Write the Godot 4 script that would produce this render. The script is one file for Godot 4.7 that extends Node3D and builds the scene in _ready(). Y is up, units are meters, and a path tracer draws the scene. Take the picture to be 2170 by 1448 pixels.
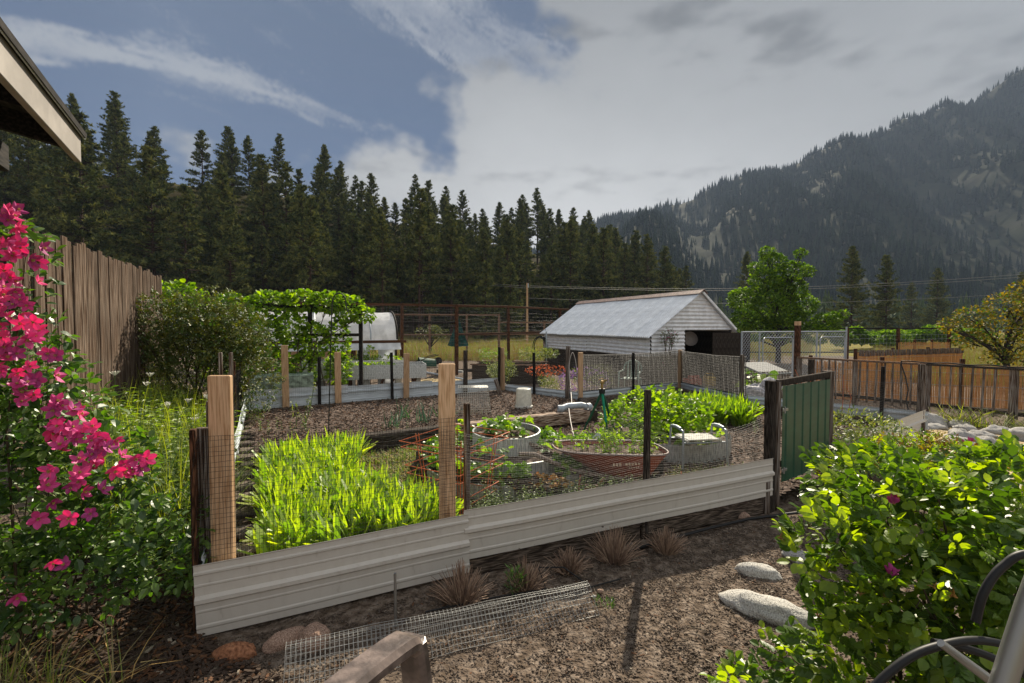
extends Node3D
# A fenced vegetable garden in a mountain valley. Units are metres, y is up.
var R := RandomNumberGenerator.new()
var M := {}
var T := {}
var used := {}
var rough_noise := FastNoiseLite.new()
var hill_noise := FastNoiseLite.new()

# ---------------------------------------------------------------- mesh builder
class MB:
	var v := PackedVector3Array()
	var n := PackedVector3Array()
	func tri(a: Vector3, b: Vector3, c: Vector3):
		var nn := (c - a).cross(b - a).normalized()
		v.append(a); v.append(b); v.append(c)
		n.append(nn); n.append(nn); n.append(nn)
	func quad(a: Vector3, b: Vector3, c: Vector3, d: Vector3):
		tri(a, b, c); tri(a, c, d)
	func tri_out(a: Vector3, b: Vector3, c: Vector3, o: Vector3):
		if (c - a).cross(b - a).dot((a + b + c) / 3.0 - o) < 0.0: tri(a, c, b)
		else: tri(a, b, c)
	func quad_out(a: Vector3, b: Vector3, c: Vector3, d: Vector3, o: Vector3):
		tri_out(a, b, c, o); tri_out(a, c, d, o)
	func tri_n(a: Vector3, b: Vector3, c: Vector3, na: Vector3, nb: Vector3, nc: Vector3):
		if (c - a).cross(b - a).dot(na + nb + nc) < 0.0:
			v.append(a); v.append(c); v.append(b); n.append(na); n.append(nc); n.append(nb)
		else:
			v.append(a); v.append(b); v.append(c); n.append(na); n.append(nb); n.append(nc)
	func box(c: Vector3, s: Vector3, bev := 0.0, bs := Basis()):
		var h := s * 0.5
		if bev <= 0.0:
			var p := []
			for i in 8:
				p.append(c + bs * Vector3(h.x * (1 if i & 1 else -1), h.y * (1 if i & 2 else -1), h.z * (1 if i & 4 else -1)))
			for q in [[0, 1, 3, 2], [4, 5, 7, 6], [0, 1, 5, 4], [2, 3, 7, 6], [0, 2, 6, 4], [1, 3, 7, 5]]:
				quad_out(p[q[0]], p[q[1]], p[q[2]], p[q[3]], c)
			return
		var e := Vector3(minf(bev, h.x * 0.45), minf(bev, h.y * 0.45), minf(bev, h.z * 0.45))
		var k := func(sx, sy, sz, ax):
			var q := Vector3(sx * (h.x if ax == 0 else h.x - e.x), sy * (h.y if ax == 1 else h.y - e.y), sz * (h.z if ax == 2 else h.z - e.z))
			return c + bs * q
		for s1 in [-1, 1]:
			quad_out(k.call(s1, -1, -1, 0), k.call(s1, 1, -1, 0), k.call(s1, 1, 1, 0), k.call(s1, -1, 1, 0), c)
			quad_out(k.call(-1, s1, -1, 1), k.call(1, s1, -1, 1), k.call(1, s1, 1, 1), k.call(-1, s1, 1, 1), c)
			quad_out(k.call(-1, -1, s1, 2), k.call(1, -1, s1, 2), k.call(1, 1, s1, 2), k.call(-1, 1, s1, 2), c)
			for s2 in [-1, 1]:
				quad_out(k.call(s1, s2, -1, 0), k.call(s1, s2, 1, 0), k.call(s1, s2, 1, 1), k.call(s1, s2, -1, 1), c)
				quad_out(k.call(s1, -1, s2, 0), k.call(s1, 1, s2, 0), k.call(s1, 1, s2, 2), k.call(s1, -1, s2, 2), c)
				quad_out(k.call(-1, s1, s2, 1), k.call(1, s1, s2, 1), k.call(1, s1, s2, 2), k.call(-1, s1, s2, 2), c)
				for s3 in [-1, 1]:
					tri_out(k.call(s1, s2, s3, 0), k.call(s1, s2, s3, 1), k.call(s1, s2, s3, 2), c)
	# a straight piece of timber from a to b, w across (level), h high
	func beam(a: Vector3, b: Vector3, w: float, h: float, bev := 0.0):
		var z := (b - a).normalized()
		var x := Vector3.UP.cross(z)
		x = Vector3.RIGHT if x.length() < 0.01 else x.normalized()
		box((a + b) * 0.5, Vector3(w, h, a.distance_to(b)), bev, Basis(x, z.cross(x), z))
	func tube(p: Array, r, sides := 6, caps := true):
		var rings := []
		var norms := []
		var up := Vector3.UP
		for i in p.size():
			var d: Vector3 = (p[mini(i + 1, p.size() - 1)] - p[maxi(i - 1, 0)]).normalized()
			if i == 0 and absf(d.dot(up)) > 0.9: up = Vector3.RIGHT
			var x := d.cross(up).normalized()
			if x.length() < 0.5: x = d.cross(Vector3.FORWARD).normalized()
			var y := x.cross(d).normalized()
			up = y
			var rr: float = r[i] if r is Array else r
			var ring := []
			var nr := []
			for s in sides:
				var a := TAU * s / sides
				var o := x * cos(a) + y * sin(a)
				ring.append(p[i] + o * rr); nr.append(o)
			rings.append(ring); norms.append(nr)
		for i in p.size() - 1:
			for s in sides:
				var s2 := (s + 1) % sides
				tri_n(rings[i][s], rings[i][s2], rings[i + 1][s2], norms[i][s], norms[i][s2], norms[i + 1][s2])
				tri_n(rings[i][s], rings[i + 1][s2], rings[i + 1][s], norms[i][s], norms[i + 1][s2], norms[i + 1][s])
		if caps:
			for e in [0, p.size() - 1]:
				var o: Vector3 = p[0] * 2.0 - p[1] if e == 0 else p[e] * 2.0 - p[e - 1]
				for s in range(1, sides - 1):
					tri_out(rings[e][0], rings[e][s], rings[e][s + 1], p[e] * 2.0 - o)
	# a bar of chamfered rectangular section swept along points
	func sweep(p: Array, w: float, h: float, ch: float):
		var prof := [Vector2(w / 2 - ch, h / 2), Vector2(w / 2, h / 2 - ch), Vector2(w / 2, -h / 2 + ch), Vector2(w / 2 - ch, -h / 2), Vector2(-w / 2 + ch, -h / 2), Vector2(-w / 2, -h / 2 + ch), Vector2(-w / 2, h / 2 - ch), Vector2(-w / 2 + ch, h / 2)]
		var side := Vector3.ZERO
		var rings := []
		for i in p.size():
			var d: Vector3 = (p[mini(i + 1, p.size() - 1)] - p[maxi(i - 1, 0)]).normalized()
			if side == Vector3.ZERO: side = Vector3.UP.cross(d).normalized()
			side = (side - d * side.dot(d)).normalized()
			var up := d.cross(side)
			var ring := []
			for q in prof: ring.append(p[i] + side * q.x + up * q.y)
			rings.append(ring)
		for i in p.size() - 1:
			var o: Vector3 = (p[i] + p[i + 1]) * 0.5
			for k in 8: quad_out(rings[i][k], rings[i][(k + 1) % 8], rings[i + 1][(k + 1) % 8], rings[i + 1][k], o)
		for k in range(1, 7):
			tri_out(rings[0][0], rings[0][k], rings[0][k + 1], p[1])
			tri_out(rings[-1][0], rings[-1][k], rings[-1][k + 1], p[-2])
	# profile of Vector2(radius, y) turned round y
	func lathe(prof: Array, seg := 24, ripple := 0.0):
		for i in prof.size() - 1:
			var a: Vector2 = prof[i]
			var b: Vector2 = prof[i + 1]
			var t := (b - a).normalized()
			for s in seg:
				var q := []
				var nn := []
				for k in [s, s + 1]:
					var an: float = TAU * k / seg
					var o := Vector3(cos(an), 0, sin(an))
					var rp: float = (1.0 + ripple * (1.0 if k % 2 else -1.0))
					q.append(o * a.x * rp + Vector3.UP * a.y)
					q.append(o * b.x * rp + Vector3.UP * b.y)
					nn.append((o * t.y - Vector3.UP * t.x).normalized())
				if ripple == 0.0:
					tri_n(q[0], q[1], q[3], nn[0], nn[0], nn[1]); tri_n(q[0], q[3], q[2], nn[0], nn[1], nn[1])
				else:
					quad(q[0], q[1], q[3], q[2])
	# sheet with a cross profile: points (offset, height) extruded from 0 to length along +x, of some thickness
	func sheet(prof: Array, length: float, thick := 0.003, cuts := 1, wob := 0.0):
		var mid := Vector3.ZERO
		for i in prof.size() - 1:
			var t: Vector2 = (prof[i + 1] - prof[i]).normalized()
			var o := Vector2(t.y, -t.x) * thick
			for c in cuts:
				var x0 := length * c / cuts
				var x1 := length * (c + 1) / cuts
				var w0 := wob * sin(x0 * 3.1) ; var w1 := wob * sin(x1 * 3.1)
				var a := Vector3(x0, prof[i].y, prof[i].x + w0); var b := Vector3(x1, prof[i].y, prof[i].x + w1)
				var d := Vector3(x0, prof[i + 1].y, prof[i + 1].x + w0); var e := Vector3(x1, prof[i + 1].y, prof[i + 1].x + w1)
				var f := Vector3(0, o.y, o.x)
				quad(a + f, d + f, e + f, b + f)
				quad(a - f, b - f, e - f, d - f)
				if i == 0: quad(a + f, b + f, b - f, a - f)
				if i == prof.size() - 2: quad(d + f, d - f, e - f, e + f)
				if c == 0: quad(a + f, a - f, d - f, d + f)
				if c == cuts - 1: quad(b + f, e + f, e - f, b - f)
	func mesh() -> ArrayMesh:
		var m := ArrayMesh.new()
		add_to(m)
		return m
	func add_to(m: ArrayMesh, mat: Material = null):
		if v.is_empty(): return
		var a := []
		a.resize(Mesh.ARRAY_MAX)
		a[Mesh.ARRAY_VERTEX] = v
		a[Mesh.ARRAY_NORMAL] = n
		m.add_surface_from_arrays(Mesh.PRIMITIVE_TRIANGLES, a)
		if mat: m.surface_set_material(m.get_surface_count() - 1, mat)

# ---------------------------------------------------------------- scene helpers
func numbered(called: String) -> String:
	var k: int = used.get(called, 0)
	used[called] = k + 1
	return called if k == 0 else "%s_%03d" % [called, k]
func tag(o: Node, label: String, category: String, group := ""):
	o.set_meta("label", label)
	o.set_meta("category", category)
	if group != "": o.set_meta("group", group)
func thing(called: String, label: String, category: String, at := Vector3.ZERO, turn := 0.0, group := "") -> Node3D:
	var o := Node3D.new()
	o.name = numbered(called)
	add_child(o)
	o.position = at
	o.rotation.y = turn
	tag(o, label, category, group)
	return o
func part(parent: Node3D, called: String, mesh: Mesh, mat: Material = null, xf := Transform3D()) -> MeshInstance3D:
	var o := MeshInstance3D.new()
	o.name = called if parent != self else numbered(called)
	o.mesh = mesh
	if mat: o.material_override = mat
	o.transform = xf
	parent.add_child(o, true)
	return o
func single(called: String, label: String, category: String, mesh: Mesh, mat: Material = null, xf := Transform3D(), group := "") -> MeshInstance3D:
	var o := part(self, called, mesh, mat, xf)
	tag(o, label, category, group)
	return o
func setting(called: String, mesh: Mesh, mat: Material = null, xf := Transform3D()) -> MeshInstance3D:
	var o := part(self, called, mesh, mat, xf)
	o.set_meta("kind", "structure")
	return o
func multi(parent: Node3D, called: String, mesh: Mesh, xfs: Array, mat: Material = null) -> MultiMeshInstance3D:
	var mm := MultiMesh.new()
	mm.transform_format = MultiMesh.TRANSFORM_3D
	mm.mesh = mesh
	mm.instance_count = xfs.size()
	for i in xfs.size(): mm.set_instance_transform(i, xfs[i])
	var o := MultiMeshInstance3D.new()
	o.name = called if parent != self else numbered(called)
	o.multimesh = mm
	if mat: o.material_override = mat
	parent.add_child(o, true)
	o.set_meta("kind", "stuff")
	return o
func copy_of(src: Node3D, at: Vector3, turn: float, label: String, s := 1.0) -> Node3D:
	var c: Node3D = src.duplicate()
	c.name = numbered(String(src.name).rstrip("0123456789").trim_suffix("_"))
	add_child(c)
	c.position = at
	c.rotation.y = turn
	c.scale = Vector3.ONE * s
	c.set_meta("label", label)
	return c
func rr(a: float, b: float) -> float: return R.randf_range(a, b)
func rdir() -> Vector3:
	var z := rr(-1, 1)
	var a := rr(0, TAU)
	var s := sqrt(1 - z * z)
	return Vector3(s * cos(a), z, s * sin(a))
# a smooth run of points through the given ones
func smooth(p: Array, per := 6) -> Array:
	var out := []
	for i in p.size() - 1:
		var a: Vector3 = p[maxi(i - 1, 0)]; var b: Vector3 = p[i]; var c: Vector3 = p[i + 1]; var d: Vector3 = p[mini(i + 2, p.size() - 1)]
		for k in per: out.append(b.cubic_interpolate(c, a, d, float(k) / per))
	out.append(p[-1])
	return out
# leaf frames: z runs along the leaf, y is its upper face
func facing(d: Vector3, roll := 0.0, s := 1.0) -> Basis:
	var z := d.normalized()
	var x := Vector3.UP.cross(z)
	x = Vector3.RIGHT if x.length() < 0.02 else x.normalized()
	var b := Basis(x, z.cross(x), z)
	if roll != 0.0: b = b.rotated(z, roll)
	return b * Basis.from_scale(Vector3.ONE * s)
# many small pieces as one mesh, one surface for each material
func merged(meshes: Array, xfs: Array, mats: Array) -> ArrayMesh:
	var sts := []
	for i in mats.size():
		var st := SurfaceTool.new()
		st.begin(Mesh.PRIMITIVE_TRIANGLES)
		sts.append(st)
	for i in xfs.size():
		sts[i % mats.size()].append_from(meshes[i % meshes.size()], 0, xfs[i])
	var out := ArrayMesh.new()
	for i in mats.size():
		sts[i].commit(out)
	for i in out.get_surface_count(): out.surface_set_material(i, mats[i])
	return out
# the leaves nearest the viewpoint as parts, the rest as one part
func leaves(parent: Node3D, called: String, meshes: Array, xfs: Array, mats: Array, singles := 0, toward := Vector3(0, 2, 0)):
	var o := parent.position
	var near := []
	var rest := xfs
	if singles > 0:
		var order := []
		for i in xfs.size(): order.append([xfs[i].origin.distance_squared_to(toward - o) , i])
		order.sort_custom(func(a, b): return a[0] < b[0])
		rest = []
		for k in order.size():
			if k < singles: near.append(xfs[order[k][1]])
			else: rest.append(xfs[order[k][1]])
		for k in near.size():
			part(parent, called, meshes[k % meshes.size()], mats[k % mats.size()], near[k])
	if rest.size() > 0:
		var p := part(parent, "foliage", merged(meshes, rest, mats))
		if rest.size() > 12: p.set_meta("kind", "stuff")

# ---------------------------------------------------------------- materials
func noise_tex(key: String, freq: float, lo: float, hi: float, kind := FastNoiseLite.TYPE_SIMPLEX_SMOOTH, oct := 4, size := 512, bump := 0.0):
	var nz := FastNoiseLite.new()
	nz.noise_type = kind
	nz.frequency = freq
	nz.fractal_octaves = oct
	nz.seed = key.hash() % 1000
	var t := NoiseTexture2D.new()
	t.width = size; t.height = size
	t.seamless = true
	t.noise = nz
	if bump > 0.0:
		t.as_normal_map = true
		t.bump_strength = bump
	else:
		var g := Gradient.new()
		g.set_color(0, Color(lo, lo, lo)); g.set_color(1, Color(hi, hi, hi))
		g.set_offset(0, 0.25); g.set_offset(1, 0.75)
		t.color_ramp = g
	T[key] = t
func ramp_tex(key: String, freq: float, stops: Array, kind := FastNoiseLite.TYPE_SIMPLEX_SMOOTH, oct := 5, size := 512):
	noise_tex(key, freq, 0, 1, kind, oct, size)
	var g := Gradient.new()
	g.offsets = PackedFloat32Array(stops.map(func(s): return s[0]))
	g.colors = PackedColorArray(stops.map(func(s): return Color(s[1], s[2], s[3]).linear_to_srgb()))
	T[key].color_ramp = g
func mat(key: String, c: Array, rough := 0.8, tex := "", scale := Vector3.ONE, more := {}) -> StandardMaterial3D:
	var m := StandardMaterial3D.new()
	m.albedo_color = Color(c[0], c[1], c[2]).linear_to_srgb()
	m.roughness = rough
	m.metallic_specular = more.get("spec", 0.4)
	m.metallic = more.get("metal", 0.0)
	if tex != "":
		m.albedo_texture = T[tex]
	if tex != "" or more.has("bump"):
		m.uv1_triplanar = true
		m.uv1_world_triplanar = more.get("world", false)
		m.uv1_scale = scale
		m.uv1_offset = more.get("offset", Vector3.ZERO)
	if more.has("bump"):
		m.normal_enabled = true
		m.normal_texture = T[more.bump]
		m.normal_scale = more.get("bump_scale", 1.0)
	if more.has("detail"):
		m.detail_enabled = true
		m.detail_albedo = T[more.detail]
		m.detail_blend_mode = BaseMaterial3D.BLEND_MODE_MUL
	if more.has("back"):
		var b: Array = more.back
		m.backlight_enabled = true
		m.backlight = Color(b[0], b[1], b[2])
	if more.has("alpha"):
		m.transparency = BaseMaterial3D.TRANSPARENCY_ALPHA
		m.albedo_color.a = more.alpha
	M[key] = m
	return m
# leaf materials: three tones of one green that let light through
func leaf_mats(key: String, c: Array, back: Array, n := 3, spread := 0.28, rough := 0.45, spec := 0.45):
	var out := []
	for i in n:
		var k := 1.0 + spread * (2.0 * i / maxf(1, n - 1) - 1.0)
		var w := 1.0 + 0.35 * spread * (i - 1)
		out.append(mat("%s_%d" % [key, i], [c[0] * k * w, c[1] * k, c[2] * k / w], rough, "", Vector3.ONE, {"back": [back[0] * k * w, back[1] * k, back[2] * k], "spec": spec}))
	M[key] = out
func make_materials():
	noise_tex("mottle", 0.012, 0.62, 1.0)
	noise_tex("soft", 0.01, 0.88, 1.0)
	noise_tex("fine", 0.07, 0.55, 1.0)
	noise_tex("grain", 0.02, 0.35, 1.0, FastNoiseLite.TYPE_SIMPLEX_SMOOTH, 5)
	noise_tex("speck", 0.12, 0.3, 1.0, FastNoiseLite.TYPE_CELLULAR, 3)
	noise_tex("bump", 0.05, 0, 1, FastNoiseLite.TYPE_SIMPLEX_SMOOTH, 5, 512, 6.0)
	noise_tex("crease", 0.015, 0, 1, FastNoiseLite.TYPE_SIMPLEX_SMOOTH, 4, 512, 10.0)
	ramp_tex("soil", 0.02, [[0.2, 0.08, 0.058, 0.042], [0.5, 0.155, 0.118, 0.09], [0.8, 0.23, 0.184, 0.147]])
	ramp_tex("bed", 0.03, [[0.2, 0.05, 0.035, 0.028], [0.5, 0.11, 0.08, 0.065], [0.8, 0.2, 0.155, 0.13]])
	ramp_tex("meadow", 0.02, [[0.25, 0.12, 0.1, 0.03], [0.5, 0.25, 0.2, 0.07], [0.75, 0.16, 0.17, 0.045]])
	ramp_tex("forest", 0.03, [[0.25, 0.03, 0.025, 0.015], [0.5, 0.07, 0.06, 0.03], [0.75, 0.09, 0.085, 0.035]])
	ramp_tex("slope", 0.012, [[0.25, 0.05, 0.046, 0.03], [0.45, 0.075, 0.075, 0.04], [0.62, 0.1, 0.098, 0.06], [0.8, 0.065, 0.075, 0.038]])
	ramp_tex("oldwood", 0.02, [[0.22, 0.025, 0.015, 0.01], [0.42, 0.13, 0.08, 0.052], [0.58, 0.26, 0.2, 0.16], [0.78, 0.42, 0.37, 0.32]])
	ramp_tex("darkwood", 0.02, [[0.2, 0.015, 0.012, 0.01], [0.5, 0.05, 0.04, 0.032], [0.8, 0.12, 0.1, 0.085]])
	ramp_tex("newwood", 0.015, [[0.2, 0.42, 0.24, 0.12], [0.45, 0.58, 0.37, 0.215], [0.8, 0.68, 0.46, 0.28]])
	ramp_tex("dirtmetal", 0.03, [[0.08, 0.46, 0.42, 0.365], [0.2, 0.545, 0.505, 0.445], [0.6, 0.575, 0.535, 0.475]])
	ramp_tex("zinc", 0.03, [[0.2, 0.3, 0.32, 0.32], [0.5, 0.48, 0.5, 0.5], [0.8, 0.62, 0.64, 0.64]])
	ramp_tex("stone", 0.06, [[0.15, 0.1, 0.09, 0.08], [0.4, 0.42, 0.4, 0.36], [0.75, 0.62, 0.6, 0.55]])
	ramp_tex("pinkstone", 0.06, [[0.15, 0.12, 0.07, 0.05], [0.5, 0.34, 0.22, 0.16], [0.8, 0.5, 0.38, 0.3]])
	ramp_tex("straw", 0.05, [[0.2, 0.2, 0.14, 0.07], [0.5, 0.45, 0.35, 0.2], [0.8, 0.62, 0.52, 0.34]])
	ramp_tex("reed", 0.03, [[0.2, 0.28, 0.12, 0.04], [0.5, 0.55, 0.28, 0.1], [0.8, 0.68, 0.42, 0.18]])
	mat("soil", [1, 1, 1], 0.95, "soil", Vector3.ONE * 0.9, {"world": true, "bump": "bump", "bump_scale": 1.6, "spec": 0.2})
	mat("crumb", [0.23, 0.18, 0.143], 0.95, "fine", Vector3.ONE * 3, {"spec": 0.2})
	mat("crumb_dark", [0.18, 0.14, 0.11], 0.95, "fine", Vector3.ONE * 3, {"spec": 0.2})
	mat("bed", [1, 1, 1], 0.95, "bed", Vector3.ONE * 0.5, {"world": true, "bump": "bump", "spec": 0.2})
	mat("bark", [0.1, 0.065, 0.045], 0.85, "fine", Vector3.ONE * 8)
	mat("bark_red", [0.2, 0.095, 0.045], 0.85, "fine", Vector3.ONE * 8)
	mat("chip_pale", [0.5, 0.42, 0.32], 0.85, "fine", Vector3.ONE * 8)
	mat("meadow", [1, 1, 1], 0.95, "meadow", Vector3.ONE * 0.08, {"world": true, "spec": 0.1})
	mat("forest", [0.62, 0.6, 0.6], 0.95, "forest", Vector3.ONE * 0.06, {"world": true, "spec": 0.1})
	mat("slope", [0.3, 0.35, 0.33], 0.95, "slope", Vector3.ONE * 0.008, {"world": true, "spec": 0.1})
	mat("straw", [1, 1, 1], 0.95, "straw", Vector3.ONE * 0.6, {"world": true, "bump": "bump", "spec": 0.1})
	for i in 5:
		var o := Vector3(i * 0.37, i * 0.21, i * 0.53)
		var k: float = [0.85, 1.0, 1.15, 0.7, 0.95][i]
		var j: float = k * 0.55
		mat("plank_%d" % i, [j, j * 0.93, j * 0.87], 0.9, "oldwood", Vector3(7, 0.13, 7), {"offset": o, "bump": "crease", "spec": 0.2})
		mat("grey_%d" % i, [k * 0.85, k * 0.9, k * 0.95], 0.9, "oldwood", Vector3(8, 0.2, 8), {"offset": o, "bump": "crease", "spec": 0.2})
		mat("dark_%d" % i, [k, k, k], 0.9, "darkwood", Vector3(6, 0.5, 6), {"offset": o, "bump": "crease", "spec": 0.2})
		mat("new_%d" % i, [k, k, k], 0.75, "newwood", Vector3(9, 0.5, 9), {"offset": o, "spec": 0.3})
	mat("timber", [1, 1, 1], 0.9, "darkwood", Vector3(5, 5, 0.5), {"bump": "crease", "spec": 0.25})
	mat("timber_x", [1.9, 1.8, 1.7], 0.9, "darkwood", Vector3(0.5, 6, 6), {"bump": "crease", "spec": 0.25})
	mat("timber_pale", [1.5, 1.45, 1.4], 0.85, "oldwood", Vector3(5, 5, 0.4), {"bump": "crease", "spec": 0.25})
	mat("rail", [0.9, 0.75, 0.65], 0.9, "oldwood", Vector3(5, 5, 0.4), {"bump": "crease", "spec": 0.25})
	mat("redwood", [0.16, 0.075, 0.04], 0.85, "grain", Vector3(6, 0.6, 6), {"spec": 0.25})
	mat("redrail", [0.16, 0.075, 0.04], 0.85, "grain", Vector3(6, 6, 0.5), {"spec": 0.25})
	mat("blackwood", [0.03, 0.025, 0.022], 0.8, "grain", Vector3(6, 0.6, 6), {"spec": 0.3})
	mat("panel", [1, 1, 1], 0.42, "dirtmetal", Vector3(0.8, 0.3, 0.8), {"spec": 0.5})
	mat("skirt", [0.62, 0.68, 0.72], 0.4, "soft", Vector3(0.4, 3, 0.4), {"spec": 0.5})
	mat("zinc", [1, 1, 1], 0.45, "zinc", Vector3(3, 0.6, 3), {"metal": 0.35, "spec": 0.5})
	mat("white_tin", [0.83, 0.84, 0.86], 0.4, "soft", Vector3(0.8, 0.8, 0.8), {"spec": 0.5})
	mat("white_roof", [0.8, 0.83, 0.87], 0.38, "soft", Vector3(0.5, 0.5, 0.5), {"spec": 0.6})
	mat("rust_cap", [0.24, 0.15, 0.13], 0.6, "mottle", Vector3.ONE)
	mat("green_tin", [0.017, 0.085, 0.05], 0.38, "soft", Vector3(2, 0.7, 2), {"spec": 0.5})
	mat("steel", [0.35, 0.35, 0.34], 0.4, "", Vector3.ONE, {"metal": 0.8})
	mat("fence_wire", [0.14, 0.13, 0.12], 0.6)
	mat("cable", [0.16, 0.16, 0.16], 0.6)
	mat("wire", [0.42, 0.42, 0.4], 0.45, "", Vector3.ONE, {"metal": 0.5})
	mat("galv", [0.36, 0.4, 0.44], 0.45, "", Vector3.ONE, {"metal": 0.4})
	mat("black_plastic", [0.012, 0.012, 0.013], 0.5)
	mat("shade_cloth", [0.022, 0.02, 0.02], 0.7)
	mat("hose_grey", [0.35, 0.31, 0.28], 0.5)
	mat("white_plastic", [0.78, 0.77, 0.72], 0.4, "soft", Vector3.ONE * 2, {"back": [0.8, 0.8, 0.76]})
	mat("pvc", [0.42, 0.47, 0.53], 0.45, "soft", Vector3.ONE * 2)
	mat("film", [0.92, 0.93, 0.95], 0.45, "soft", Vector3.ONE * 0.6, {"back": [0.98, 0.99, 1.0]})
	mat("barrow", [0.33, 0.075, 0.04], 0.5, "soft", Vector3.ONE * 2, {"spec": 0.5})
	mat("barrow_rim", [0.4, 0.3, 0.28], 0.5, "fine", Vector3.ONE * 4)
	mat("cage", [0.5, 0.13, 0.05], 0.5)
	mat("tripod", [0.0, 0.22, 0.13], 0.4)
	mat("tripod_dark", [0.01, 0.07, 0.04], 0.5)
	mat("brass", [0.4, 0.27, 0.12], 0.35, "", Vector3.ONE, {"metal": 0.9})
	mat("umbrella", [0.015, 0.1, 0.085], 0.8, "mottle", Vector3.ONE)
	mat("mint_plastic", [0.36, 0.52, 0.46], 0.4)
	mat("red_plastic", [0.55, 0.05, 0.02], 0.4)
	mat("yellow_plastic", [0.6, 0.38, 0.03], 0.4)
	mat("taupe_plastic", [0.2, 0.155, 0.135], 0.32, "mottle", Vector3.ONE * 3, {"spec": 0.5, "bump": "bump", "bump_scale": 0.15})
	mat("fascia", [0.36, 0.33, 0.3], 0.55, "soft", Vector3.ONE * 0.7)
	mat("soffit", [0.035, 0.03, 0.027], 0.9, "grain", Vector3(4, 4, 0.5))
	mat("stone", [1, 1, 1], 0.85, "stone", Vector3.ONE * 2.5, {"bump": "bump"})
	mat("rock", [0.75, 0.75, 0.78], 0.9, "stone", Vector3.ONE * 1.6, {"bump": "bump"})
	mat("pinkstone", [1, 1, 1], 0.9, "pinkstone", Vector3.ONE * 3, {"bump": "bump"})
	mat("redstone", [0.95, 0.62, 0.42], 0.85, "pinkstone", Vector3.ONE * 1.4, {"bump": "bump"})
	mat("reed", [1, 1, 1], 0.85, "reed", Vector3(30, 0.8, 30), {"back": [0.2, 0.1, 0.03]})
	mat("tarp", [0.45, 0.44, 0.48], 0.7, "mottle", Vector3.ONE * 2)
	mat("concrete", [0.5, 0.5, 0.48], 0.9, "fine", Vector3.ONE * 2)
	mat("fiber", [0.14, 0.11, 0.085], 0.95, "grain", Vector3(8, 2, 8), {"bump": "crease"})
	mat("trunk_pine", [0.11, 0.06, 0.04], 0.95, "grain", Vector3(1.2, 0.25, 1.2))
	mat("trunk", [0.09, 0.075, 0.06], 0.95, "grain", Vector3(3, 0.6, 3))
	mat("stem", [0.07, 0.05, 0.03], 0.9)
	mat("stem_green", [0.1, 0.16, 0.04], 0.7)
	mat("twig_dry", [0.45, 0.32, 0.23], 0.9)
	mat("twig_dark", [0.24, 0.16, 0.115], 0.9)
	leaf_mats("pine", [0.1, 0.118, 0.048], [0.15, 0.17, 0.04], 3, 0.4, 0.9, 0.1)
	leaf_mats("pine_far", [0.024, 0.036, 0.022], [0.02, 0.03, 0.012], 2, 0.3, 0.95, 0.05)
	leaf_mats("maple", [0.085, 0.14, 0.022], [0.32, 0.46, 0.03], 3, 0.35, 0.6, 0.25)
	leaf_mats("autumn", [0.16, 0.145, 0.02], [0.42, 0.38, 0.03], 3, 0.3, 0.6, 0.25)
	leaf_mats("rose", [0.1, 0.15, 0.025], [0.5, 0.64, 0.03], 3, 0.34, 0.4, 0.35)
	leaf_mats("clematis", [0.065, 0.115, 0.026], [0.24, 0.4, 0.03], 3, 0.35, 0.4)
	leaf_mats("shrub", [0.075, 0.095, 0.025], [0.26, 0.3, 0.03], 3, 0.35, 0.5)
	leaf_mats("grape", [0.11, 0.165, 0.02], [0.46, 0.62, 0.03], 3, 0.3, 0.5, 0.3)
	leaf_mats("iris", [0.22, 0.29, 0.05], [0.68, 0.84, 0.1], 4, 0.2, 0.45)
	leaf_mats("bean", [0.14, 0.2, 0.03], [0.52, 0.68, 0.05], 3, 0.25, 0.5, 0.3)
	leaf_mats("berry", [0.11, 0.18, 0.03], [0.42, 0.58, 0.05], 3, 0.3, 0.42)
	leaf_mats("weed", [0.11, 0.165, 0.03], [0.38, 0.52, 0.05], 3, 0.35, 0.5)
	leaf_mats("grass", [0.17, 0.21, 0.04], [0.46, 0.55, 0.06], 3, 0.35, 0.6)
	leaf_mats("drygrass", [0.34, 0.25, 0.1], [0.3, 0.2, 0.06], 3, 0.3, 0.7)
	leaf_mats("mint", [0.16, 0.2, 0.075], [0.4, 0.46, 0.1], 3, 0.3, 0.5)
	leaf_mats("onion", [0.09, 0.16, 0.09], [0.15, 0.25, 0.1], 2, 0.3, 0.5)
	leaf_mats("pink", [0.62, 0.065, 0.26], [0.55, 0.08, 0.26], 3, 0.32, 0.5)
	leaf_mats("rosepink", [0.62, 0.1, 0.28], [0.4, 0.06, 0.16], 2, 0.2, 0.5)
	leaf_mats("rustleaf", [0.27, 0.16, 0.045], [0.3, 0.18, 0.03], 3, 0.4, 0.6)
	leaf_mats("violet", [0.42, 0.26, 0.52], [0.3, 0.2, 0.36], 3, 0.25, 0.6)
	leaf_mats("orange", [0.5, 0.16, 0.06], [0.3, 0.1, 0.03], 3, 0.3, 0.6)
	mat("stamen", [0.62, 0.5, 0.16], 0.6)
	mat("white_petal", [0.7, 0.68, 0.6], 0.6)
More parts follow.
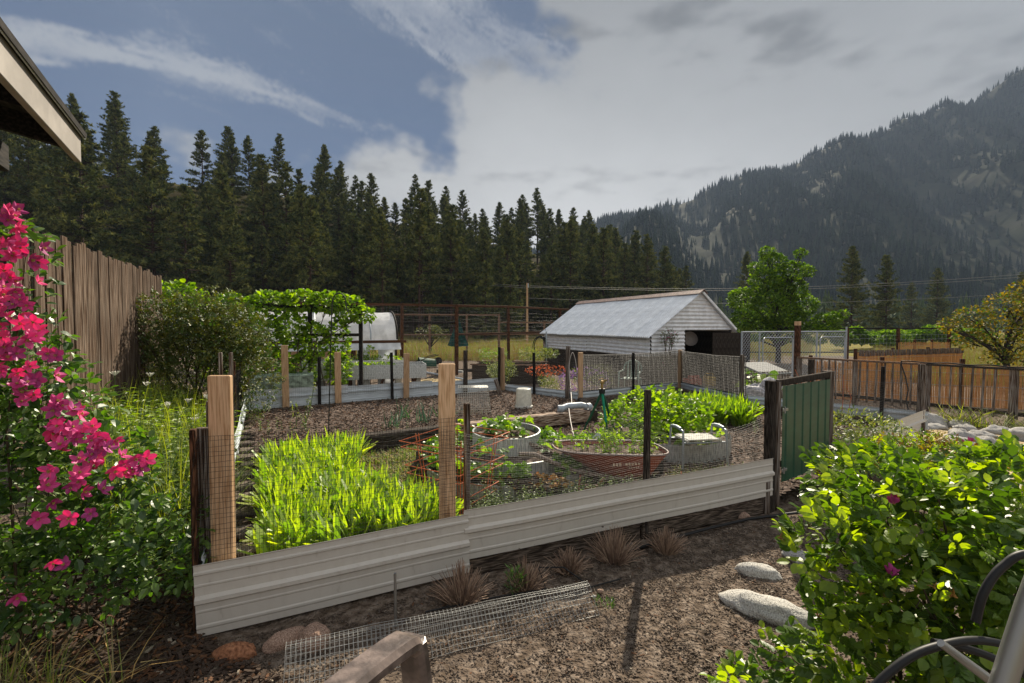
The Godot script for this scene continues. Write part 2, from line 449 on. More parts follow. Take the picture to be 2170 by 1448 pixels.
func make_sky() -> Image:
	var w := 2048
	var h := 1024
	var puff := FastNoiseLite.new()
	puff.noise_type = FastNoiseLite.TYPE_SIMPLEX_SMOOTH; puff.frequency = 3.2; puff.fractal_octaves = 6; puff.seed = 4; puff.fractal_gain = 0.55
	var wisp := FastNoiseLite.new()
	wisp.noise_type = FastNoiseLite.TYPE_SIMPLEX_SMOOTH; wisp.frequency = 1.0; wisp.fractal_octaves = 5; wisp.seed = 21; wisp.fractal_gain = 0.55
	wisp.domain_warp_enabled = true; wisp.domain_warp_amplitude = 0.5; wisp.domain_warp_frequency = 1.2
	var data := PackedByteArray()
	data.resize(w * h * 3)
	var deep := Vector3(0.018, 0.038, 0.085)
	var pale := Vector3(0.075, 0.13, 0.24)
	var table := PackedByteArray()
	for i in 1025: table.append(clampi(roundi(Color(i / 1024.0, 0, 0).linear_to_srgb().r * 255.0), 0, 255))
	for y in range(0, 516):
		var el := PI / 2 - (y + 0.5) / h * PI
		var ce := cos(el)
		var e := rad_to_deg(el)
		var low := clampf(1.0 - e / 48.0, 0.0, 1.0)
		var blue := deep.lerp(pale, low * low)
		for x in w:
			var az := wrapf((x + 0.5) / w * TAU, -PI, PI)
			var d := Vector3(sin(az) * ce, sin(el), -cos(az) * ce)
			var a := rad_to_deg(az)
			# bank of cumulus to the right of a slanting edge, continued round the sky
			var n1 := puff.get_noise_3d(d.x * 1.3, d.y * 1.9, d.z * 1.3)
			var edge := (a + 12.0) * 0.56 - (e - 23.5) * 0.83
			var m := smoothstep(-3.0, 5.0, edge + n1 * 17.0)
			# unseen broken cloud added overhead and round the back as fill light
			m = maxf(m, smoothstep(-0.25, 0.25, n1 + 0.1) * maxf(smoothstep(38.0, 62.0, e), smoothstep(58.0, 95.0, absf(a))))
			# thin high cloud drawn out along one direction
			var s := d / (d.y + 0.35)
			var n2 := wisp.get_noise_3d((0.68 * s.x - 0.73 * s.z) * 0.75, (0.73 * s.x + 0.68 * s.z) * 2.6, 0.0) + 0.2 * n1
			var ci := smoothstep(-0.1, 0.4, n2) * 0.9 + 0.06
			var streak := Vector3(0.21, 0.222, 0.245)
			var c := blue.lerp(streak, ci)
			var n3 := puff.get_noise_3d(d.x * 0.8 + 5.0, d.y * 2.6, d.z * 0.8)
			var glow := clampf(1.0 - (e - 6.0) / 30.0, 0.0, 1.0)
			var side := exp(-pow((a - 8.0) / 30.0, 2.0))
			var b := 0.145 + 0.1 * glow + 0.21 * glow * side + 0.28 * smoothstep(50.0, 110.0, absf(a)) + 0.2 * smoothstep(38.0, 65.0, e)  # last two terms brighten the unseen sky behind and overhead to lift shade
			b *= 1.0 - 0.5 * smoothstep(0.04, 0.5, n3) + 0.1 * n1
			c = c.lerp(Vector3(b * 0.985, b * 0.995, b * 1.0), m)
			var o := (y * w + x) * 3
			data[o] = table[clampi(int(c.x * 1024.0), 0, 1024)]
			data[o + 1] = table[clampi(int(c.y * 1024.0), 0, 1024)]
			data[o + 2] = table[clampi(int(c.z * 1024.0), 0, 1024)]
	for i in range(516 * w, h * w):
		data[i * 3] = 96; data[i * 3 + 1] = 94; data[i * 3 + 2] = 88
	return Image.create_from_data(w, h, false, Image.FORMAT_RGB8, data)

func _ready():
	# ---- camera, sky, sun, exposure
	var cam := Camera3D.new()
	cam.name = "camera"
	cam.position = Vector3(0, 2.0, 0)
	cam.rotation_degrees = Vector3(-1.9, 0, 0)
	cam.fov = 70.47
	cam.near = 0.05
	cam.far = 4000.0
	add_child(cam)
	cam.current = true
	var env := Environment.new()
	env.background_mode = Environment.BG_SKY
	var sky := Sky.new()
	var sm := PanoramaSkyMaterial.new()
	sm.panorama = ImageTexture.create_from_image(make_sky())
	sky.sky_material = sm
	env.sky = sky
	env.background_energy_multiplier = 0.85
	env.tonemap_mode = Environment.TONE_MAPPER_LINEAR
	env.tonemap_exposure = 2.0
	env.sdfgi_enabled = true
	env.ssao_enabled = true
	env.ssil_enabled = true
	env.fog_enabled = true
	env.fog_density = 0.0002
	env.fog_light_color = Color(0.72, 0.8, 0.92)
	var we := WorldEnvironment.new()
	we.name = "environment"
	we.environment = env
	add_child(we)
	var sun := DirectionalLight3D.new()
	sun.name = "sun"
	sun.light_energy = 1.6
	sun.light_angular_distance = 0.6
	sun.light_color = Color(1.0, 0.95, 0.86)
	sun.shadow_enabled = true
	sun.rotation_degrees = Vector3(-37, 180 - 19, 0)
	add_child(sun)
	# ---- everything else, large to small
	R.seed = 7
	rough_noise.frequency = 1.0; rough_noise.fractal_octaves = 5; rough_noise.seed = 3
	hill_noise.frequency = 0.004; hill_noise.fractal_octaves = 5; hill_noise.seed = 12
	make_materials()
	make_leaves()
	build_terrain()
	build_forest()
	build_buildings()
	build_fences()
	build_far_garden()
	build_beds()
	build_garden_things()
	build_plants()
	build_left_side()
	build_right_side()
	build_foreground()
# ---------------------------------------------------------------- leaf shapes
var L := {}
func leaf_shape(len: float, wid: float, fold: float, droop: float, rings := 1) -> ArrayMesh:
	var m := MB.new()
	var ts := [0.0, 0.5, 1.0] if rings == 1 else [0.0, 0.22, 0.5, 0.78, 1.0]
	var ws := [0.0, 1.0, 0.0] if rings == 1 else [0.0, 0.75, 1.0, 0.72, 0.0]
	for i in ts.size() - 1:
		var a: float = ts[i]; var b: float = ts[i + 1]
		var wa: float = ws[i] * wid * 0.5; var wb: float = ws[i + 1] * wid * 0.5
		var ca := Vector3(0, -droop * a * a, a * len); var cb := Vector3(0, -droop * b * b, b * len)
		for s in [-1.0, 1.0]:
			var ea := ca + Vector3(s * wa, fold * wa, 0); var eb := cb + Vector3(s * wb, fold * wb, 0)
			if wa > 0.0:
				if s > 0: m.tri(ca, cb, ea)
				else: m.tri(ca, ea, cb)
			if wb > 0.0:
				if s > 0: m.tri(ea, cb, eb)
				else: m.tri(ea, eb, cb)
	return m.mesh()
func joined(meshes: Array, xfs: Array) -> ArrayMesh:
	var st := SurfaceTool.new()
	st.begin(Mesh.PRIMITIVE_TRIANGLES)
	for i in xfs.size(): st.append_from(meshes[i % meshes.size()], 0, xfs[i])
	return st.commit()
func compound(leaf: ArrayMesh, pairs: int, len: float, spread: float) -> ArrayMesh:
	var xfs := [Transform3D(Basis(), Vector3(0, -0.02 * len, len))]
	for i in pairs:
		var z := len * (0.35 + 0.6 * i / maxf(1, pairs))
		for s in [-1.0, 1.0]:
			xfs.append(Transform3D(Basis(Vector3.UP, s * spread).rotated(Vector3.FORWARD, s * 0.25), Vector3(s * 0.004, -0.02 * z, z)))
	return joined([leaf], xfs)
func blade(len: float, wid: float, bend: float, segs := 3, blunt := 2.2, cut := 0.0) -> ArrayMesh:
	var m := MB.new()
	var p := []
	for i in segs + 1:
		var t := float(i) / segs
		p.append([Vector3(0, len * t * (1.0 - 0.25 * absf(bend) * t), len * bend * t * t), wid * 0.5 * (1.0 - (1.0 - cut) * pow(t, blunt))])
	for i in segs:
		var a: Vector3 = p[i][0]; var b: Vector3 = p[i + 1][0]
		var x0 := Vector3(p[i][1], 0, 0); var x1 := Vector3(p[i + 1][1], 0, 0)
		if i == segs - 1 and cut == 0.0: m.tri(a - x0, b, a + x0)
		else: m.quad(a - x0, b - x1, b + x1, a + x0)
	return m.mesh()
func tuft(n: int, h: float, wid: float, spread: float, mats: Array, bend := 0.5) -> ArrayMesh:
	var bl := [blade(h, wid, bend, 3), blade(h * 0.8, wid, bend * 1.5, 3), blade(h * 1.1, wid * 0.8, bend * 0.4, 3)]
	var xfs := []
	for i in n:
		var a := rr(0, TAU)
		var o := Vector3(cos(a), 0, sin(a)) * rr(0, spread)
		xfs.append(Transform3D(Basis(Vector3.UP, rr(0, TAU)) * Basis.from_scale(Vector3.ONE * rr(0.6, 1.1)), o))
	return merged(bl, xfs, mats)
func make_leaves():
	L.rose_leaflet = leaf_shape(0.042, 0.034, 0.35, 0.004, 2)
	L.rose = [compound(L.rose_leaflet, 3, 0.085, 1.05), compound(leaf_shape(0.036, 0.03, 0.5, 0.01, 2), 3, 0.07, 1.2), compound(leaf_shape(0.045, 0.032, 0.2, 0.008, 2), 2, 0.07, 0.95)]
	L.clematis = [leaf_shape(0.075, 0.045, 0.3, 0.015, 2), leaf_shape(0.06, 0.034, 0.45, 0.01, 2), compound(leaf_shape(0.06, 0.036, 0.3, 0.01, 2), 1, 0.045, 1.0)]
	L.small = [compound(leaf_shape(0.035, 0.022, 0.3, 0.005), 2, 0.06, 1.0), compound(leaf_shape(0.03, 0.018, 0.5, 0.008), 2, 0.05, 1.1)]
	L.broad = [leaf_shape(0.1, 0.09, 0.25, 0.02, 2), leaf_shape(0.08, 0.075, 0.4, 0.015, 2)]
	L.tree = [leaf_shape(0.12, 0.1, 0.3, 0.02), leaf_shape(0.1, 0.085, 0.5, 0.015)]
	L.bean = [compound(leaf_shape(0.095, 0.075, 0.3, 0.02, 2), 1, 0.07, 1.2), compound(leaf_shape(0.08, 0.06, 0.45, 0.02, 2), 1, 0.06, 1.1)]
	L.berry = [compound(leaf_shape(0.05, 0.045, 0.35, 0.006, 2), 1, 0.015, 1.25), compound(leaf_shape(0.042, 0.04, 0.5, 0.004, 2), 1, 0.012, 1.3)]
	L.thin = [leaf_shape(0.06, 0.012, 0.3, 0.008), leaf_shape(0.05, 0.014, 0.4, 0.012)]
	L.weed = [leaf_shape(0.05, 0.022, 0.4, 0.01), leaf_shape(0.04, 0.024, 0.3, 0.006), leaf_shape(0.065, 0.02, 0.5, 0.02)]
	L.iris = [blade(0.4, 0.046, 0.3, 4, 3.0, 0.5), blade(0.36, 0.044, 0.5, 4, 4.0, 0.6), blade(0.46, 0.042, 0.15, 4, 3.0), blade(0.34, 0.05, 0.7, 4, 4.0, 0.55)]

# ---------------------------------------------------------------- terrain
func poly_has(x: float, z: float, poly: PackedVector2Array) -> bool: return Geometry2D.is_point_in_polygon(Vector2(x, z), poly)
var GARDEN := PackedVector2Array([Vector2(-2.0, -3.08), Vector2(2.78, -5.1), Vector2(3.87, -5.92), Vector2(7.15, -8.35), Vector2(5.05, -10.35), Vector2(4.5, -12.95), Vector2(1.47, -10.97), Vector2(-0.24, -12.45), Vector2(-5.26, -9.44)])
var BACKBED := PackedVector2Array([Vector2(-3.35, -6.3), Vector2(1.42, -9.12), Vector2(1.47, -10.9), Vector2(-0.24, -12.4), Vector2(-5.2, -9.42)])
# height of the yard: a low bank along the left fence
func yard(x: float, z: float) -> float:
	var side := (-x + (z + 3.0) * 0.45) - 2.2
	var y := 0.55 * smoothstep(0.3, 2.6, side) * smoothstep(-1.5, -4.5, z)
	return y + 0.022 * rough_noise.get_noise_2d(x * 0.9, z * 0.9)
# height of the valley floor and the wooded hill beyond
func valley(x: float, z: float) -> float:
	var base := -78.0 - 0.45 * x
	if x > 20.0: base = -87.0 - (x - 20.0) * 2.2
	if x < 0.0: base = -78.0 - 0.62 * x
	var t := clampf((base - z) / 62.0, 0.0, 1.0)
	var y := 21.0 * t * t * (3.0 - 2.0 * t) * (1.0 + clampf(-x / 160.0, -0.3, 0.3))
	var u := clampf((base + 14.0 - z) / 30.0, 0.0, 1.0)
	y += 2.6 * u * u
	return y - 0.25 + 0.9 * hill_noise.get_noise_2d(x * 9.0, z * 9.0) * clampf((-z - 40.0) / 60.0, 0.0, 1.0)
# height of the mountain across the valley
func mountain(x: float, z: float) -> float:
	var ridge := 118.0 + 0.34 * x + 5.0 * sin(x * 0.02) + 9.0 * hill_noise.get_noise_2d(x * 3.0, 0.0)
	if x > 560.0: ridge += (x - 560.0) * 0.07
	if x < 0.0: ridge = 118.0 + 0.15 * x
	var spur := hill_noise.get_noise_2d(x * 1.7 + z * 0.5, z * 0.35)
	var t := clampf((-z - 270.0 + 90.0 * spur) / 530.0, 0.0, 1.0)
	var s := pow(t, 0.92)
	if z < -800.0: s -= (-z - 800.0) * 0.0011
	return maxf(-2.0, ridge * s + 26.0 * spur * sin(t * PI) - 1.0)
func height_mesh(xs: Array, zs: Array, f: Callable, keep = null) -> ArrayMesh:
	var st := SurfaceTool.new()
	st.begin(Mesh.PRIMITIVE_TRIANGLES)
	st.set_smooth_group(0)
	for z in zs:
		for x in xs:
			st.add_vertex(Vector3(x, f.call(x, z), z))
	var w := xs.size()
	for j in zs.size() - 1:
		for i in w - 1:
			if keep != null and not keep.call((xs[i] + xs[i + 1]) * 0.5, (zs[j] + zs[j + 1]) * 0.5): continue
			var a := j * w + i
			for k in [a, a + w, a + 1, a + 1, a + w, a + w + 1]: st.add_index(k)
	st.generate_normals()
	return st.commit()
func steps(a: float, b: float, near: float, fine: float, grow: float) -> Array:
	# positions from a up to b, close together round near
	var out := [near]
	var x := near; var d := fine
	while x < b:
		x += d; d *= grow; out.append(minf(x, b))
	x = near; d = fine
	while x > a:
		x -= d; d *= grow; out.push_front(maxf(x, a))
	return out
func build_terrain():
	setting("ground", height_mesh(steps(-20, 22, 0.3, 0.045, 1.015), steps(-32, 5, -3.2, 0.045, 1.018), func(x, z):
		return yard(x, z) + 0.018 * rough_noise.get_noise_2d(x * 5.0, z * 5.0) + 0.01 * rough_noise.get_noise_2d(x * 23.0, z * 23.0) - (0.3 if poly_has(x, z, GARDEN) and x > -20.0 and Vector2(x, z).distance_to(Vector2(0, -4)) > 99.0 else 0.0)), M.soil)
	var vs := steps(-620, 700, 0, 2.0, 1.035)
	setting("meadow", height_mesh(vs, steps(-330, 60, -60, 2.0, 1.03), func(x, z):
		return valley(x, z) - (0.3 if z > -31.0 and absf(x) < 24.0 else 0.0)), M.meadow)
	var slope := setting("hillside", height_mesh(steps(-300, 60, -20, 2.5, 1.03), steps(-300, -30, -95, 2.0, 1.03), func(x, z):
		return valley(x, z) + 0.05, func(x, z): return valley(x, z) > 0.8), M.forest)
	slope.set_meta("kind", "structure")
	var mx := []
	for i in 131: mx.append(-700.0 + i * 20.0)
	var mz := []
	for i in 64: mz.append(-200.0 - i * 14.0)
	setting("mountain", height_mesh(mx, mz, mountain), M.slope)
# ---------------------------------------------------------------- conifers and the far forest
func pine_tree(h: float, bare: float, width: float, sparse: float, sd: int) -> Node3D:
	R.seed = sd
	var root := Node3D.new()
	var wood := MB.new()
	var bend := Vector3(rr(-0.3, 0.3), 0, rr(-0.3, 0.3))
	var axis := func(y): return bend * pow(y / h, 2.0) + Vector3.UP * y
	var p := []
	var r := []
	for i in 9:
		var t := i / 8.0
		p.append(axis.call(h * t)); r.append(0.012 * h * (1.0 - t) * (1.0 - 0.25 * t) + 0.02)
	wood.tube(p, r, 8)
	var sts := [MB.new(), MB.new(), MB.new()]
	var y := h * bare
	while y < h - 0.2:
		var t := (y - h * bare) / (h * (1.0 - bare))
		var reach := width * (pow(1.0 - t, 0.75) * 0.95 + 0.06) * (0.55 + 0.45 * smoothstep(0.0, 0.16, t))
		for b in R.randi_range(4, 6):
			if R.randf() < sparse: continue
			var az := rr(0, TAU)
			var len := reach * rr(0.4, 1.2)
			var lift := lerpf(-0.12, 0.55, t) + rr(-0.12, 0.2)
			var d := Vector3(cos(az), lift, sin(az)).normalized()
			var o: Vector3 = axis.call(y + rr(-0.2, 0.2))
			var tip := o + d * len + Vector3.UP * 0.1 * len
			wood.tube([o, o + d * len * 0.5 - Vector3.UP * 0.02 * len, tip], [0.05 + 0.012 * len, 0.03, 0.01], 3, false)
			var k := maxi(3, int(len / 0.24))
			for c in k:
				var s := lerpf(0.3, 1.0, (c + R.randf() * 0.6) / k)
				var q := o.lerp(tip, s) + Vector3(rr(-1, 1), rr(-0.3, 0.5), rr(-1, 1)) * 0.22 * (0.4 + len * 0.22)
				var m: MB = sts[R.randi() % 3]
				for nn in 8:
					var nd := (rdir() + d * 0.5 + Vector3.UP * 0.35).normalized()
					var nl := rr(0.32, 0.6)
					var side := nd.cross(rdir()).normalized() * rr(0.06, 0.12)
					m.tri(q - side, q + nd * nl, q + side)
		y += lerpf(0.55, 0.3, t) * rr(0.8, 1.2)
	# leader
	for c in 5:
		var q: Vector3 = axis.call(h - 0.15 * c)
		for nn in 7:
			var nd := (rdir() + Vector3.UP * 0.8).normalized()
			var side := nd.cross(rdir()).normalized() * 0.05
			sts[nn % 3].tri(q - side, q + nd * 0.32, q + side)
	part(root, "trunk", wood.mesh(), M.trunk_pine)
	var cm := ArrayMesh.new()
	for i in 3: sts[i].add_to(cm, M.pine[i])
	part(root, "crown", cm)
	return root
func build_forest():
	var kinds := [pine_tree(23, 0.08, 5.4, 0.12, 11), pine_tree(22, 0.22, 4.3, 0.2, 12), pine_tree(20, 0.1, 4.8, 0.12, 13), pine_tree(23, 0.38, 3.8, 0.28, 14), pine_tree(15, 0.05, 3.6, 0.08, 15), pine_tree(21, 0.3, 3.9, 0.28, 16)]
	# x, z, which tree, scale, label
	var spots := [
		[-46.0, -52.0, 0, 1.05, "tallest dark pine rising just right of the roof corner"],
		[-52.0, -56.0, 1, 1.0, "narrow pine behind the tip of the beige roof edge"],
		[-39.0, -53.0, 2, 1.05, "broad pine with forked top, second tall one from the roof"],
		[-34.0, -57.0, 0, 0.86, "dense pine with drooping boughs above the plank fence"],
		[-33.5, -66.0, 3, 0.98, "bare-trunked slim pine standing in the gap on the left slope"],
		[-31.0, -67.0, 5, 1.05, "second bare-trunked pine beside the gap on the left slope"],
		[-24.0, -56.0, 0, 0.8, "bushy pine with reddish trunk above the grape trellis"],
		[-17.5, -60.0, 2, 0.82, "full pine left of the bright cloud edge"],
		[-11.5, -62.0, 1, 0.76, "round-topped pine standing just left of centre against the cloud"],
		[-8.0, -64.0, 3, 0.74, "thin-crowned pine beside the round-topped one"],
		[-0.6, -72.0, 0, 0.8, "pointed pine near the middle that tops its neighbours"],
		[-4.2, -70.0, 1, 0.74, "slender pine left of the pointed middle one"],
		[16.5, -88.0, 5, 0.9, "thin pine standing against the foot of the mountain ridge"],
		[28.5, -90.0, 2, 0.85, "dark pine behind the shed roof peak"]]
	R.seed = 99
	var tries := 0
	while spots.size() < 215 and tries < 4000:
		tries += 1
		var x := rr(-110, 36)
		var z := rr(-150, -50)
		var base := valley(x, z)
		var line := -60.0 - 0.55 * x if x < 0.0 else -66.0 - 0.75 * x
		if z > line or z < line - 58.0: continue
		if x / -z < -1.12 or (x / -z < -0.95 and z > -60.0): continue
		var ok := true
		for s in spots:
			if Vector2(s[0] - x, s[1] - z).length() < 2.7: ok = false; break
		if not ok: continue
		spots.append([x, z, R.randi() % 6, rr(0.62, 0.86) * (1.0 if x > 0 else 0.96), ""])
	# name each of the other pines by what it stands above and by its rank from front to back there
	var marks := [[-0.9, "the roof corner"], [-0.8, "the left end of the plank fence"], [-0.7, "the plank fence"], [-0.6, "the big rose shrub"], [-0.5, "the left part of the grape vine"], [-0.4, "the right part of the grape vine"], [-0.3, "the greenhouse end"], [-0.2, "the gap beside the greenhouse"], [-0.1, "the closed umbrella"], [0.0, "the boarded raised bed"], [0.1, "the utility pole"], [0.2, "the far end of the shed roof"], [0.3, "the middle of the shed roof"], [0.42, "the shed gable"], [9.0, "the leafy green tree"]]
	var ranks := ["nearest", "second nearest", "third nearest", "fourth nearest", "fifth nearest", "sixth nearest", "seventh nearest", "eighth nearest", "ninth nearest", "tenth nearest"]
	var rest := spots.filter(func(s): return s[4] == "")
	rest.sort_custom(func(a, b): return a[1] > b[1])
	var seen := {}
	for s in rest:
		for mk in marks:
			if s[0] / -s[1] < mk[0]:
				var n: int = seen.get(mk[1], 0)
				seen[mk[1]] = n + 1
				s[4] = ("%s of the hill pines standing above %s" % [ranks[n], mk[1]]) if n < 10 else "far pine deep in the stand above %s" % mk[1]
				break
	for s in spots:
		var k: int = s[2]
		var t: Node3D = kinds[k].duplicate()
		t.name = numbered("pine_tree")
		add_child(t)
		t.position = Vector3(s[0], valley(s[0], s[1]) - 0.3, s[1])
		t.rotation.y = R.randf() * TAU
		t.scale = Vector3.ONE * float(s[3])
		tag(t, s[4], "tree", "pines on the wooded hill")
	# pines out in the valley to the right
	for s in [[50.5, -72.0, 0, 0.62, "full pine just right of the leafy green tree"], [58.0, -75.0, 2, 0.66, "second pine right of the leafy green tree"], [86.0, -98.0, 0, 0.62, "pine behind the yellow-green tree at the right edge"], [99.0, -120.0, 4, 0.85, "smaller pine in the valley, left of the yellow-green tree"], [93.0, -122.0, 4, 0.7, "pale small pine in the valley behind the reed screens"], [104.0, -99.0, 2, 0.66, "pine at the right edge of the view below the mountain"], [46.0, -95.0, 1, 0.75, "narrow pine behind the left side of the leafy green tree"]]:
		var t: Node3D = kinds[s[2]].duplicate()
		t.name = numbered("pine_tree")
		add_child(t)
		t.position = Vector3(s[0], valley(s[0], s[1]) - 0.2, s[1])
		t.rotation.y = R.randf() * TAU
		t.scale = Vector3.ONE * float(s[3])
		tag(t, s[4], "tree", "pines in the valley")
	for k in kinds: k.free()
	# the far wood on the mountain: reads as one mass
	R.seed = 5
	var tiny := MB.new()
	for k in 11:
		var y := 1.5 + k * 1.45
		var reach := 3.1 * (1.0 - k / 11.5)
		for b in 7:
			var az := TAU * b / 7.0 + k * 0.9 + rr(-0.3, 0.3)
			var d := Vector3(cos(az), 0, sin(az))
			var s := Vector3(-d.z, 0, d.x) * reach * 0.45
			tiny.tri(Vector3(0, y + 1.7, 0), d * reach * rr(0.7, 1.1) + s + Vector3(0, y - 0.4, 0), d * reach * rr(0.7, 1.1) - s + Vector3(0, y - 0.6, 0))
	tiny.tube([Vector3.ZERO, Vector3(0, 6, 0)], 0.25, 4, false)
	var tm := tiny.mesh()
	var tm2: ArrayMesh = tm.duplicate()
	var xfs := []
	var xfs2 := []
	var patch := FastNoiseLite.new()
	patch.frequency = 0.006; patch.fractal_octaves = 4; patch.seed = 31
	tries = 0
	while xfs.size() + xfs2.size() < 13000 and tries < 60000:
		tries += 1
		var z := rr(-840, -240)
		var x := rr(-60, 980)
		if x > -z * 1.12 + 30.0: continue
		var dens := 0.55 + 1.6 * patch.get_noise_2d(x, z) + (0.5 if z > -330.0 else 0.0) + 0.3 * smoothstep(-640.0, -790.0, z)
		if R.randf() > maxf(dens, 0.22): continue
		var y := mountain(x, z)
		if y < 0.5: y = valley(x, z)
		var s := rr(0.4, 0.85)
		var xf := Transform3D(Basis(Vector3.UP, rr(0, TAU)) * Basis.from_scale(Vector3(s * rr(0.8, 1.1), s, s * rr(0.8, 1.1))), Vector3(x, y - 0.5, z))
		if R.randf() < 0.5: xfs.append(xf)
		else: xfs2.append(xf)
	var a := multi(self, "mountain_forest", tm, xfs, M.pine_far[0])
	tag(a, "dark forest covering the mountain slope across the valley", "forest")
	var b := multi(self, "mountain_forest", tm2, xfs2, M.pine_far[1])
	tag(b, "greener conifers mixed through the forest on the mountain slope", "forest")
	# wood along the far edge of the meadow, under the mountain
	xfs = []
	for i in 520:
		var x := rr(45, 260)
		var z := -150.0 - rr(0, 90) + x * 0.1
		var s := rr(0.45, 0.8)
		xfs.append(Transform3D(Basis(Vector3.UP, rr(0, TAU)) * Basis.from_scale(Vector3.ONE * s), Vector3(x, valley(x, z) - 0.3, z)))
	var e := multi(self, "valley_forest", tm, xfs, mat("valley_green", [0.07, 0.1, 0.035], 0.9))
	tag(e, "strip of green conifers along the far edge of the valley meadow", "forest")
	# tall meadow grass
	var gt := tuft(16, 0.75, 0.022, 0.35, [M.drygrass[1], M.drygrass[0], M.grass[1]], 0.35)
	var gxf := []
	R.seed = 8
	for i in 15000:
		var z := -27.0 - 50.0 * pow(R.randf(), 1.3)
		var x := rr(-0.5, 0.62) * -z
		if x > 6 and z > -40 and x < 30 and R.randf() < 0.8: continue
		gxf.append(Transform3D(Basis(Vector3.UP, rr(0, TAU)) * Basis.from_scale(Vector3.ONE * rr(0.6, 1.25)), Vector3(x, valley(x, z) - 0.02, z)))
	for i in 7000:
		var z := -16.0 - 90.0 * pow(R.randf(), 1.4)
		var x := rr(0.75, 1.15) * -z
		if x < 14: continue
		gxf.append(Transform3D(Basis(Vector3.UP, rr(0, TAU)) * Basis.from_scale(Vector3.ONE * rr(0.4, 0.8)), Vector3(x, maxf(valley(x, z), 0.0 if z > -31 else -9.0) - 0.02, z)))
	var g := multi(self, "meadow_grass", gt, gxf)
	tag(g, "tall dry golden grass standing in the meadow", "grass")
# ---------------------------------------------------------------- buildings
func corrugated(period: float, depth: float, h: float, per := 6) -> Array:
	var out := []
	var n := int(h / period * per)
	for i in n + 1:
		var y := h * i / n
		out.append(Vector2(depth * sin(TAU * y / period), y))
	return out
func place(o: Vector3, x: Vector3, y: Vector3, z: Vector3) -> Transform3D: return Transform3D(Basis(x, y, z), o)
func build_buildings():
	R.seed = 40
	# white corrugated shed: local x along the gable, -z along the ridge
	var s := thing("garden_shed", "white corrugated metal shed with pitched roof and open doorway", "shed", Vector3(4.6, 0, -16), 0.3586)
	var ln := 8.5
	var wall := MB.new()
	wall.sheet(corrugated(0.13, 0.019, 0.78), ln / 2.0 - 0.004, 0.002)
	var wm := wall.mesh()
	for k in 2:
		part(s, "wall_sheet", wm, M.white_tin, place(Vector3(-0.03 - 0.004 * k, 0.93, -ln / 2.0 * k), Vector3(0, 0.006 * (1 - 2 * k), -1), Vector3.UP, Vector3(-1, 0, 0)))
	for k in 3:
		var m := MB.new()
		m.beam(Vector3(0.01, 0.16 + 0.31 * k, 0), Vector3(0.01, 0.16 + 0.31 * k, -ln), 0.04, 0.3, 0.008)
		part(s, "base_board", m.mesh(), M.timber)
	# gable cladding clipped by the roof slopes, open over the doorway
	var g := MB.new()
	var rx := 2.0
	var edge := func(y: float) -> Vector2:
		var a := 0.0 if y < 1.7 else (y - 1.7) / 1.43 * rx
		var b := 3.42 if y < 1.85 else 3.42 - (y - 1.85) / 1.28 * (3.42 - rx)
		return Vector2(a, b)
	var y0 := 1.0
	while y0 < 3.1:
		var y1 := y0 + 0.015
		var e0: Vector2 = edge.call(y0)
		var e1: Vector2 = edge.call(y1)
		if y0 < 1.84:
			e0.y = 1.36; e1.y = 1.36
		if e0.y > e0.x and e1.y >= e1.x:
			var o0 := 0.025 + 0.019 * sin(TAU * y0 / 0.13); var o1 := 0.025 + 0.019 * sin(TAU * y1 / 0.13)
			g.quad(Vector3(e0.x, y0, o0), Vector3(e1.x, y1, o1), Vector3(e1.y, y1, o1), Vector3(e0.y, y0, o0))
			g.quad(Vector3(e0.x, y0, o0 - 0.004), Vector3(e0.y, y0, o0 - 0.004), Vector3(e1.y, y1, o1 - 0.004), Vector3(e1.x, y1, o1 - 0.004))
		y0 = y1
	part(s, "gable_cladding", g.mesh(), M.white_tin)
	var m := MB.new()
	for k in 4: m.box(Vector3(0.68, 0.13 + 0.25 * k, 0), Vector3(1.34, 0.235, 0.04), 0.006)
	part(s, "front_boards", m.mesh(), M.dark_1)
	m = MB.new()
	m.box(Vector3(1.38, 0.92, -0.02), Vector3(0.06, 1.84, 0.06), 0.005)
	m.box(Vector3(3.39, 0.92, -0.02), Vector3(0.06, 1.84, 0.06), 0.005)
	m.box(Vector3(2.38, 1.87, -0.02), Vector3(2.08, 0.05, 0.05), 0.005)
	part(s, "door_frame", m.mesh(), M.dark_0)
	# back, right wall and floor close the room
	m = MB.new()
	m.box(Vector3(1.71, 0.9, -ln + 0.03), Vector3(3.4, 1.8, 0.05))
	m.box(Vector3(3.39, 0.9, -ln / 2.0), Vector3(0.05, 1.8, ln - 0.1))
	m.box(Vector3(1.71, 0.03, -ln / 2.0), Vector3(3.3, 0.06, ln - 0.1))
	for k in 9: m.box(Vector3(3.34, 0.3 + k * 0.18, -1.6), Vector3(0.03, 0.12, 3.0))
	part(s, "inner_wall", m.mesh(), M.dark_2)
	m = MB.new()
	m.tri_out(Vector3(0.05, 1.68, -ln + 0.03), Vector3(3.37, 1.83, -ln + 0.03), Vector3(2.0, 3.08, -ln + 0.03), Vector3(2, 2, 0))
	part(s, "back_gable", m.mesh(), M.dark_2)
	# roof: sheets running down each slope, ridge cap, gutter
	var left_len := Vector2(2.0 + 0.2, 1.43 + 0.14).length()
	var cnt := 9
	var rm := MB.new()
	var pitch := (ln + 0.3) / cnt
	rm.sheet(corrugated(0.1, 0.013, pitch + 0.03), left_len, 0.002)
	var rmesh := rm.mesh()
	var sx := Vector3(-2.0, -1.43, 0).normalized()
	for k in cnt:
		part(s, "roof_sheet", rmesh, M.white_roof, place(Vector3(2.0, 3.17 + 0.016 * (k % 2), 0.15 - pitch * k), sx, Vector3(0, 0, -1), sx.cross(Vector3(0, 0, -1))))
	rm = MB.new()
	var sr := Vector3(1.42, -1.28, 0).normalized()
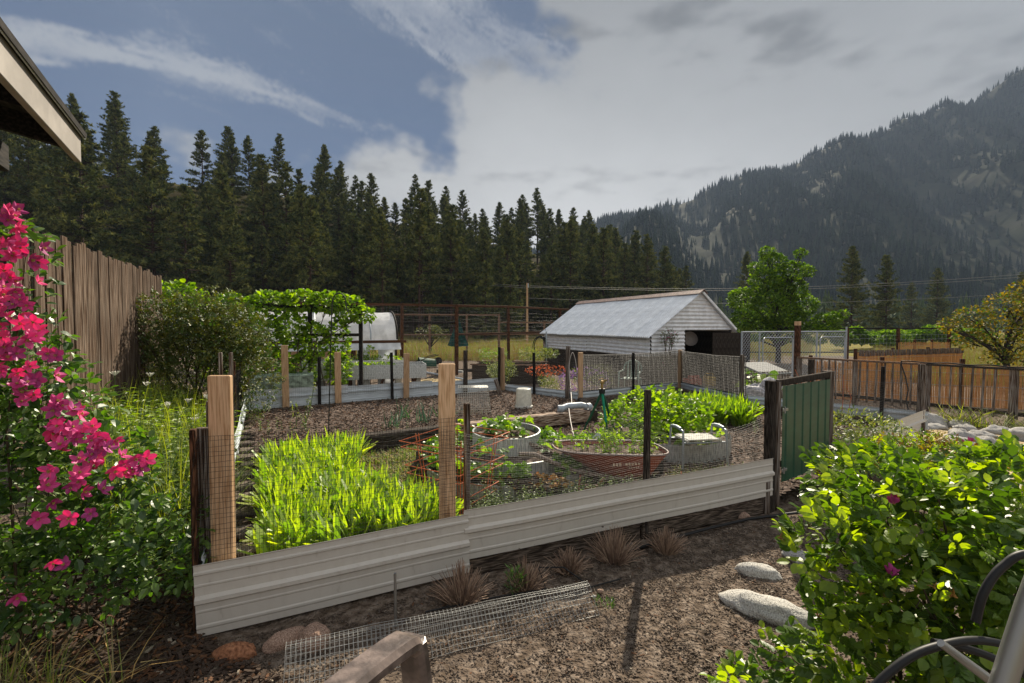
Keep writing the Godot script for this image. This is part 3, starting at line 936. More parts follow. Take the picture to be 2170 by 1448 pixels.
	rm.sheet(corrugated(0.1, 0.013, ln + 0.3), 2.1, 0.002)
	part(s, "roof_slope", rm.mesh(), M.white_roof, place(Vector3(2.0, 3.16, 0.15 - ln - 0.3), sr, Vector3(0, 0, 1), sr.cross(Vector3(0, 0, 1))))
	m = MB.new()
	m.box(Vector3(1.9, 3.155, -ln / 2.0), Vector3(0.24, 0.012, ln + 0.4), 0.0, Basis(Vector3.BACK, 0.62))
	m.box(Vector3(2.1, 3.155, -ln / 2.0), Vector3(0.24, 0.012, ln + 0.4), 0.0, Basis(Vector3.BACK, -0.73))
	part(s, "ridge_cap", m.mesh(), M.rust_cap)
	m = MB.new()
	m.beam(Vector3(3.5, 1.86, 0.15), Vector3(2.02, 3.13, 0.15), 0.03, 0.07)
	part(s, "barge_board", m.mesh(), M.white_tin)
	m = MB.new()
	m.tube([Vector3(-0.14, 1.585, 0.05), Vector3(-0.14, 1.6, -ln * 0.4), Vector3(-0.14, 1.57, -ln * 0.75), Vector3(-0.14, 1.6, -ln)], 0.05, 10)
	part(s, "gutter", m.mesh(), M.concrete)
	m = MB.new()
	m.box(Vector3(0.86, 0.87, 0), Vector3(1.55, 1.72, 0.03), 0.004)
	part(s, "door", m.mesh(), M.dark_3, place(Vector3(2.33, 0.02, 0.16), Vector3(0.98, 0, 0.1).normalized(), Vector3.UP, Vector3(-0.1, 0, 0.98).normalized())).set_meta("label", "weathered dark plywood door standing open")
	m = MB.new()
	m.lathe([Vector2(0.01, 0), Vector2(0.14, 0.01), Vector2(0.22, 0.07), Vector2(0.27, 0.16)], 20)
	single("hanging_basin", "pale round basin hanging inside the shed doorway", "basin", m.mesh(), M.hose_grey, place(Vector3(6.4, 1.48, -17.5), Vector3(1, 0, 0), Vector3(0, 0.3, 0.95).normalized(), Vector3(0, -0.95, 0.3).normalized()))
	# black hose coiled at the far end of the left wall
	m = MB.new()
	for k in 6:
		var p := []
		for i in 25:
			var a := TAU * i / 24.0
			p.append(Vector3(rr(-0.01, 0.01) - 0.04 * k, 0.95 + sin(a) * (0.52 - 0.02 * (k % 3)), cos(a) * (0.42 - 0.025 * (k % 3))))
		m.tube(p, 0.02, 5, false)
	single("hose_coil", "coil of black hose hanging at the far end of the shed wall", "hose", m.mesh(), M.black_plastic, Transform3D(Basis(Vector3.UP, 0.9), Vector3(1.45, 0, -23.9)))
	# hoop greenhouse
	var gh := thing("hoop_greenhouse", "white plastic hoop greenhouse behind the grape vine", "greenhouse", Vector3(-3.9, 0, -16.4), 0.4)
	var film := MB.new()
	var arc := func(t: float, x: float) -> Vector3: return Vector3(x, 1.5 + 0.98 * sin(t), -1.45 + 1.45 * cos(t))
	for j in 40:
		for i in 16:
			var x := -0.15 * j; var x2 := -0.15 * (j + 1)
			var sag := -0.02 * sin(PI * fmod(x, 0.9) / -0.9); var sag2 := -0.02 * sin(PI * fmod(x2 + 0.0001, 0.9) / -0.9)
			var t0 := PI * i / 16.0; var t1 := PI * (i + 1) / 16.0
			var a: Vector3 = arc.call(t0, x) + Vector3.UP * sag; var b: Vector3 = arc.call(t1, x) + Vector3.UP * sag
			var c: Vector3 = arc.call(t1, x2) + Vector3.UP * sag2; var d: Vector3 = arc.call(t0, x2) + Vector3.UP * sag2
			film.quad(a, b, c, d)
	part(gh, "cover", film.mesh(), M.film)
	film = MB.new()
	for i in 16:
		film.tri(Vector3(0.01, 1.5, -1.45), arc.call(PI * i / 16.0, 0.01), arc.call(PI * (i + 1) / 16.0, 0.01))
	part(gh, "end_wall", film.mesh(), M.film)
	for k in 8:
		var p := []
		for i in 17: p.append(arc.call(PI * i / 16.0, -0.86 * k) * Vector3(1, 1, 1) + Vector3(0, 0.03, 0.03))
		m = MB.new()
		m.tube(p, 0.022 if k % 2 else 0.034, 6, false)
		part(gh, "hoop", m.mesh(), M.blackwood if k % 2 == 0 else M.galv)
	m = MB.new()
	m.beam(Vector3(0.3, 1.46, 0.04), Vector3(-6.2, 1.46, 0.04), 0.05, 0.09, 0.006)
	part(gh, "side_rail", m.mesh(), M.redrail)
	m = MB.new()
	for k in 6:
		m.box(Vector3(-1.2 * k - 0.04, 0.72, -0.02), Vector3(0.07, 1.44, 0.07))
		m.box(Vector3(-1.2 * k - 0.04, 0.72, -2.86), Vector3(0.07, 1.44, 0.07))
	part(gh, "frame", m.mesh(), M.dark_0)
	m = MB.new()
	m.quad(Vector3(0.1, 1.42, 0.05), Vector3(-6, 1.42, 0.05), Vector3(-6, 1.2, 0.22), Vector3(0.1, 1.2, 0.22))
	m.quad(Vector3(0.1, 1.415, 0.05), Vector3(0.1, 1.195, 0.22), Vector3(-6, 1.195, 0.22), Vector3(-6, 1.415, 0.05))
	part(gh, "flap", m.mesh(), M.film)
	m = MB.new()
	m.box(Vector3(-0.35, 0.62, -0.03), Vector3(0.55, 1.2, 0.02))
	m.box(Vector3(-1.1, 0.62, -0.03), Vector3(0.4, 1.2, 0.02))
	part(gh, "sheet", m.mesh(), M.film)
	m = MB.new()
	m.box(Vector3(-2.1, 0.62, -2.8), Vector3(1.4, 1.2, 0.02))
	m.box(Vector3(-4.1, 0.62, -2.8), Vector3(2.4, 1.2, 0.02))
	part(gh, "back_panel", m.mesh(), M.new_3)
	# porch roof at the upper left and its post
	var pr := thing("porch_roof", "porch roof corner with beige fascia board over the flowering vine", "roof", Vector3(-2.84, 0, -3.2), 0.53)
	m = MB.new()
	m.box(Vector3(0, 3.165, 1.6), Vector3(0.035, 0.2, 3.2), 0.004)
	part(pr, "fascia", m.mesh(), M.fascia)
	m = MB.new()
	m.box(Vector3(-0.03, 3.275, 1.6), Vector3(0.13, 0.012, 3.24), 0.003)
	m.box(Vector3(0.034, 3.25, 1.6), Vector3(0.008, 0.05, 3.24), 0.002)
	part(pr, "drip_edge", m.mesh(), M.zinc)
	m = MB.new()
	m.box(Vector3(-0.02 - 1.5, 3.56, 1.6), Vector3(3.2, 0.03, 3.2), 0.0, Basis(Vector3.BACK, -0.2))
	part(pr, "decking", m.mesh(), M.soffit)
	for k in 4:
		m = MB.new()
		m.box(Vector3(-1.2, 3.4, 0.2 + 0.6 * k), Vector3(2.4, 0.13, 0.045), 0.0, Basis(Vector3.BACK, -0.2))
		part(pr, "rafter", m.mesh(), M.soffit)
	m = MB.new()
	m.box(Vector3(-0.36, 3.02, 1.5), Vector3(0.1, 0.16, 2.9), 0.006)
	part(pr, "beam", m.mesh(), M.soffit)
	m = MB.new()
	m.box(Vector3(-0.43, 1.47, 0.3), Vector3(0.1, 2.94, 0.1), 0.01)
	part(pr, "post", m.mesh(), M.new_2)
	# deck under the viewpoint
	m = MB.new()
	for k in 9: m.box(Vector3(0.2, 0.69, -0.9 + 0.145 * k), Vector3(4.4, 0.03, 0.14), 0.004)
	m.box(Vector3(0.2, 0.34, -0.85), Vector3(4.2, 0.66, 0.05))
	setting("deck", m.mesh(), M.grey_1)

# ---------------------------------------------------------------- fences
func panel_front(h: float, length: float) -> ArrayMesh:
	var m := MB.new()
	var p := [Vector2(0.0, 0.0)]
	for c in [[0.06, 0.006, 0.016], [0.16, 0.004, 0.01], [0.235, 0.026, 0.03], [0.33, 0.004, 0.01], [0.41, 0.012, 0.014]]:
		if c[0] > h - 0.03: continue
		p.append(Vector2(0.0, c[0] - c[2])); p.append(Vector2(c[1], c[0] - c[2] * 0.4)); p.append(Vector2(c[1], c[0] + c[2] * 0.4)); p.append(Vector2(0.0, c[0] + c[2]))
	p.append(Vector2(0.0, h - 0.012)); p.append(Vector2(0.01, h))
	m.sheet(p, length, 0.0012, 14, 0.006)
	return m.mesh()
# netting of thin strands between two ground points; drop gives the sag of the top edge
func net(parent: Node3D, called: String, a: Vector3, b: Vector3, h: float, cell: float, row: float, r: float, matn: Material, sag := 0.0, bulge := 0.0):
	var m := MB.new()
	var d := b - a
	var n := int(Vector2(d.x, d.z).length() / cell)
	var out := Vector3(d.z, 0, -d.x).normalized()
	var pt := func(t: float, k: float) -> Vector3:
		return a + d * t + Vector3.UP * (h * k - sag * sin(t * PI) * k) + out * bulge * sin(t * 9.0 + k * 4.0) * k
	for i in n + 1:
		var t := float(i) / n
		var p := []
		for q in 4: p.append(pt.call(t + 0.15 / n * sin(i * 1.7 + q), q / 3.0))
		m.tube(p, r, 3, false)
	var rows := int(h / row)
	for j in rows + 1:
		var p := []
		for q in 17: p.append(pt.call(q / 16.0, (j + 0.15 * sin(j * 2.1 + q)) / rows))
		m.tube(p, r, 3, false)
	part(parent, called, m.mesh(), matn)
func post_mesh(w: float, h: float, d: float, bev := 0.006) -> ArrayMesh:
	var m := MB.new()
	m.box(Vector3(0, h * 0.5, 0), Vector3(w, h, d), bev)
	return m.mesh()
func turn_of(a: Vector2, b: Vector2) -> float: return -atan2(b.y - a.y, b.x - a.x)
func build_fences():
	R.seed = 50
	# --- near fence: two beige roofing panels, posts, stakes, netting
	var a := Vector2(-2.02, -3.04); var b := Vector2(2.78, -5.08)
	var f := thing("garden_fence", "near garden fence of beige ribbed metal panels, posts and black netting", "fence", Vector3(a.x, 0, a.y), turn_of(a, b))
	part(f, "metal_panel", panel_front(0.47, 1.83), M.panel, Transform3D(Basis(Vector3.BACK, 0.028), Vector3(0, 0.005, 0.012))).set_meta("label", "near beige ribbed panel with dirt splashes")
	part(f, "metal_panel", panel_front(0.4, 3.42), M.panel, Transform3D(Basis(Vector3.BACK, 0.012), Vector3(1.79, 0.155, -0.004)))
	for k in 3:
		var m := MB.new()
		m.beam(Vector3(0.05 + 1.74 * k, 0.1, -0.09), Vector3(1.77 + 1.74 * k, 0.1, -0.09), 0.12, 0.2, 0.012)
		part(f, "timber", m.mesh(), M.timber_x)
	var q := MB.new()
	for k in 2:
		q = MB.new()
		q.beam(Vector3(2.0 + 1.7 * k, 0.25, -0.07), Vector3(3.65 + 1.6 * k, 0.25, -0.07), 0.06, 0.1, 0.008)
		part(f, "timber", q.mesh(), M.timber_x)
	part(f, "post", post_mesh(0.145, 1.67, 0.045), M.new_1, Transform3D(Basis(Vector3.UP, -0.35), Vector3(0.14, 0, -0.1))).set_meta("label", "pale new softwood post at the near corner")
	part(f, "post", post_mesh(0.1, 1.32, 0.05), M.grey_0, Transform3D(Basis(Vector3.UP, -0.3), Vector3(0.035, 0, -0.16)))
	part(f, "post", post_mesh(0.035, 1.33, 0.06), M.redwood, Transform3D(Basis(), Vector3(-0.015, 0, -0.08)))
	part(f, "post", post_mesh(0.13, 1.7, 0.045), M.new_2, Transform3D(Basis(Vector3.UP, -0.3), Vector3(1.68, 0, -0.1))).set_meta("label", "pale new softwood post in the middle of the fence")
	part(f, "stake", post_mesh(0.045, 1.37, 0.045), M.grey_3, Transform3D(Basis(Vector3.UP, 0.3), Vector3(1.86, 0, -0.15)))
	part(f, "stake", post_mesh(0.055, 1.4, 0.05), M.dark_1, Transform3D(Basis(Vector3.UP, 0.3) * Basis(Vector3.BACK, -0.012), Vector3(3.58, 0, -0.05)))
	part(f, "stake", post_mesh(0.07, 0.36, 0.07), M.grey_1, Transform3D(Basis(), Vector3(5.14, 0, -0.04)))
	net(f, "netting", Vector3(-0.02, 0.42, -0.055), Vector3(1.75, 0.42, -0.055), 0.86, 0.021, 0.034, 0.0012, M.black_plastic)
	net(f, "netting", Vector3(1.62, 0.42, -0.07), Vector3(3.58, 0.42, -0.07), 0.78, 0.021, 0.021, 0.0009, M.black_plastic, 0.18, 0.03)
	net(f, "netting", Vector3(3.58, 0.42, -0.07), Vector3(5.12, 0.42, -0.07), 0.6, 0.024, 0.024, 0.0009, M.black_plastic, 0.1, 0.02)
	# --- left fence, seen end on
	var lb := Vector2(-5.26, -9.44)
	var lf := thing("garden_fence", "left garden fence seen end on, running back along the weeds", "fence", Vector3(a.x, 0, a.y), turn_of(a, lb))
	for k in 4:
		part(lf, "metal_panel", panel_front(0.46, 1.72), M.skirt, Transform3D(Basis(), Vector3(0.02 + 1.78 * k, 0.06 + 0.04 * k, 0.03)))
	for k in 8:
		part(lf, "stake", post_mesh(0.04, 1.2 + 0.1 * (k % 3), 0.04), [M.dark_0, M.grey_1, M.redwood][k % 3], Transform3D(Basis(), Vector3(0.35 + 0.9 * k, 0.05, -0.03)))
	part(lf, "stake", post_mesh(0.028, 1.62, 0.028), M.grey_2, Transform3D(Basis(Vector3.BACK, 0.02), Vector3(0.8, 0.17, 0.1)))
	part(lf, "stake", post_mesh(0.028, 1.58, 0.028), M.grey_4, Transform3D(Basis(), Vector3(0.95, 0.2, 0.16)))
	net(lf, "netting", Vector3(0, 0.5, -0.01), Vector3(7.1, 0.6, -0.01), 0.75, 0.035, 0.035, 0.0011, M.black_plastic, 0.05, 0.03)
	# --- far fences: pale ribbed skirts, posts and stakes
	var runs := [
		["far garden fence with pale blue metal skirt, left of the corner", Vector2(-5.26, -9.44), Vector2(-0.24, -12.45), 3, [[0.128, 1.57, 0], [0.237, 1.31, 2], [0.302, 1.4, 0], [0.503, 1.36, 2], [0.557, 1.33, 1], [0.814, 1.36, 3], [0.975, 1.42, 2]]],
		["short fence run with pale metal skirt behind the white bucket", Vector2(-0.24, -12.45), Vector2(1.47, -10.96), 1, [[0.02, 1.4, 1], [0.475, 1.31, 2], [0.9, 1.5, 4]]],
		["fence run with dark shade netting in front of the shed", Vector2(1.47, -10.96), Vector2(4.5, -12.97), 2, [[0.02, 1.36, 0], [0.497, 1.3, 2], [0.99, 1.32, 1]]],
		["fence run with shade netting beside the shed door", Vector2(4.5, -12.97), Vector2(5.03, -10.37), 2, [[0.97, 1.34, 4]]],
		["right garden fence with pale skirt behind the green gate", Vector2(5.03, -10.37), Vector2(7.17, -8.33), 2, [[0.41, 1.3, 3], [0.793, 1.23, 2], [0.975, 1.3, 4]]]]
	for rn in runs:
		var p: Vector2 = rn[1]; var e: Vector2 = rn[2]
		var fl := p.distance_to(e)
		var t := thing("garden_fence", rn[0], "fence", Vector3(p.x, 0, p.y), turn_of(p, e))
		var n: int = rn[3]
		for k in n:
			part(t, "metal_panel", panel_front(0.4 - 0.04 * k if n == 3 else 0.3, fl / n + 0.03), M.skirt, Transform3D(Basis(Vector3.BACK, 0.004 * (k - 1)), Vector3(fl / n * k, (0.32 if n == 3 else 0.2) + 0.005 * k, -0.02 - 0.006 * k)))
		for s in rn[4]:
			var k: int = s[2]
			var w: float = [0.13, 0.13, 0.06, 0.1, 0.1][k]
			var hy: float = s[1]
			part(t, "stake" if k == 2 else "post", post_mesh(w, hy, 0.05 if k != 2 else 0.045), [M.new_0, M.new_3, M.blackwood, M.dark_1, M.grey_0][k], Transform3D(Basis(Vector3.UP, rr(-0.2, 0.2)) * Basis(Vector3.BACK, rr(-0.02, 0.02)), Vector3(fl * s[0], 0.03, 0.05)))
		var m := MB.new()
		m.beam(Vector3(0, 0.24, 0.09), Vector3(fl * 0.5 - 0.01, 0.24, 0.09), 0.16, 0.2, 0.012)
		part(t, "timber", m.mesh(), M.timber_x)
		m = MB.new()
		m.beam(Vector3(fl * 0.5 + 0.01, 0.23, 0.1), Vector3(fl, 0.23, 0.1), 0.16, 0.2, 0.012)
		part(t, "timber", m.mesh(), M.timber_x)
		if "shade" in rn[0]:
			net(t, "shade_netting", Vector3(0.05, 0.48, 0.0), Vector3(fl, 0.48, 0.0), 0.85, 0.05, 0.021, 0.0072, M.shade_cloth, 0.04, 0.03)
		else:
			net(t, "netting", Vector3(0.05, 0.5, 0.02), Vector3(fl, 0.5, 0.02), 0.75, 0.04, 0.04, 0.0012, M.black_plastic, 0.06, 0.03)
	# --- panel right of the gate
	var p := Vector2(4.05, -6.03); var e := Vector2(7.19, -8.36)
	var t := thing("garden_fence", "beige metal skirt panel right of the gate, behind the pale bush", "fence", Vector3(p.x, 0, p.y), turn_of(p, e))
	part(t, "metal_panel", panel_front(0.42, 3.92), M.panel, Transform3D(Basis(), Vector3(0, 0.12, 0.0)))
	var tm := MB.new()
	tm.beam(Vector3(0, 0.1, -0.08), Vector3(3.9, 0.1, -0.08), 0.1, 0.2, 0.01)
	part(t, "timber", tm.mesh(), M.timber_x)
	net(t, "netting", Vector3(0, 0.5, -0.04), Vector3(3.85, 0.5, -0.04), 0.7, 0.035, 0.035, 0.001, M.black_plastic, 0.05, 0.03)
	# --- green gate
	var ga := Vector2(2.8, -5.1); var gb := Vector2(3.92, -5.9)
	var gl := ga.distance_to(gb)
	var g := thing("garden_gate", "green ribbed metal gate in a weathered wooden frame", "gate", Vector3(ga.x, 0, ga.y), turn_of(ga, gb))
	part(g, "post", post_mesh(0.085, 1.41, 0.09), M.dark_3, Transform3D(Basis(), Vector3(0.0, 0, -0.06)))
	part(g, "post", post_mesh(0.05, 1.4, 0.05), M.grey_1, Transform3D(Basis(), Vector3(0.1, 0, -0.03)))
	part(g, "post", post_mesh(0.11, 1.44, 0.11), M.grey_3, Transform3D(Basis(), Vector3(gl + 0.02, 0, -0.06)))
	tm = MB.new()
	tm.beam(Vector3(0.08, 1.38, -0.03), Vector3(gl - 0.04, 1.4, -0.03), 0.045, 0.07, 0.005)
	part(g, "rail", tm.mesh(), M.dark_0)
	tm = MB.new()
	tm.beam(Vector3(0.13, 0.5, -0.03), Vector3(gl - 0.04, 0.5, -0.03), 0.04, 0.07, 0.005)
	part(g, "rail", tm.mesh(), M.dark_0)
	var gp := []
	for k in 6:
		var x := k * 0.195
		gp.append(Vector2(0.0, x)); gp.append(Vector2(0.0, x + 0.06)); gp.append(Vector2(0.009, x + 0.08)); gp.append(Vector2(0.009, x + 0.095)); gp.append(Vector2(0.0, x + 0.115))
	gp.append(Vector2(0.0, 1.17))
	tm = MB.new()
	tm.sheet(gp, 1.04, 0.0012)
	part(g, "metal_sheet", tm.mesh(), M.green_tin, place(Vector3(0.12, 0.31, 0.01), Vector3.UP, Vector3.RIGHT, Vector3.FORWARD * -1))
	for hy in [0.45, 1.1]:
		tm = MB.new()
		tm.box(Vector3(0.12, hy, 0.04), Vector3(0.11, 0.03, 0.012), 0.003)
		tm.tube([Vector3(0.1, hy - 0.035, 0.045), Vector3(0.1, hy + 0.035, 0.045)], 0.01, 8)
		part(g, "hinge", tm.mesh(), M.steel)
	tm = MB.new()
	tm.box(Vector3(gl - 0.06, 0.56, 0.05), Vector3(0.09, 0.04, 0.02), 0.004)
	tm.tube([Vector3(gl - 0.1, 0.56, 0.06), Vector3(gl - 0.04, 0.57, 0.1), Vector3(gl, 0.56, 0.06)], 0.006, 6)
	part(g, "latch", tm.mesh(), M.steel)
	# --- tall deer fence beyond the garden
	var df := thing("deer_fence", "tall brown post and wire fence behind the planters", "fence")
	var pts := [Vector3(-7.6, 0, -17.6), Vector3(-5.9, 0, -18.0), Vector3(-4.24, 0, -18.5), Vector3(-2.25, 0, -19.5), Vector3(-0.16, 0, -23.0), Vector3(2.6, 0, -26.5), Vector3(5.4, 0, -30.0)]
	for k in pts.size():
		part(df, "post", post_mesh(0.11 + 0.02 * (k % 2), 2.85 + (0.1 if k > 3 else 0.0), 0.11), M.redwood, Transform3D(Basis(Vector3.UP, 0.5) * Basis(Vector3.BACK, rr(-0.02, 0.02)), pts[k]))
	for k in pts.size() - 1:
		var m := MB.new()
		m.beam(pts[k] + Vector3.UP * (2.79 if k < 4 else 2.89), pts[k + 1] + Vector3.UP * (2.79 if k < 3 else 2.89), 0.05, 0.1, 0.008)
		part(df, "rail", m.mesh(), M.redrail)
		if k != 2:
			m = MB.new()
			m.beam(pts[k] + Vector3.UP * 1.64, pts[k + 1] + Vector3.UP * 1.64, 0.05, 0.09, 0.008)
			part(df, "rail", m.mesh(), M.redrail)
		else:
			m = MB.new()
			m.beam(pts[k] + Vector3.UP * 2.12, pts[k + 1] + Vector3.UP * 2.12, 0.06, 0.1, 0.008)
			part(df, "rail", m.mesh(), M.blackwood)
		net(df, "wire_mesh", pts[k] + Vector3(0, 0.15, 0.06), pts[k + 1] + Vector3(0, 0.15, 0.06), 2.6, 0.3 if k > 3 else 0.1, 0.16 if k > 2 else 0.1, 0.0022, M.fence_wire)
	# --- second fence out in the field
	df = thing("field_fence", "weathered grey rail fence further out in the dry meadow", "fence")
	pts = [Vector3(-8.5, -0.2, -30), Vector3(-5.2, -0.2, -30.5), Vector3(-2.9, -0.2, -31), Vector3(-0.85, -0.2, -31.5), Vector3(2.2, -0.2, -33.0), Vector3(5.6, -0.2, -35.0)]
	for k in pts.size():
		var hh := 2.95 if k < 4 else 2.5
		part(df, "post", post_mesh(0.13, hh, 0.13), M.rail, Transform3D(Basis(Vector3.UP, 0.2), pts[k]))
		if k + 1 < pts.size():
			for hy in [2.88 if k < 3 else 2.4, 1.62, 0.35]:
				var m := MB.new()
				m.beam(pts[k] + Vector3.UP * hy, pts[k + 1] + Vector3.UP * hy, 0.06, 0.1, 0.01)
				part(df, "rail", m.mesh(), M.rail)
			net(df, "wire_mesh", pts[k] + Vector3(0, 0.3, 0.08), pts[k + 1] + Vector3(0, 0.3, 0.08), 2.2, 0.6, 0.3, 0.0022, M.fence_wire)
	# --- plank fence on the left
	var pf := thing("plank_fence", "tall weathered brown plank fence on the left", "fence", Vector3(-4.62, 0, -4.45), turn_of(Vector2(-4.62, -4.45), Vector2(-7.1, -9.8)))
	var variants := []
	for k in 3:
		var m := MB.new()
		m.box(Vector3(0, 1.55, 0), Vector3(0.138, 3.1, 0.02), 0.004)
		variants.append(m.mesh())
	for k in 41:
		var tip := 3.0 + rr(-0.05, 0.04) - 1.55
		part(pf, "plank", variants[k % 3], [M.plank_0, M.plank_1, M.plank_2, M.plank_3, M.plank_4][R.randi() % 5], Transform3D(Basis(Vector3.BACK, rr(-0.012, 0.012)) * Basis(Vector3.UP, rr(-0.05, 0.05)), Vector3(0.07 + k * 0.145, tip - 1.55, rr(-0.008, 0.008))))
	for hy in [0.9, 1.9, 2.6]:
		var m := MB.new()
		m.beam(Vector3(0, hy, -0.05), Vector3(5.95, hy, -0.05), 0.04, 0.09)
		part(pf, "rail", m.mesh(), M.timber)
	# --- picket fence on the right with a hose along its rail
	var pa := Vector2(7.7, -13.0); var pb := Vector2(10.1, -9.25)
	var plen := pa.distance_to(pb)
	var k1 := thing("picket_fence", "grey wooden picket fence on the right with wide gaps", "fence", Vector3(pa.x, 0, pa.y), turn_of(pa, pb))
	for k in 27:
		if k % 8 == 7: continue
		part(k1, "picket", post_mesh(0.035, 0.98, 0.035, 0.004), [M.grey_0, M.grey_1, M.grey_2, M.grey_3][k % 4], Transform3D(Basis(Vector3.UP, rr(-0.3, 0.3)) * Basis(Vector3.BACK, rr(-0.03, 0.03)), Vector3(0.1 + k * 0.17, 0.14, 0.02)))
	for x in [0.02, 1.35, 2.75, 4.1, 4.8]:
		part(k1, "post", post_mesh(0.09, 1.16, 0.09), M.grey_2, Transform3D(Basis(), Vector3(x, 0, -0.03)))
	var m2 := MB.new()
	m2.beam(Vector3(0, 1.14, 0.01), Vector3(2.75, 1.14, 0.01), 0.1, 0.045, 0.006)
	part(k1, "rail", m2.mesh(), M.rail)
	m2 = MB.new()
	m2.beam(Vector3(2.76, 1.14, 0.01), Vector3(4.9, 1.14, 0.01), 0.1, 0.045, 0.006)
	part(k1, "rail", m2.mesh(), M.timber)
	m2 = MB.new()
	m2.beam(Vector3(0, 0.25, -0.02), Vector3(4.9, 0.25, -0.02), 0.04, 0.08, 0.006)
	part(k1, "rail", m2.mesh(), M.timber)
	part(k1, "post", post_mesh(0.12, 2.0, 0.12), M.redwood, Transform3D(Basis(), Vector3(-0.06, 0, -0.08))).set_meta("label", "tall brown post with a pale cap")
	part(k1, "post_cap", post_mesh(0.125, 0.11, 0.125), M.new_4, Transform3D(Basis(), Vector3(-0.06, 2.0, -0.08)))
	m2 = MB.new()
	var hp := []
	for i in 20: hp.append(Vector3(2.3 + i * 0.135, 1.185 + 0.012 * sin(i * 1.3), 0.03 + 0.02 * sin(i * 0.9)))
	m2.tube(hp, 0.014, 6)
	hp = [Vector3(2.3, 1.19, 0.03), Vector3(2.32, 1.1, 0.08), Vector3(2.4, 0.85, 0.09), Vector3(2.46, 0.55, 0.09), Vector3(2.43, 0.3, 0.1), Vector3(2.5, 0.06, 0.15)]
	m2.tube(hp, 0.014, 6)
	single("garden_hose", "black hose laid along the picket fence rail and hanging down", "hose", m2.mesh(), M.black_plastic, Transform3D(Basis(Vector3.UP, turn_of(pa, pb)), Vector3(pa.x, 0, pa.y)))
	# reed screens: one behind the pickets, two far ones
	var screens := [["orange-brown reed screen behind the picket fence", Vector2(8.3, -13.4), Vector2(12.6, -11.2), 0.0, 1.02, 260], ["long reed screen with grey cap further back in the yard", Vector2(12.6, -17.6), Vector2(18.3, -19.6), 0.0, 1.0, 200], ["pale reed screen on the wire fence at the meadow edge", Vector2(20.8, -26), Vector2(23.6, -26), 0.3, 1.1, 110]]
	for sc in screens:
		var s0: Vector2 = sc[1]; var s1: Vector2 = sc[2]
		var len := s0.distance_to(s1)
		var rs := thing("reed_screen", sc[0], "screen", Vector3(s0.x, 0, s0.y), turn_of(s0, s1))
		var cane := MB.new()
		var n: int = sc[5]
		for i in n:
			var x := len * (i + rr(-0.3, 0.3)) / n
			cane.tube([Vector3(x, sc[3], rr(-0.01, 0.01)), Vector3(x + rr(-0.02, 0.02), sc[4] + rr(-0.04, 0.03), rr(-0.01, 0.01))], len / n * 0.45, 4, false)
		part(rs, "canes", cane.mesh(), M.reed).set_meta("kind", "stuff")
		for i in 3:
			var m := MB.new()
			m.beam(Vector3(0, lerpf(sc[3], sc[4], 0.2 + 0.3 * i), 0.02), Vector3(len, lerpf(sc[3], sc[4], 0.2 + 0.3 * i), 0.02), 0.006, 0.008)
			part(rs, "wire", m.mesh(), M.steel)
		for i in 4:
			part(rs, "post", post_mesh(0.09, sc[4] + 0.15, 0.09), M.redwood, Transform3D(Basis(), Vector3(len * i / 3.0, 0, -0.08)))
		if "grey cap" in sc[0]:
			for i in 40:
				part(rs, "cap_slat", post_mesh(0.1, 0.22, 0.03, 0.003), [M.grey_0, M.grey_1, M.grey_2][i % 3], Transform3D(Basis(Vector3.BACK, rr(-0.1, 0.1)), Vector3(len * (i + 0.5) / 40.0, 0.86 + rr(0, 0.03), 0.04)))
	# chain-link run with two gates
	var ck := thing("chain_link_run", "galvanised chain-link dog run with gates beside the shed", "fence")
	var cp := [Vector3(7.7, 0, -16.2), Vector3(8.5, 0, -16.6), Vector3(10.0, 0, -17.1), Vector3(11.1, 0, -17.6), Vector3(12.45, 0, -18.0)]
	for k in cp.size():
		var m := MB.new()
		m.tube([cp[k], cp[k] + Vector3.UP * (1.95 if k == 4 else 1.8)], 0.03, 8)
		part(ck, "post", m.mesh(), M.galv)
		if k + 1 == cp.size(): continue
		m = MB.new()
		m.tube([cp[k] + Vector3.UP * 1.78, cp[k + 1] + Vector3.UP * 1.78], 0.022, 8)
		part(ck, "rail", m.mesh(), M.galv)
		m = MB.new()
		var d: Vector3 = cp[k + 1] - cp[k]
		var len := d.length()
		var u := d / len
		var x := -1.7
		while x < len:
			var lo := maxf(0, -x); var hi := minf(1.68, len - x)
			if hi > lo:
				m.tube([cp[k] + u * (x + lo) + Vector3.UP * (0.06 + lo), cp[k] + u * (x + hi) + Vector3.UP * (0.06 + hi)], 0.007, 3, false)
				m.tube([cp[k] + u * (x + lo) + Vector3.UP * (1.74 - lo), cp[k] + u * (x + hi) + Vector3.UP * (1.74 - hi)], 0.007, 3, false)
			x += 0.13
		part(ck, "chain_link", m.mesh(), M.galv)
		if k % 2 == 1:
			m = MB.new()
			var o: Vector3 = cp[k] + u * 0.12 + Vector3(0, 0, 0.05)
			var e2: Vector3 = cp[k] + u * (len - 0.12) + Vector3(0, 0, 0.05)
			m.tube([o + Vector3.UP * 0.1, o + Vector3.UP * 1.5, o + Vector3.UP * 1.58 + u * 0.08, e2 + Vector3.UP * 1.58 - u * 0.08, e2 + Vector3.UP * 1.5, e2 + Vector3.UP * 0.1, o + Vector3.UP * 0.1], 0.022, 8)
			part(ck, "gate_frame", m.mesh(), M.galv)
	# rail fence at the meadow edge behind it
	var mf := thing("meadow_fence", "thin brown post and wire fence at the edge of the right meadow", "fence")
	for k in 5:
		part(mf, "post", post_mesh(0.13, 2.0, 0.13), M.redwood, Transform3D(Basis(), Vector3(12.6 + 2.75 * k, -0.15, -26.1)))
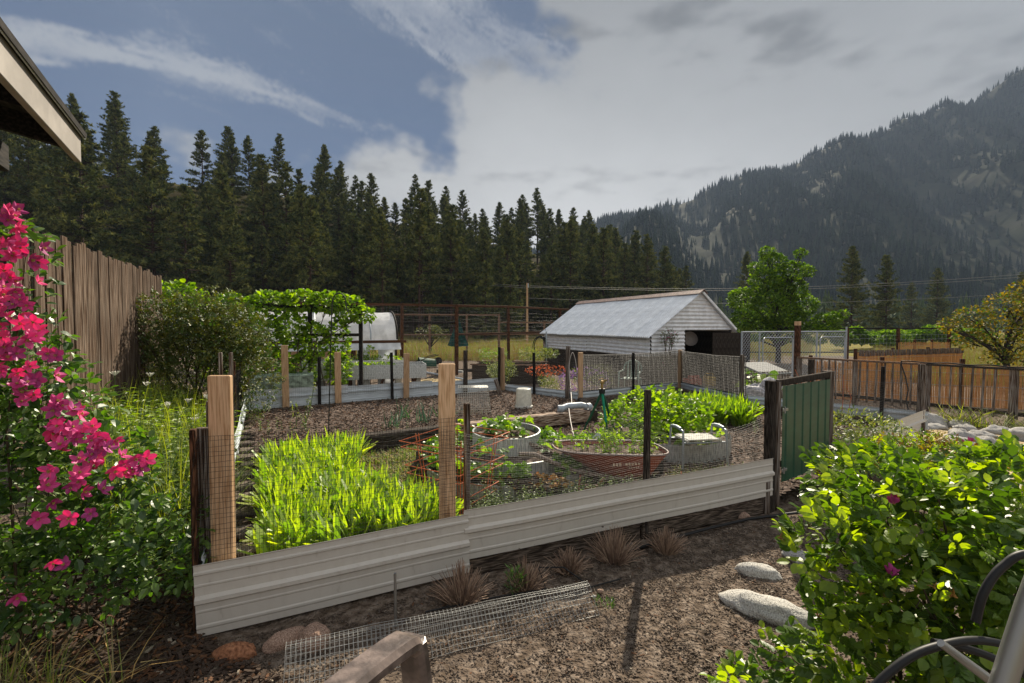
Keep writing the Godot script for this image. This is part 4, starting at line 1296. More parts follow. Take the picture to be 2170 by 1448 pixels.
	for hy in [1.84, 0.55]:
		var m := MB.new()
		m.beam(Vector3(12.6, hy, -26.1), Vector3(23.7, hy, -26.1), 0.04, 0.07)
		part(mf, "rail", m.mesh(), M.blackwood)
	net(mf, "wire_mesh", Vector3(12.6, 0.1, -26.05), Vector3(23.6, 0.1, -26.05), 1.4, 0.2, 0.2, 0.003, M.galv)
# ---------------------------------------------------------------- plants in general
# points in a set of round lobes [centre, radii], more of them near the skin
func lobe_leaves(lobes: Array, n: int, s0: float, s1: float, up := 0.25, skin := 0.55) -> Array:
	var out := []
	var w := []
	var total := 0.0
	for l in lobes:
		total += pow(l[1].x * l[1].y * l[1].z, 0.7)
		w.append(total)
	while out.size() < n:
		var pick := R.randf() * total
		var k := 0
		while w[k] < pick: k += 1
		var d := rdir()
		var r := lerpf(pow(R.randf(), 0.34), rr(0.82, 1.08), skin)
		var p: Vector3 = lobes[k][0] + d * lobes[k][1] * r
		if p.y < 0.02: continue
		var dir := (d * 0.7 + rdir() * 0.75 + Vector3.UP * up).normalized()
		out.append(Transform3D(facing(dir, rr(-0.7, 0.7), rr(s0, s1)), p))
	return out
func random_lobes(c: Vector3, rad: Vector3, n: int, size: float) -> Array:
	var out := []
	for i in n:
		var d := rdir()
		if d.y < -0.35: d.y = -d.y
		out.append([c + d * rad * rr(0.45, 0.85), Vector3(rad.x, rad.y, rad.z) * size * rr(0.7, 1.25)])
	return out
func stems(parent: Node3D, base: Vector3, lobes: Array, r: float, m: Material, spread := 0.1):
	var mb := MB.new()
	for l in lobes:
		var b := base + Vector3(rr(-spread, spread), 0, rr(-spread, spread))
		var e: Vector3 = l[0]
		var mid := b.lerp(e, 0.5) + Vector3(rr(-0.05, 0.05), 0.1, rr(-0.05, 0.05)) * b.distance_to(e)
		mb.tube([b, mid, e, e + (e - mid) * 0.3], [r, r * 0.7, r * 0.4, r * 0.15], 5, false)
		for k in 3:
			var q: Vector3 = e + rdir() * l[1] * 0.7
			mb.tube([mid.lerp(e, 0.6), e.lerp(q, 0.6) + Vector3.UP * 0.02, q], [r * 0.35, r * 0.22, r * 0.1], 4, false)
	part(parent, "stems", mb.mesh(), m).set_meta("kind", "stuff")
func patch_points(poly: PackedVector2Array, n: int) -> Array:
	var lo := poly[0]; var hi := poly[0]
	for p in poly:
		lo = lo.min(p); hi = hi.max(p)
	var out := []
	while out.size() < n:
		var p := Vector2(rr(lo.x, hi.x), rr(lo.y, hi.y))
		if Geometry2D.is_point_in_polygon(p, poly): out.append(p)
	return out
func rock_mesh(sz: Vector3, sd: int, rough := 0.14, seg := 18) -> ArrayMesh:
	var nz := FastNoiseLite.new()
	nz.seed = sd; nz.frequency = 0.9; nz.fractal_octaves = 4
	var st := SurfaceTool.new()
	st.begin(Mesh.PRIMITIVE_TRIANGLES)
	st.set_smooth_group(0)
	for j in seg + 1:
		for i in seg * 2 + 1:
			var a := TAU * (i % (seg * 2)) / (seg * 2); var b := PI * j / seg
			var d := Vector3(sin(b) * cos(a), cos(b), sin(b) * sin(a))
			var k := 1.0 + rough * 2.0 * nz.get_noise_3dv(d * 1.2) + rough * 0.5 * nz.get_noise_3dv(d * 5.0)
			st.add_vertex(d * k * sz * 0.5)
	var w := seg * 2 + 1
	for j in seg:
		for i in seg * 2:
			var a := j * w + i
			for k in [a, a + 1, a + w, a + 1, a + w + 1, a + w]: st.add_index(k)
	st.generate_normals()
	return st.commit()

# ---------------------------------------------------------------- beyond the garden fence
func build_far_garden():
	R.seed = 60
	var straw := PackedVector2Array([Vector2(-4.6, -12.6), Vector2(-1.2, -14.2), Vector2(-1.6, -17.5), Vector2(-3.0, -18.0), Vector2(-4.2, -15.6)])
	var xs := []; var zs := []
	for i in 40: xs.append(-5.0 + i * 0.11)
	for i in 60: zs.append(-18.2 + i * 0.1)
	setting("straw_path", height_mesh(xs, zs, func(x, z): return yard(x, z) + 0.035 + 0.02 * rough_noise.get_noise_2d(x * 6.0, z * 6.0), func(x, z): return poly_has(x, z, straw)), M.straw)
	# two raised galvanised planters
	for k in 2:
		var t := thing("raised_planter", ["front galvanised raised planter on wooden legs with lettuce", "rear galvanised raised planter with leafy greens"][k], "planter", [Vector3(-4.15, 0, -13.95), Vector3(-5.1, 0, -15.75)][k], [0.3, 0.24][k], "raised metal planters")
		var m := MB.new()
		var ln := 3.2
		for s in [-1, 1]:
			m = MB.new()
			m.box(Vector3(0, 0.69, s * 0.5), Vector3(ln, 0.4, 0.025), 0.003)
			part(t, "side", m.mesh(), M.zinc)
			m = MB.new()
			m.box(Vector3(s * (ln / 2 - 0.0125), 0.69, 0), Vector3(0.025, 0.398, 0.97), 0.003)
			part(t, "end", m.mesh(), M.zinc)
		m = MB.new()
		m.box(Vector3(0, 0.76, 0), Vector3(ln - 0.06, 0.06, 0.94))
		part(t, "soil", m.mesh(), M.bed)
		for x in [-1.4, -0.5, 0.4, 1.3]:
			m = MB.new()
			m.beam(Vector3(x, 0.0, -0.4), Vector3(x, 0.48, -0.4), 0.09, 0.09)
			m.beam(Vector3(x - 0.2, 0.05, 0.42), Vector3(x, 0.48, 0.42), 0.05, 0.07)
			part(t, "leg", m.mesh(), M.redwood)
		for x in [-1.25, -0.1, 0.35, 1.35]:
			m = MB.new()
			m.box(Vector3(x, 0.24, 0.3), Vector3(0.2, 0.48, 0.2), 0.01)
			part(t, "block", m.mesh(), M.concrete)
		var lob := [[Vector3(-0.85, 0.92, 0), Vector3(0.38, 0.24, 0.36)], [Vector3(0.25, 0.83, 0), Vector3(0.55, 0.09, 0.3)], [Vector3(-0.2, 0.84, 0.1), Vector3(0.3, 0.1, 0.3)]]
		if k == 1: lob = [[Vector3(-0.2, 0.88, 0), Vector3(0.7, 0.16, 0.4)], [Vector3(0.9, 0.86, 0), Vector3(0.6, 0.14, 0.3)], [Vector3(0.4, 1.05, 0), Vector3(0.3, 0.3, 0.2)]]
		var pl := thing("salad_greens", ["bright curly lettuce growing in the front raised planter", "mixed leafy greens growing in the rear raised planter"][k], "plants", t.position, t.rotation.y, "greens in the planters")
		leaves(pl, "leaf", L.broad, lobe_leaves(lob, 700, 0.5, 0.9, 0.5), M.bean)
	# low green planter behind the left shrub
	var m := MB.new()
	m.box(Vector3(0, 0.55, 0), Vector3(1.4, 0.5, 0.9), 0.02)
	single("planter_box", "pale green planter box half hidden behind the big shrub", "planter", m.mesh(), mat("pale_green", [0.28, 0.36, 0.28], 0.6, "mottle"), Transform3D(Basis(Vector3.UP, 0.4), Vector3(-5.7, 0, -12.0)))
	# closed patio umbrella
	var u := thing("patio_umbrella", "closed dark green patio umbrella by the tall fence", "umbrella", Vector3(-2.3, 0, -20.6))
	m = MB.new()
	var folds := 8
	for i in folds * 2:
		var a0 := TAU * i / (folds * 2); var a1 := TAU * (i + 1) / (folds * 2)
		for j in 6:
			var t0 := j / 6.0; var t1 := (j + 1) / 6.0
			var rad := func(t: float, k: int) -> float: return (0.03 + 0.42 * pow(t, 1.15)) * (1.0 if k % 2 == 0 else 0.6)
			m.quad(Vector3(cos(a0) * rad.call(t0, i), 2.35 - 1.2 * t0, sin(a0) * rad.call(t0, i)), Vector3(cos(a0) * rad.call(t1, i), 2.35 - 1.2 * t1 - 0.05 * (i % 2), sin(a0) * rad.call(t1, i)), Vector3(cos(a1) * rad.call(t1, i + 1), 2.35 - 1.2 * t1 - 0.05 * ((i + 1) % 2), sin(a1) * rad.call(t1, i + 1)), Vector3(cos(a1) * rad.call(t0, i + 1), 2.35 - 1.2 * t0, sin(a1) * rad.call(t0, i + 1)))
	part(u, "canopy", m.mesh(), M.umbrella)
	m = MB.new()
	m.tube([Vector3(0, 0, 0), Vector3(0, 2.4, 0)], 0.02, 8)
	part(u, "pole", m.mesh(), M.redwood)
	m = MB.new()
	m.lathe([Vector2(0.001, 2.47), Vector2(0.03, 2.43), Vector2(0.02, 2.38)], 10)
	part(u, "finial", m.mesh(), M.redwood)
	m = MB.new()
	m.lathe([Vector2(0.001, 0.1), Vector2(0.2, 0.08), Vector2(0.24, 0.0)], 16)
	part(u, "base", m.mesh(), M.concrete)
	# overturned dark cart
	var c := thing("garden_cart", "dark green garden cart tipped over near the umbrella", "cart", Vector3(-4.0, 0, -23.0), 0.4)
	m = MB.new()
	for i in 12:
		var a0 := PI * i / 12.0; var a1 := PI * (i + 1) / 12.0
		m.quad_out(Vector3(-0.45, 0.08 + 0.42 * sin(a0), 0.35 * cos(a0)), Vector3(-0.45, 0.08 + 0.42 * sin(a1), 0.35 * cos(a1)), Vector3(0.35, 0.05 + 0.34 * sin(a1), 0.28 * cos(a1)), Vector3(0.35, 0.05 + 0.34 * sin(a0), 0.28 * cos(a0)), Vector3.ZERO)
	part(c, "tray", m.mesh(), M.tripod_dark)
	for s in [-0.25, 0.25]:
		m = MB.new()
		m.tube([Vector3(-0.9, 0.1, s), Vector3(-0.2, 0.45, s), Vector3(0.45, 0.6, s)], 0.02, 6)
		part(c, "handle", m.mesh(), M.blackwood)
	m = MB.new()
	m.tube([Vector3(0.5, 0.3, -0.04), Vector3(0.5, 0.3, 0.04)], 0.18, 16)
	part(c, "wheel", m.mesh(), M.black_plastic)
	# boarded bed with brown rim
	var b := thing("raised_bed", "dark boarded raised bed with brown rim right of the umbrella", "planter", Vector3(-0.05, 0, -17.2), -0.1)
	for k in 3:
		for s in [-1, 1]:
			m = MB.new()
			m.beam(Vector3(-1.25, 0.11 + 0.21 * k, s * 0.7), Vector3(1.25, 0.11 + 0.21 * k, s * 0.7), 0.04, 0.2, 0.005)
			part(b, "board", m.mesh(), M.timber)
			m = MB.new()
			m.beam(Vector3(s * 1.25, 0.11 + 0.21 * k, -0.7), Vector3(s * 1.25, 0.11 + 0.21 * k, 0.7), 0.04, 0.2, 0.005)
			part(b, "board", m.mesh(), M.timber)
	for s in [-1, 1]:
		m = MB.new()
		m.beam(Vector3(-1.32, 0.66, s * 0.7), Vector3(1.32, 0.66, s * 0.7), 0.14, 0.035, 0.004)
		part(b, "rim", m.mesh(), M.redrail)
	m = MB.new()
	m.box(Vector3(0, 0.52, 0), Vector3(2.45, 0.06, 1.36))
	part(b, "soil", m.mesh(), M.bed)
	m = MB.new()
	m.beam(Vector3(-3.2, 0.05, -20.5), Vector3(2.2, 0.05, -22.0), 0.16, 0.16, 0.02)
	single("ground_timber", "dark timber lying along the foot of the tall fence", "timber", m.mesh(), M.timber)
	m = MB.new()
	m.tube([Vector3(-3.7, 0.05, -20.2), Vector3(-2.3, 0.05, -18.2), Vector3(-1.65, 0.05, -17.3)], 0.045, 8)
	single("irrigation_pipe", "grey irrigation pipe lying on the straw by the umbrella", "pipe", m.mesh(), M.pvc)
	m = MB.new()
	m.tube([Vector3(1.42, 0, -20.0), Vector3(1.42, 1.7, -20.0)], 0.025, 8)
	m.tube([Vector3(1.42, 1.55, -20.0), Vector3(1.42, 1.75, -20.0)], 0.03, 8)
	single("standpipe", "thin grey standpipe left of the shed", "pipe", m.mesh(), M.galv)
	# pale plastic chair by the shed, seen through the netting
	c = thing("plastic_chair", "pale mint plastic chair behind the shade netting", "chair", Vector3(3.55, 0.0, -14.4), -0.5)
	m = MB.new()
	var arcp := []
	for i in 15:
		var a := lerpf(-0.25, PI + 0.25, i / 14.0)
		arcp.append(Vector3(cos(a) * 0.26, 0.72 + sin(a) * 0.22, -0.2 - 0.05 * sin(a)))
	m.tube(arcp, 0.03, 8)
	part(c, "back_frame", m.mesh(), M.mint_plastic)
	for i in 4:
		m = MB.new()
		m.box(Vector3(-0.15 + 0.1 * i, 0.66, -0.23), Vector3(0.05, 0.46, 0.015), 0.004)
		part(c, "back_slat", m.mesh(), M.mint_plastic)
	m = MB.new()
	m.box(Vector3(0, 0.42, 0.02), Vector3(0.5, 0.03, 0.48), 0.01)
	part(c, "seat", m.mesh(), M.mint_plastic)
	for s in [-1, 1]:
		m = MB.new()
		m.tube([Vector3(s * 0.27, 0.64, -0.2), Vector3(s * 0.3, 0.62, 0.15), Vector3(s * 0.3, 0.55, 0.24), Vector3(s * 0.29, 0.0, 0.26)], 0.025, 8)
		part(c, "arm", m.mesh(), M.mint_plastic)
		m = MB.new()
		m.tube([Vector3(s * 0.24, 0.42, -0.2), Vector3(s * 0.26, 0.0, -0.28)], 0.024, 8)
		part(c, "leg", m.mesh(), M.mint_plastic)
	# toys by the shed door
	m = MB.new()
	m.box(Vector3(0, 0.12, 0), Vector3(0.5, 0.22, 0.3), 0.03); m.box(Vector3(0.05, 0.27, 0), Vector3(0.3, 0.08, 0.22), 0.02)
	single("red_toy_box", "small red plastic box on the ground by the shed door", "box", m.mesh(), M.red_plastic, Transform3D(Basis(Vector3.UP, 0.4), Vector3(5.35, 0.2, -14.3)))
	m = MB.new()
	m.box(Vector3(0, 0.15, 0), Vector3(0.3, 0.28, 0.3), 0.03)
	m.tube([Vector3(-0.13, 0.28, 0), Vector3(-0.1, 0.38, 0), Vector3(0.1, 0.38, 0), Vector3(0.13, 0.28, 0)], 0.015, 6)
	single("yellow_bucket", "yellow plastic tub beside the red box by the shed door", "tub", m.mesh(), M.yellow_plastic, Transform3D(Basis(), Vector3(5.85, 0.2, -14.3)))
	m = MB.new()
	m.box(Vector3(0, 0.1, 0), Vector3(2.2, 0.2, 0.8), 0.01)
	single("door_step", "low dark wooden step in front of the shed door", "step", m.mesh(), M.dark_0, Transform3D(Basis(Vector3.UP, 0.36), Vector3(5.6, 0, -14.3)))
	# crumpled grey bag beside the gate
	single("crumpled_bag", "crumpled grey plastic bag on the ground behind the right fence", "bag", rock_mesh(Vector3(0.85, 0.62, 0.6), 9, 0.35, 22), M.tarp, Transform3D(Basis(), Vector3(5.75, 0.38, -11.1)))
	# wooden crate with slatted sides and pale lid behind the rhubarb
	var cr := thing("slatted_crate", "grey slatted crate with pale lid behind the rhubarb", "crate", Vector3(7.0, 0, -13.3), 0.3)
	for i in 9:
		part(cr, "slat", post_mesh(0.07, 0.75, 0.02, 0.003), [M.grey_0, M.grey_1, M.grey_2][i % 3], Transform3D(Basis(), Vector3(-0.4 + 0.1 * i, 0.02, 0.36)))
		part(cr, "slat", post_mesh(0.02, 0.75, 0.07, 0.003), [M.grey_0, M.grey_1, M.grey_2][i % 3], Transform3D(Basis(), Vector3(-0.46, 0.02, -0.4 + 0.095 * i)))
	m = MB.new()
	m.box(Vector3(0, 0.82, -0.05), Vector3(1.0, 0.04, 0.95), 0.01, Basis(Vector3.RIGHT, 0.25))
	part(cr, "lid", m.mesh(), M.concrete)
	# utility pole and wires
	var up := thing("utility_pole", "thin brown utility pole in front of the pines", "pole", Vector3(1.62, -0.25, -52))
	m = MB.new()
	m.tube([Vector3(0, 0, 0), Vector3(0, 6.8, 0)], [0.14, 0.1], 8)
	part(up, "shaft", m.mesh(), M.new_3)
	m = MB.new()
	m.tube([Vector3(0.08, 6.3, 0), Vector3(0.08, 6.75, 0)], 0.09, 8)
	part(up, "insulator", m.mesh(), M.galv)
	for w in [["upper overhead wire running right from the utility pole", 6.5, 7.0, 0.016], ["middle overhead wire running right from the utility pole", 6.35, 6.75, 0.016], ["lowest overhead wire running right from the utility pole", 5.2, 5.3, 0.013]]:
		m = MB.new()
		var p := []
		for i in 13:
			var t := i / 12.0
			p.append(Vector3(1.62, w[1] - 0.25, -52).lerp(Vector3(52, w[2], -40), t) - Vector3.UP * 1.0 * sin(t * PI))
		m.tube(p, w[3], 4, false)
		single("overhead_wire", w[0], "wire", m.mesh(), M.cable, Transform3D(), "overhead wires")
	for k in 2:
		m = MB.new()
		m.tube([Vector3(1.62, 6.2 - 0.2 * k, -52), Vector3(-3.0, 7.6 - 0.2 * k, -65), Vector3(-9.5, 12.6 - 0.2 * k, -84)], 0.016, 4, false)
		single("overhead_wire", ["upper wire climbing left from the pole into the pines", "lower wire climbing left from the pole into the pines"][k], "wire", m.mesh(), M.cable, Transform3D(), "overhead wires")

# ---------------------------------------------------------------- beds
func build_beds():
	R.seed = 70
	var xs := steps(-5.6, 7.5, -0.3, 0.06, 1.008); var zs := steps(-13.2, -2.9, -4.5, 0.05, 1.012)
	setting("garden_soil", height_mesh(xs, zs, func(x, z): return 0.17 + 0.03 * rough_noise.get_noise_2d(x * 2.0, z * 2.0) + 0.022 * rough_noise.get_noise_2d(x * 11.0, z * 11.0), func(x, z): return poly_has(x, z, GARDEN)), M.bed)
	setting("back_bed_soil", height_mesh(xs, zs, func(x, z): return 0.3 + 0.05 * rough_noise.get_noise_2d(x * 1.6, z * 1.6) + 0.025 * rough_noise.get_noise_2d(x * 9.0, z * 9.0), func(x, z): return poly_has(x, z, BACKBED)), M.bed)
	# sleepers that edge the back bed
	var e0 := Vector3(-3.3, 0.3, -6.27); var e1 := Vector3(1.44, 0.3, -9.1)
	var bed := thing("timber_edge", "dark railway sleepers edging the back vegetable bed", "timbers")
	for k in 2:
		var m := MB.new()
		m.beam(Vector3.ZERO, Vector3(0, 0, -2.74), 0.2, 0.22, 0.018)
		var d := (e1 - e0).normalized()
		part(bed, "sleeper", m.mesh(), M.timber_pale if k == 1 else M.timber, Transform3D(Basis(Vector3.UP, atan2(-d.x, -d.z)), e0.lerp(e1, 0.5 * k) + Vector3.UP * 0.01))
	var m := MB.new()
	m.beam(Vector3(1.55, 0.28, -9.15), Vector3(1.58, 0.28, -10.85), 0.18, 0.2, 0.015)
	part(bed, "sleeper", m.mesh(), M.timber)
	# weathered boards along the left fence
	var bp := thing("board_path", "loose grey boards laid along the left fence", "boards")
	for k in 15:
		var t := k / 15.0
		var o := Vector3(-1.78, 0, -3.35).lerp(Vector3(-4.75, 0, -9.0), t)
		m = MB.new()
		m.box(Vector3.ZERO, Vector3(rr(0.42, 0.6), 0.04, 0.2), 0.006)
		part(bp, "board", m.mesh(), [M.grey_0, M.grey_1, M.grey_3, M.dark_1][k % 4], Transform3D(Basis(Vector3.UP, rr(0.35, 0.6)), o + Vector3(rr(-0.04, 0.04), 0.25 + rr(0, 0.03), 0)))
	# mulch: bark crumbs over the beds
	var chip := MB.new()
	chip.box(Vector3.ZERO, Vector3(0.03, 0.008, 0.014))
	var cm := chip.mesh()
	for kind in 3:
		var xf := []
		for p in patch_points(GARDEN, [9000, 5000, 3500][kind]):
			var y := 0.34 if poly_has(p.x, p.y, BACKBED) else 0.195
			xf.append(Transform3D(Basis(rdir(), rr(0, 0.9)) * Basis(Vector3.UP, rr(0, TAU)) * Basis.from_scale(Vector3(rr(0.6, 1.8), rr(0.6, 1.6), rr(0.6, 1.6))), Vector3(p.x, y + rr(-0.02, 0.02), p.y)))
		var o := multi(self, "bark_mulch", cm, xf, [M.bark, M.bark_red, M.crumb][kind])
		tag(o, ["dark bark mulch spread over the vegetable beds", "reddish bark chips among the mulch of the beds", "pale soil crumbs among the mulch of the beds"][kind], "mulch")
# ---------------------------------------------------------------- things standing in the garden
func build_garden_things():
	R.seed = 80
	# shepherd's hook
	var m := MB.new()
	var p := [Vector3(-2.62, 0.15, -6.85)]
	for i in 5: p.append(Vector3(-2.62 + 0.012 * i, 0.6 + 0.4 * i, -6.87 - 0.01 * i))
	for i in 10:
		var a := PI - i * 0.36
		p.append(Vector3(-2.47 + 0.095 * cos(a), 2.34 + 0.12 * sin(a), -6.92))
	p.append(Vector3(-2.36, 2.22, -6.92)); p.append(Vector3(-2.34, 2.18, -6.92))
	m.tube(p, 0.008, 6)
	single("shepherd_hook", "black metal shepherd's hook standing at the iris bed", "hook", m.mesh(), M.black_plastic)
	# white bucket upside down
	var b := thing("bucket", "white plastic bucket turned upside down on the back bed", "bucket", Vector3(0.24, 0.31, -9.9))
	m = MB.new()
	m.lathe([Vector2(0.001, 0.4), Vector2(0.13, 0.4), Vector2(0.148, 0.39), Vector2(0.152, 0.37), Vector2(0.168, 0.06), Vector2(0.17, 0.0)], 32)
	part(b, "body", m.mesh(), M.white_plastic)
	m = MB.new()
	m.lathe([Vector2(0.165, 0.05), Vector2(0.187, 0.045), Vector2(0.19, 0.01), Vector2(0.17, 0.0)], 32)
	part(b, "rim", m.mesh(), M.white_plastic)
	# wire basket upside down over seedlings
	var wb := thing("wire_basket", "upturned silver wire basket on the back bed", "basket", Vector3(-0.75, 0.32, -9.3), 0.1)
	m = MB.new()
	var bw := 0.56; var bd := 0.4; var bh := 0.5
	for i in 17:
		var x := lerpf(-bw, bw, i / 16.0) * 0.5
		m.tube([Vector3(x * 1.2, 0, bd * 0.55), Vector3(x, bh, bd * 0.5), Vector3(x, bh, -bd * 0.5), Vector3(x * 1.2, 0, -bd * 0.55)], 0.0028, 4, false)
	for i in 12:
		var z := lerpf(-bd, bd, i / 11.0) * 0.5
		m.tube([Vector3(-bw * 0.6, 0, z * 1.1), Vector3(-bw * 0.5, bh, z), Vector3(bw * 0.5, bh, z), Vector3(bw * 0.6, 0, z * 1.1)], 0.0028, 4, false)
	for j in 12:
		var k := j / 11.0
		var sx := lerpf(0.6, 0.5, k) * bw; var sz := lerpf(0.55, 0.5, k) * bd
		var y := bh * k
		m.tube([Vector3(-sx, y, -sz), Vector3(sx, y, -sz), Vector3(sx, y, sz), Vector3(-sx, y, sz), Vector3(-sx, y, -sz)], 0.0028, 4, false)
	part(wb, "wires", m.mesh(), M.wire)
	# pvc tee lying on the sleeper
	var pv := thing("pipe_fitting", "grey plastic pipe tee lying on the sleeper end", "pipe", Vector3(1.15, 0.47, -9.0), 0.4)
	m = MB.new()
	m.tube([Vector3(-0.3, 0, 0.05), Vector3(-0.12, 0.03, 0), Vector3(0.16, 0.03, 0), Vector3(0.28, 0, 0.06)], 0.058, 14, false)
	part(pv, "body", m.mesh(), M.pvc)
	for x in [[-0.3, 0.05, -0.3], [0.28, 0.06, 0.4]]:
		m = MB.new()
		m.lathe([Vector2(0.05, -0.05), Vector2(0.07, -0.05), Vector2(0.07, 0.05), Vector2(0.05, 0.05), Vector2(0.05, -0.05)], 16)
		part(pv, "collar", m.mesh(), M.pvc, Transform3D(Basis(Vector3.UP, x[2]) * Basis(Vector3.BACK, PI / 2), Vector3(x[0], 0, x[1])))
	# hose rising over the paired posts and down to the tripod
	m = MB.new()
	m.tube(smooth([Vector3(1.5, 0.4, -10.85), Vector3(1.44, 1.1, -10.82), Vector3(1.38, 1.36, -10.82), Vector3(1.33, 1.36, -10.8), Vector3(1.27, 1.1, -10.75), Vector3(1.25, 0.7, -10.3), Vector3(1.14, 0.5, -9.2), Vector3(1.05, 0.48, -8.9), Vector3(0.98, 0.25, -7.6), Vector3(1.05, 0.22, -7.1), Vector3(1.25, 0.21, -6.9)]), 0.01, 7)
	single("water_hose", "pale grey hose looped over the posts and running to the sprinkler", "hose", m.mesh(), M.hose_grey)
	# sprinkler tripod
	var sp := thing("sprinkler_tripod", "green tripod sprinkler with brass head", "sprinkler", Vector3(1.3, 0.19, -6.95))
	for a in [[0.08, 0.2], [-0.36, -0.1], [0.3, -0.2]]:
		m = MB.new()
		m.tube([Vector3(0, 0.86, 0), Vector3(a[0] * 0.5, 0.43, a[1] * 0.5)], 0.019, 8)
		var lg := part(sp, "leg", m.mesh(), M.tripod if a[0] == 0.08 else M.tripod_dark)
		m = MB.new()
		m.tube([Vector3(a[0] * 0.5, 0.45, a[1] * 0.5), Vector3(a[0], 0, a[1])], 0.013, 8)
		part(lg, "lower_leg", m.mesh(), M.tripod_dark)
	m = MB.new()
	m.tube([Vector3(0, 0.83, 0), Vector3(0, 0.9, 0)], 0.045, 10)
	part(sp, "hub", m.mesh(), M.black_plastic)
	m = MB.new()
	m.tube([Vector3(0, 0.9, 0), Vector3(0, 0.97, 0)], 0.018, 8)
	m.box(Vector3(0, 0.99, 0), Vector3(0.05, 0.05, 0.05), 0.01)
	m.tube([Vector3(0, 0.99, 0), Vector3(0.06, 1.03, 0.02)], 0.012, 8)
	m.tube([Vector3(-0.05, 1.02, 0), Vector3(0, 1.05, 0), Vector3(0.04, 1.02, 0)], 0.006, 6)
	part(sp, "head", m.mesh(), M.brass)
	# strawberry terraces: three galvanised rings of bent sheet
	var sy := thing("ring_planter", "three-tiered planter of galvanised metal rings", "planter", Vector3(-0.1, 0.18, -5.95))
	var rings := [[0.95, -0.05, 0.2, Vector3(0.0, 0, 0.05)], [0.72, 0.0, 0.33, Vector3(0.05, 0, 0.0)], [0.42, 0.2, 0.5, Vector3(0.03, 0, -0.12)]]
	for r in rings:
		m = MB.new()
		var rip: float = 0.012 / r[0] * 0.6
		m.lathe([Vector2(r[0], r[1]), Vector2(r[0], r[2])], 150 if r[0] > 0.5 else 90, rip)
		m.lathe([Vector2(r[0] - 0.008, r[2]), Vector2(r[0] - 0.008, r[1])], 150 if r[0] > 0.5 else 90, rip)
		m.lathe([Vector2(r[0] - 0.012, r[2]), Vector2(r[0] - 0.006, r[2] + 0.008), Vector2(r[0] + 0.008, r[2] + 0.006), Vector2(r[0] + 0.01, r[2] - 0.006)], 60)
		var ro := part(sy, "ring", m.mesh(), M.zinc, Transform3D(Basis(Vector3.RIGHT, 0.04), r[3]))
		m = MB.new()
		m.lathe([Vector2(0.001, r[2] - 0.05), Vector2(r[0] * 0.6, r[2] - 0.04), Vector2(r[0] - 0.015, r[2] - 0.06)], 30)
		part(ro, "soil", m.mesh(), M.bed)
	single("root_mat", "brown fibrous root mat hanging over the left edge of the ring planter", "root mat", rock_mesh(Vector3(0.42, 0.4, 0.36), 17, 0.3), M.fiber, Transform3D(Basis(Vector3.UP, 0.5), Vector3(-0.97, 0.3, -5.75)))
	single("root_mat", "dark fibrous root mat under the strawberries at the front of the ring planter", "root mat", rock_mesh(Vector3(0.75, 0.24, 0.2), 23, 0.3), M.fiber, Transform3D(Basis(), Vector3(0.12, 0.3, -5.03)))
	# wheelbarrow used as a planter
	var w := thing("wheelbarrow", "rusty red wheelbarrow used as a planter", "wheelbarrow", Vector3(1.15, 0.19, -5.6), 0.12)
	m = MB.new()
	var ringp := func(t: float, k: float) -> Vector3:
		# rim k=1, floor k=0; front (wheel end) is +x
		var a := TAU * t
		var cx := cos(a); var sz := sin(a)
		var ex := pow(absf(cx), 0.6) * signf(cx); var ez := pow(absf(sz), 0.6) * signf(sz)
		var half := lerpf(0.3, 0.66, k)
		return Vector3(ex * half + lerpf(0.16, -0.02, k) + 0.0, lerpf(0.08, 0.36 + 0.03 * (1.0 - ex), k), ez * lerpf(0.17, 0.34, k) * (1.0 + 0.12 * ex))
	var N := 48
	for i in N:
		for j in 4:
			var a: Vector3 = ringp.call(float(i) / N, j / 4.0); var b2: Vector3 = ringp.call(float(i + 1) / N, j / 4.0)
			var c: Vector3 = ringp.call(float(i + 1) / N, (j + 1) / 4.0); var d: Vector3 = ringp.call(float(i) / N, (j + 1) / 4.0)
			m.quad_out(a, b2, c, d, Vector3(0, 0.3, 0))
		m.tri(Vector3(0.05, 0.1, 0), ringp.call(float(i) / N, 0.0), ringp.call(float(i + 1) / N, 0.0))
	var tray := part(w, "tray", m.mesh(), M.barrow)
	m = MB.new()
	p = []
	for i in N + 1: p.append(ringp.call(float(i) / N, 1.0))
	m.tube(p, 0.012, 6, false)
	part(tray, "rim", m.mesh(), M.barrow_rim)
	m = MB.new()
	for i in N: m.tri_out(Vector3(0, 0.33, 0), ringp.call(float(i) / N, 0.86), ringp.call(float(i + 1) / N, 0.86), Vector3(0, -5, 0))
	part(w, "soil", m.mesh(), M.bed)
	# worn tan lettering on the side of the tray
	m = MB.new()
	for k in 9:
		if k == 3: continue
		m.box(Vector3(-0.06 + 0.036 * k, 0.27, 0.3), Vector3(0.026, 0.035 if k < 3 else 0.028, 0.004), 0.0, Basis(Vector3.BACK, -0.25) * Basis(Vector3.RIGHT, -0.55))
	for k in 5: m.box(Vector3(0.13 + 0.025 * k, 0.225, 0.276), Vector3(0.017, 0.014, 0.004), 0.0, Basis(Vector3.BACK, -0.25) * Basis(Vector3.RIGHT, -0.55))
	part(tray, "lettering", m.mesh(), M.twig_dry).set_meta("kind", "stuff")
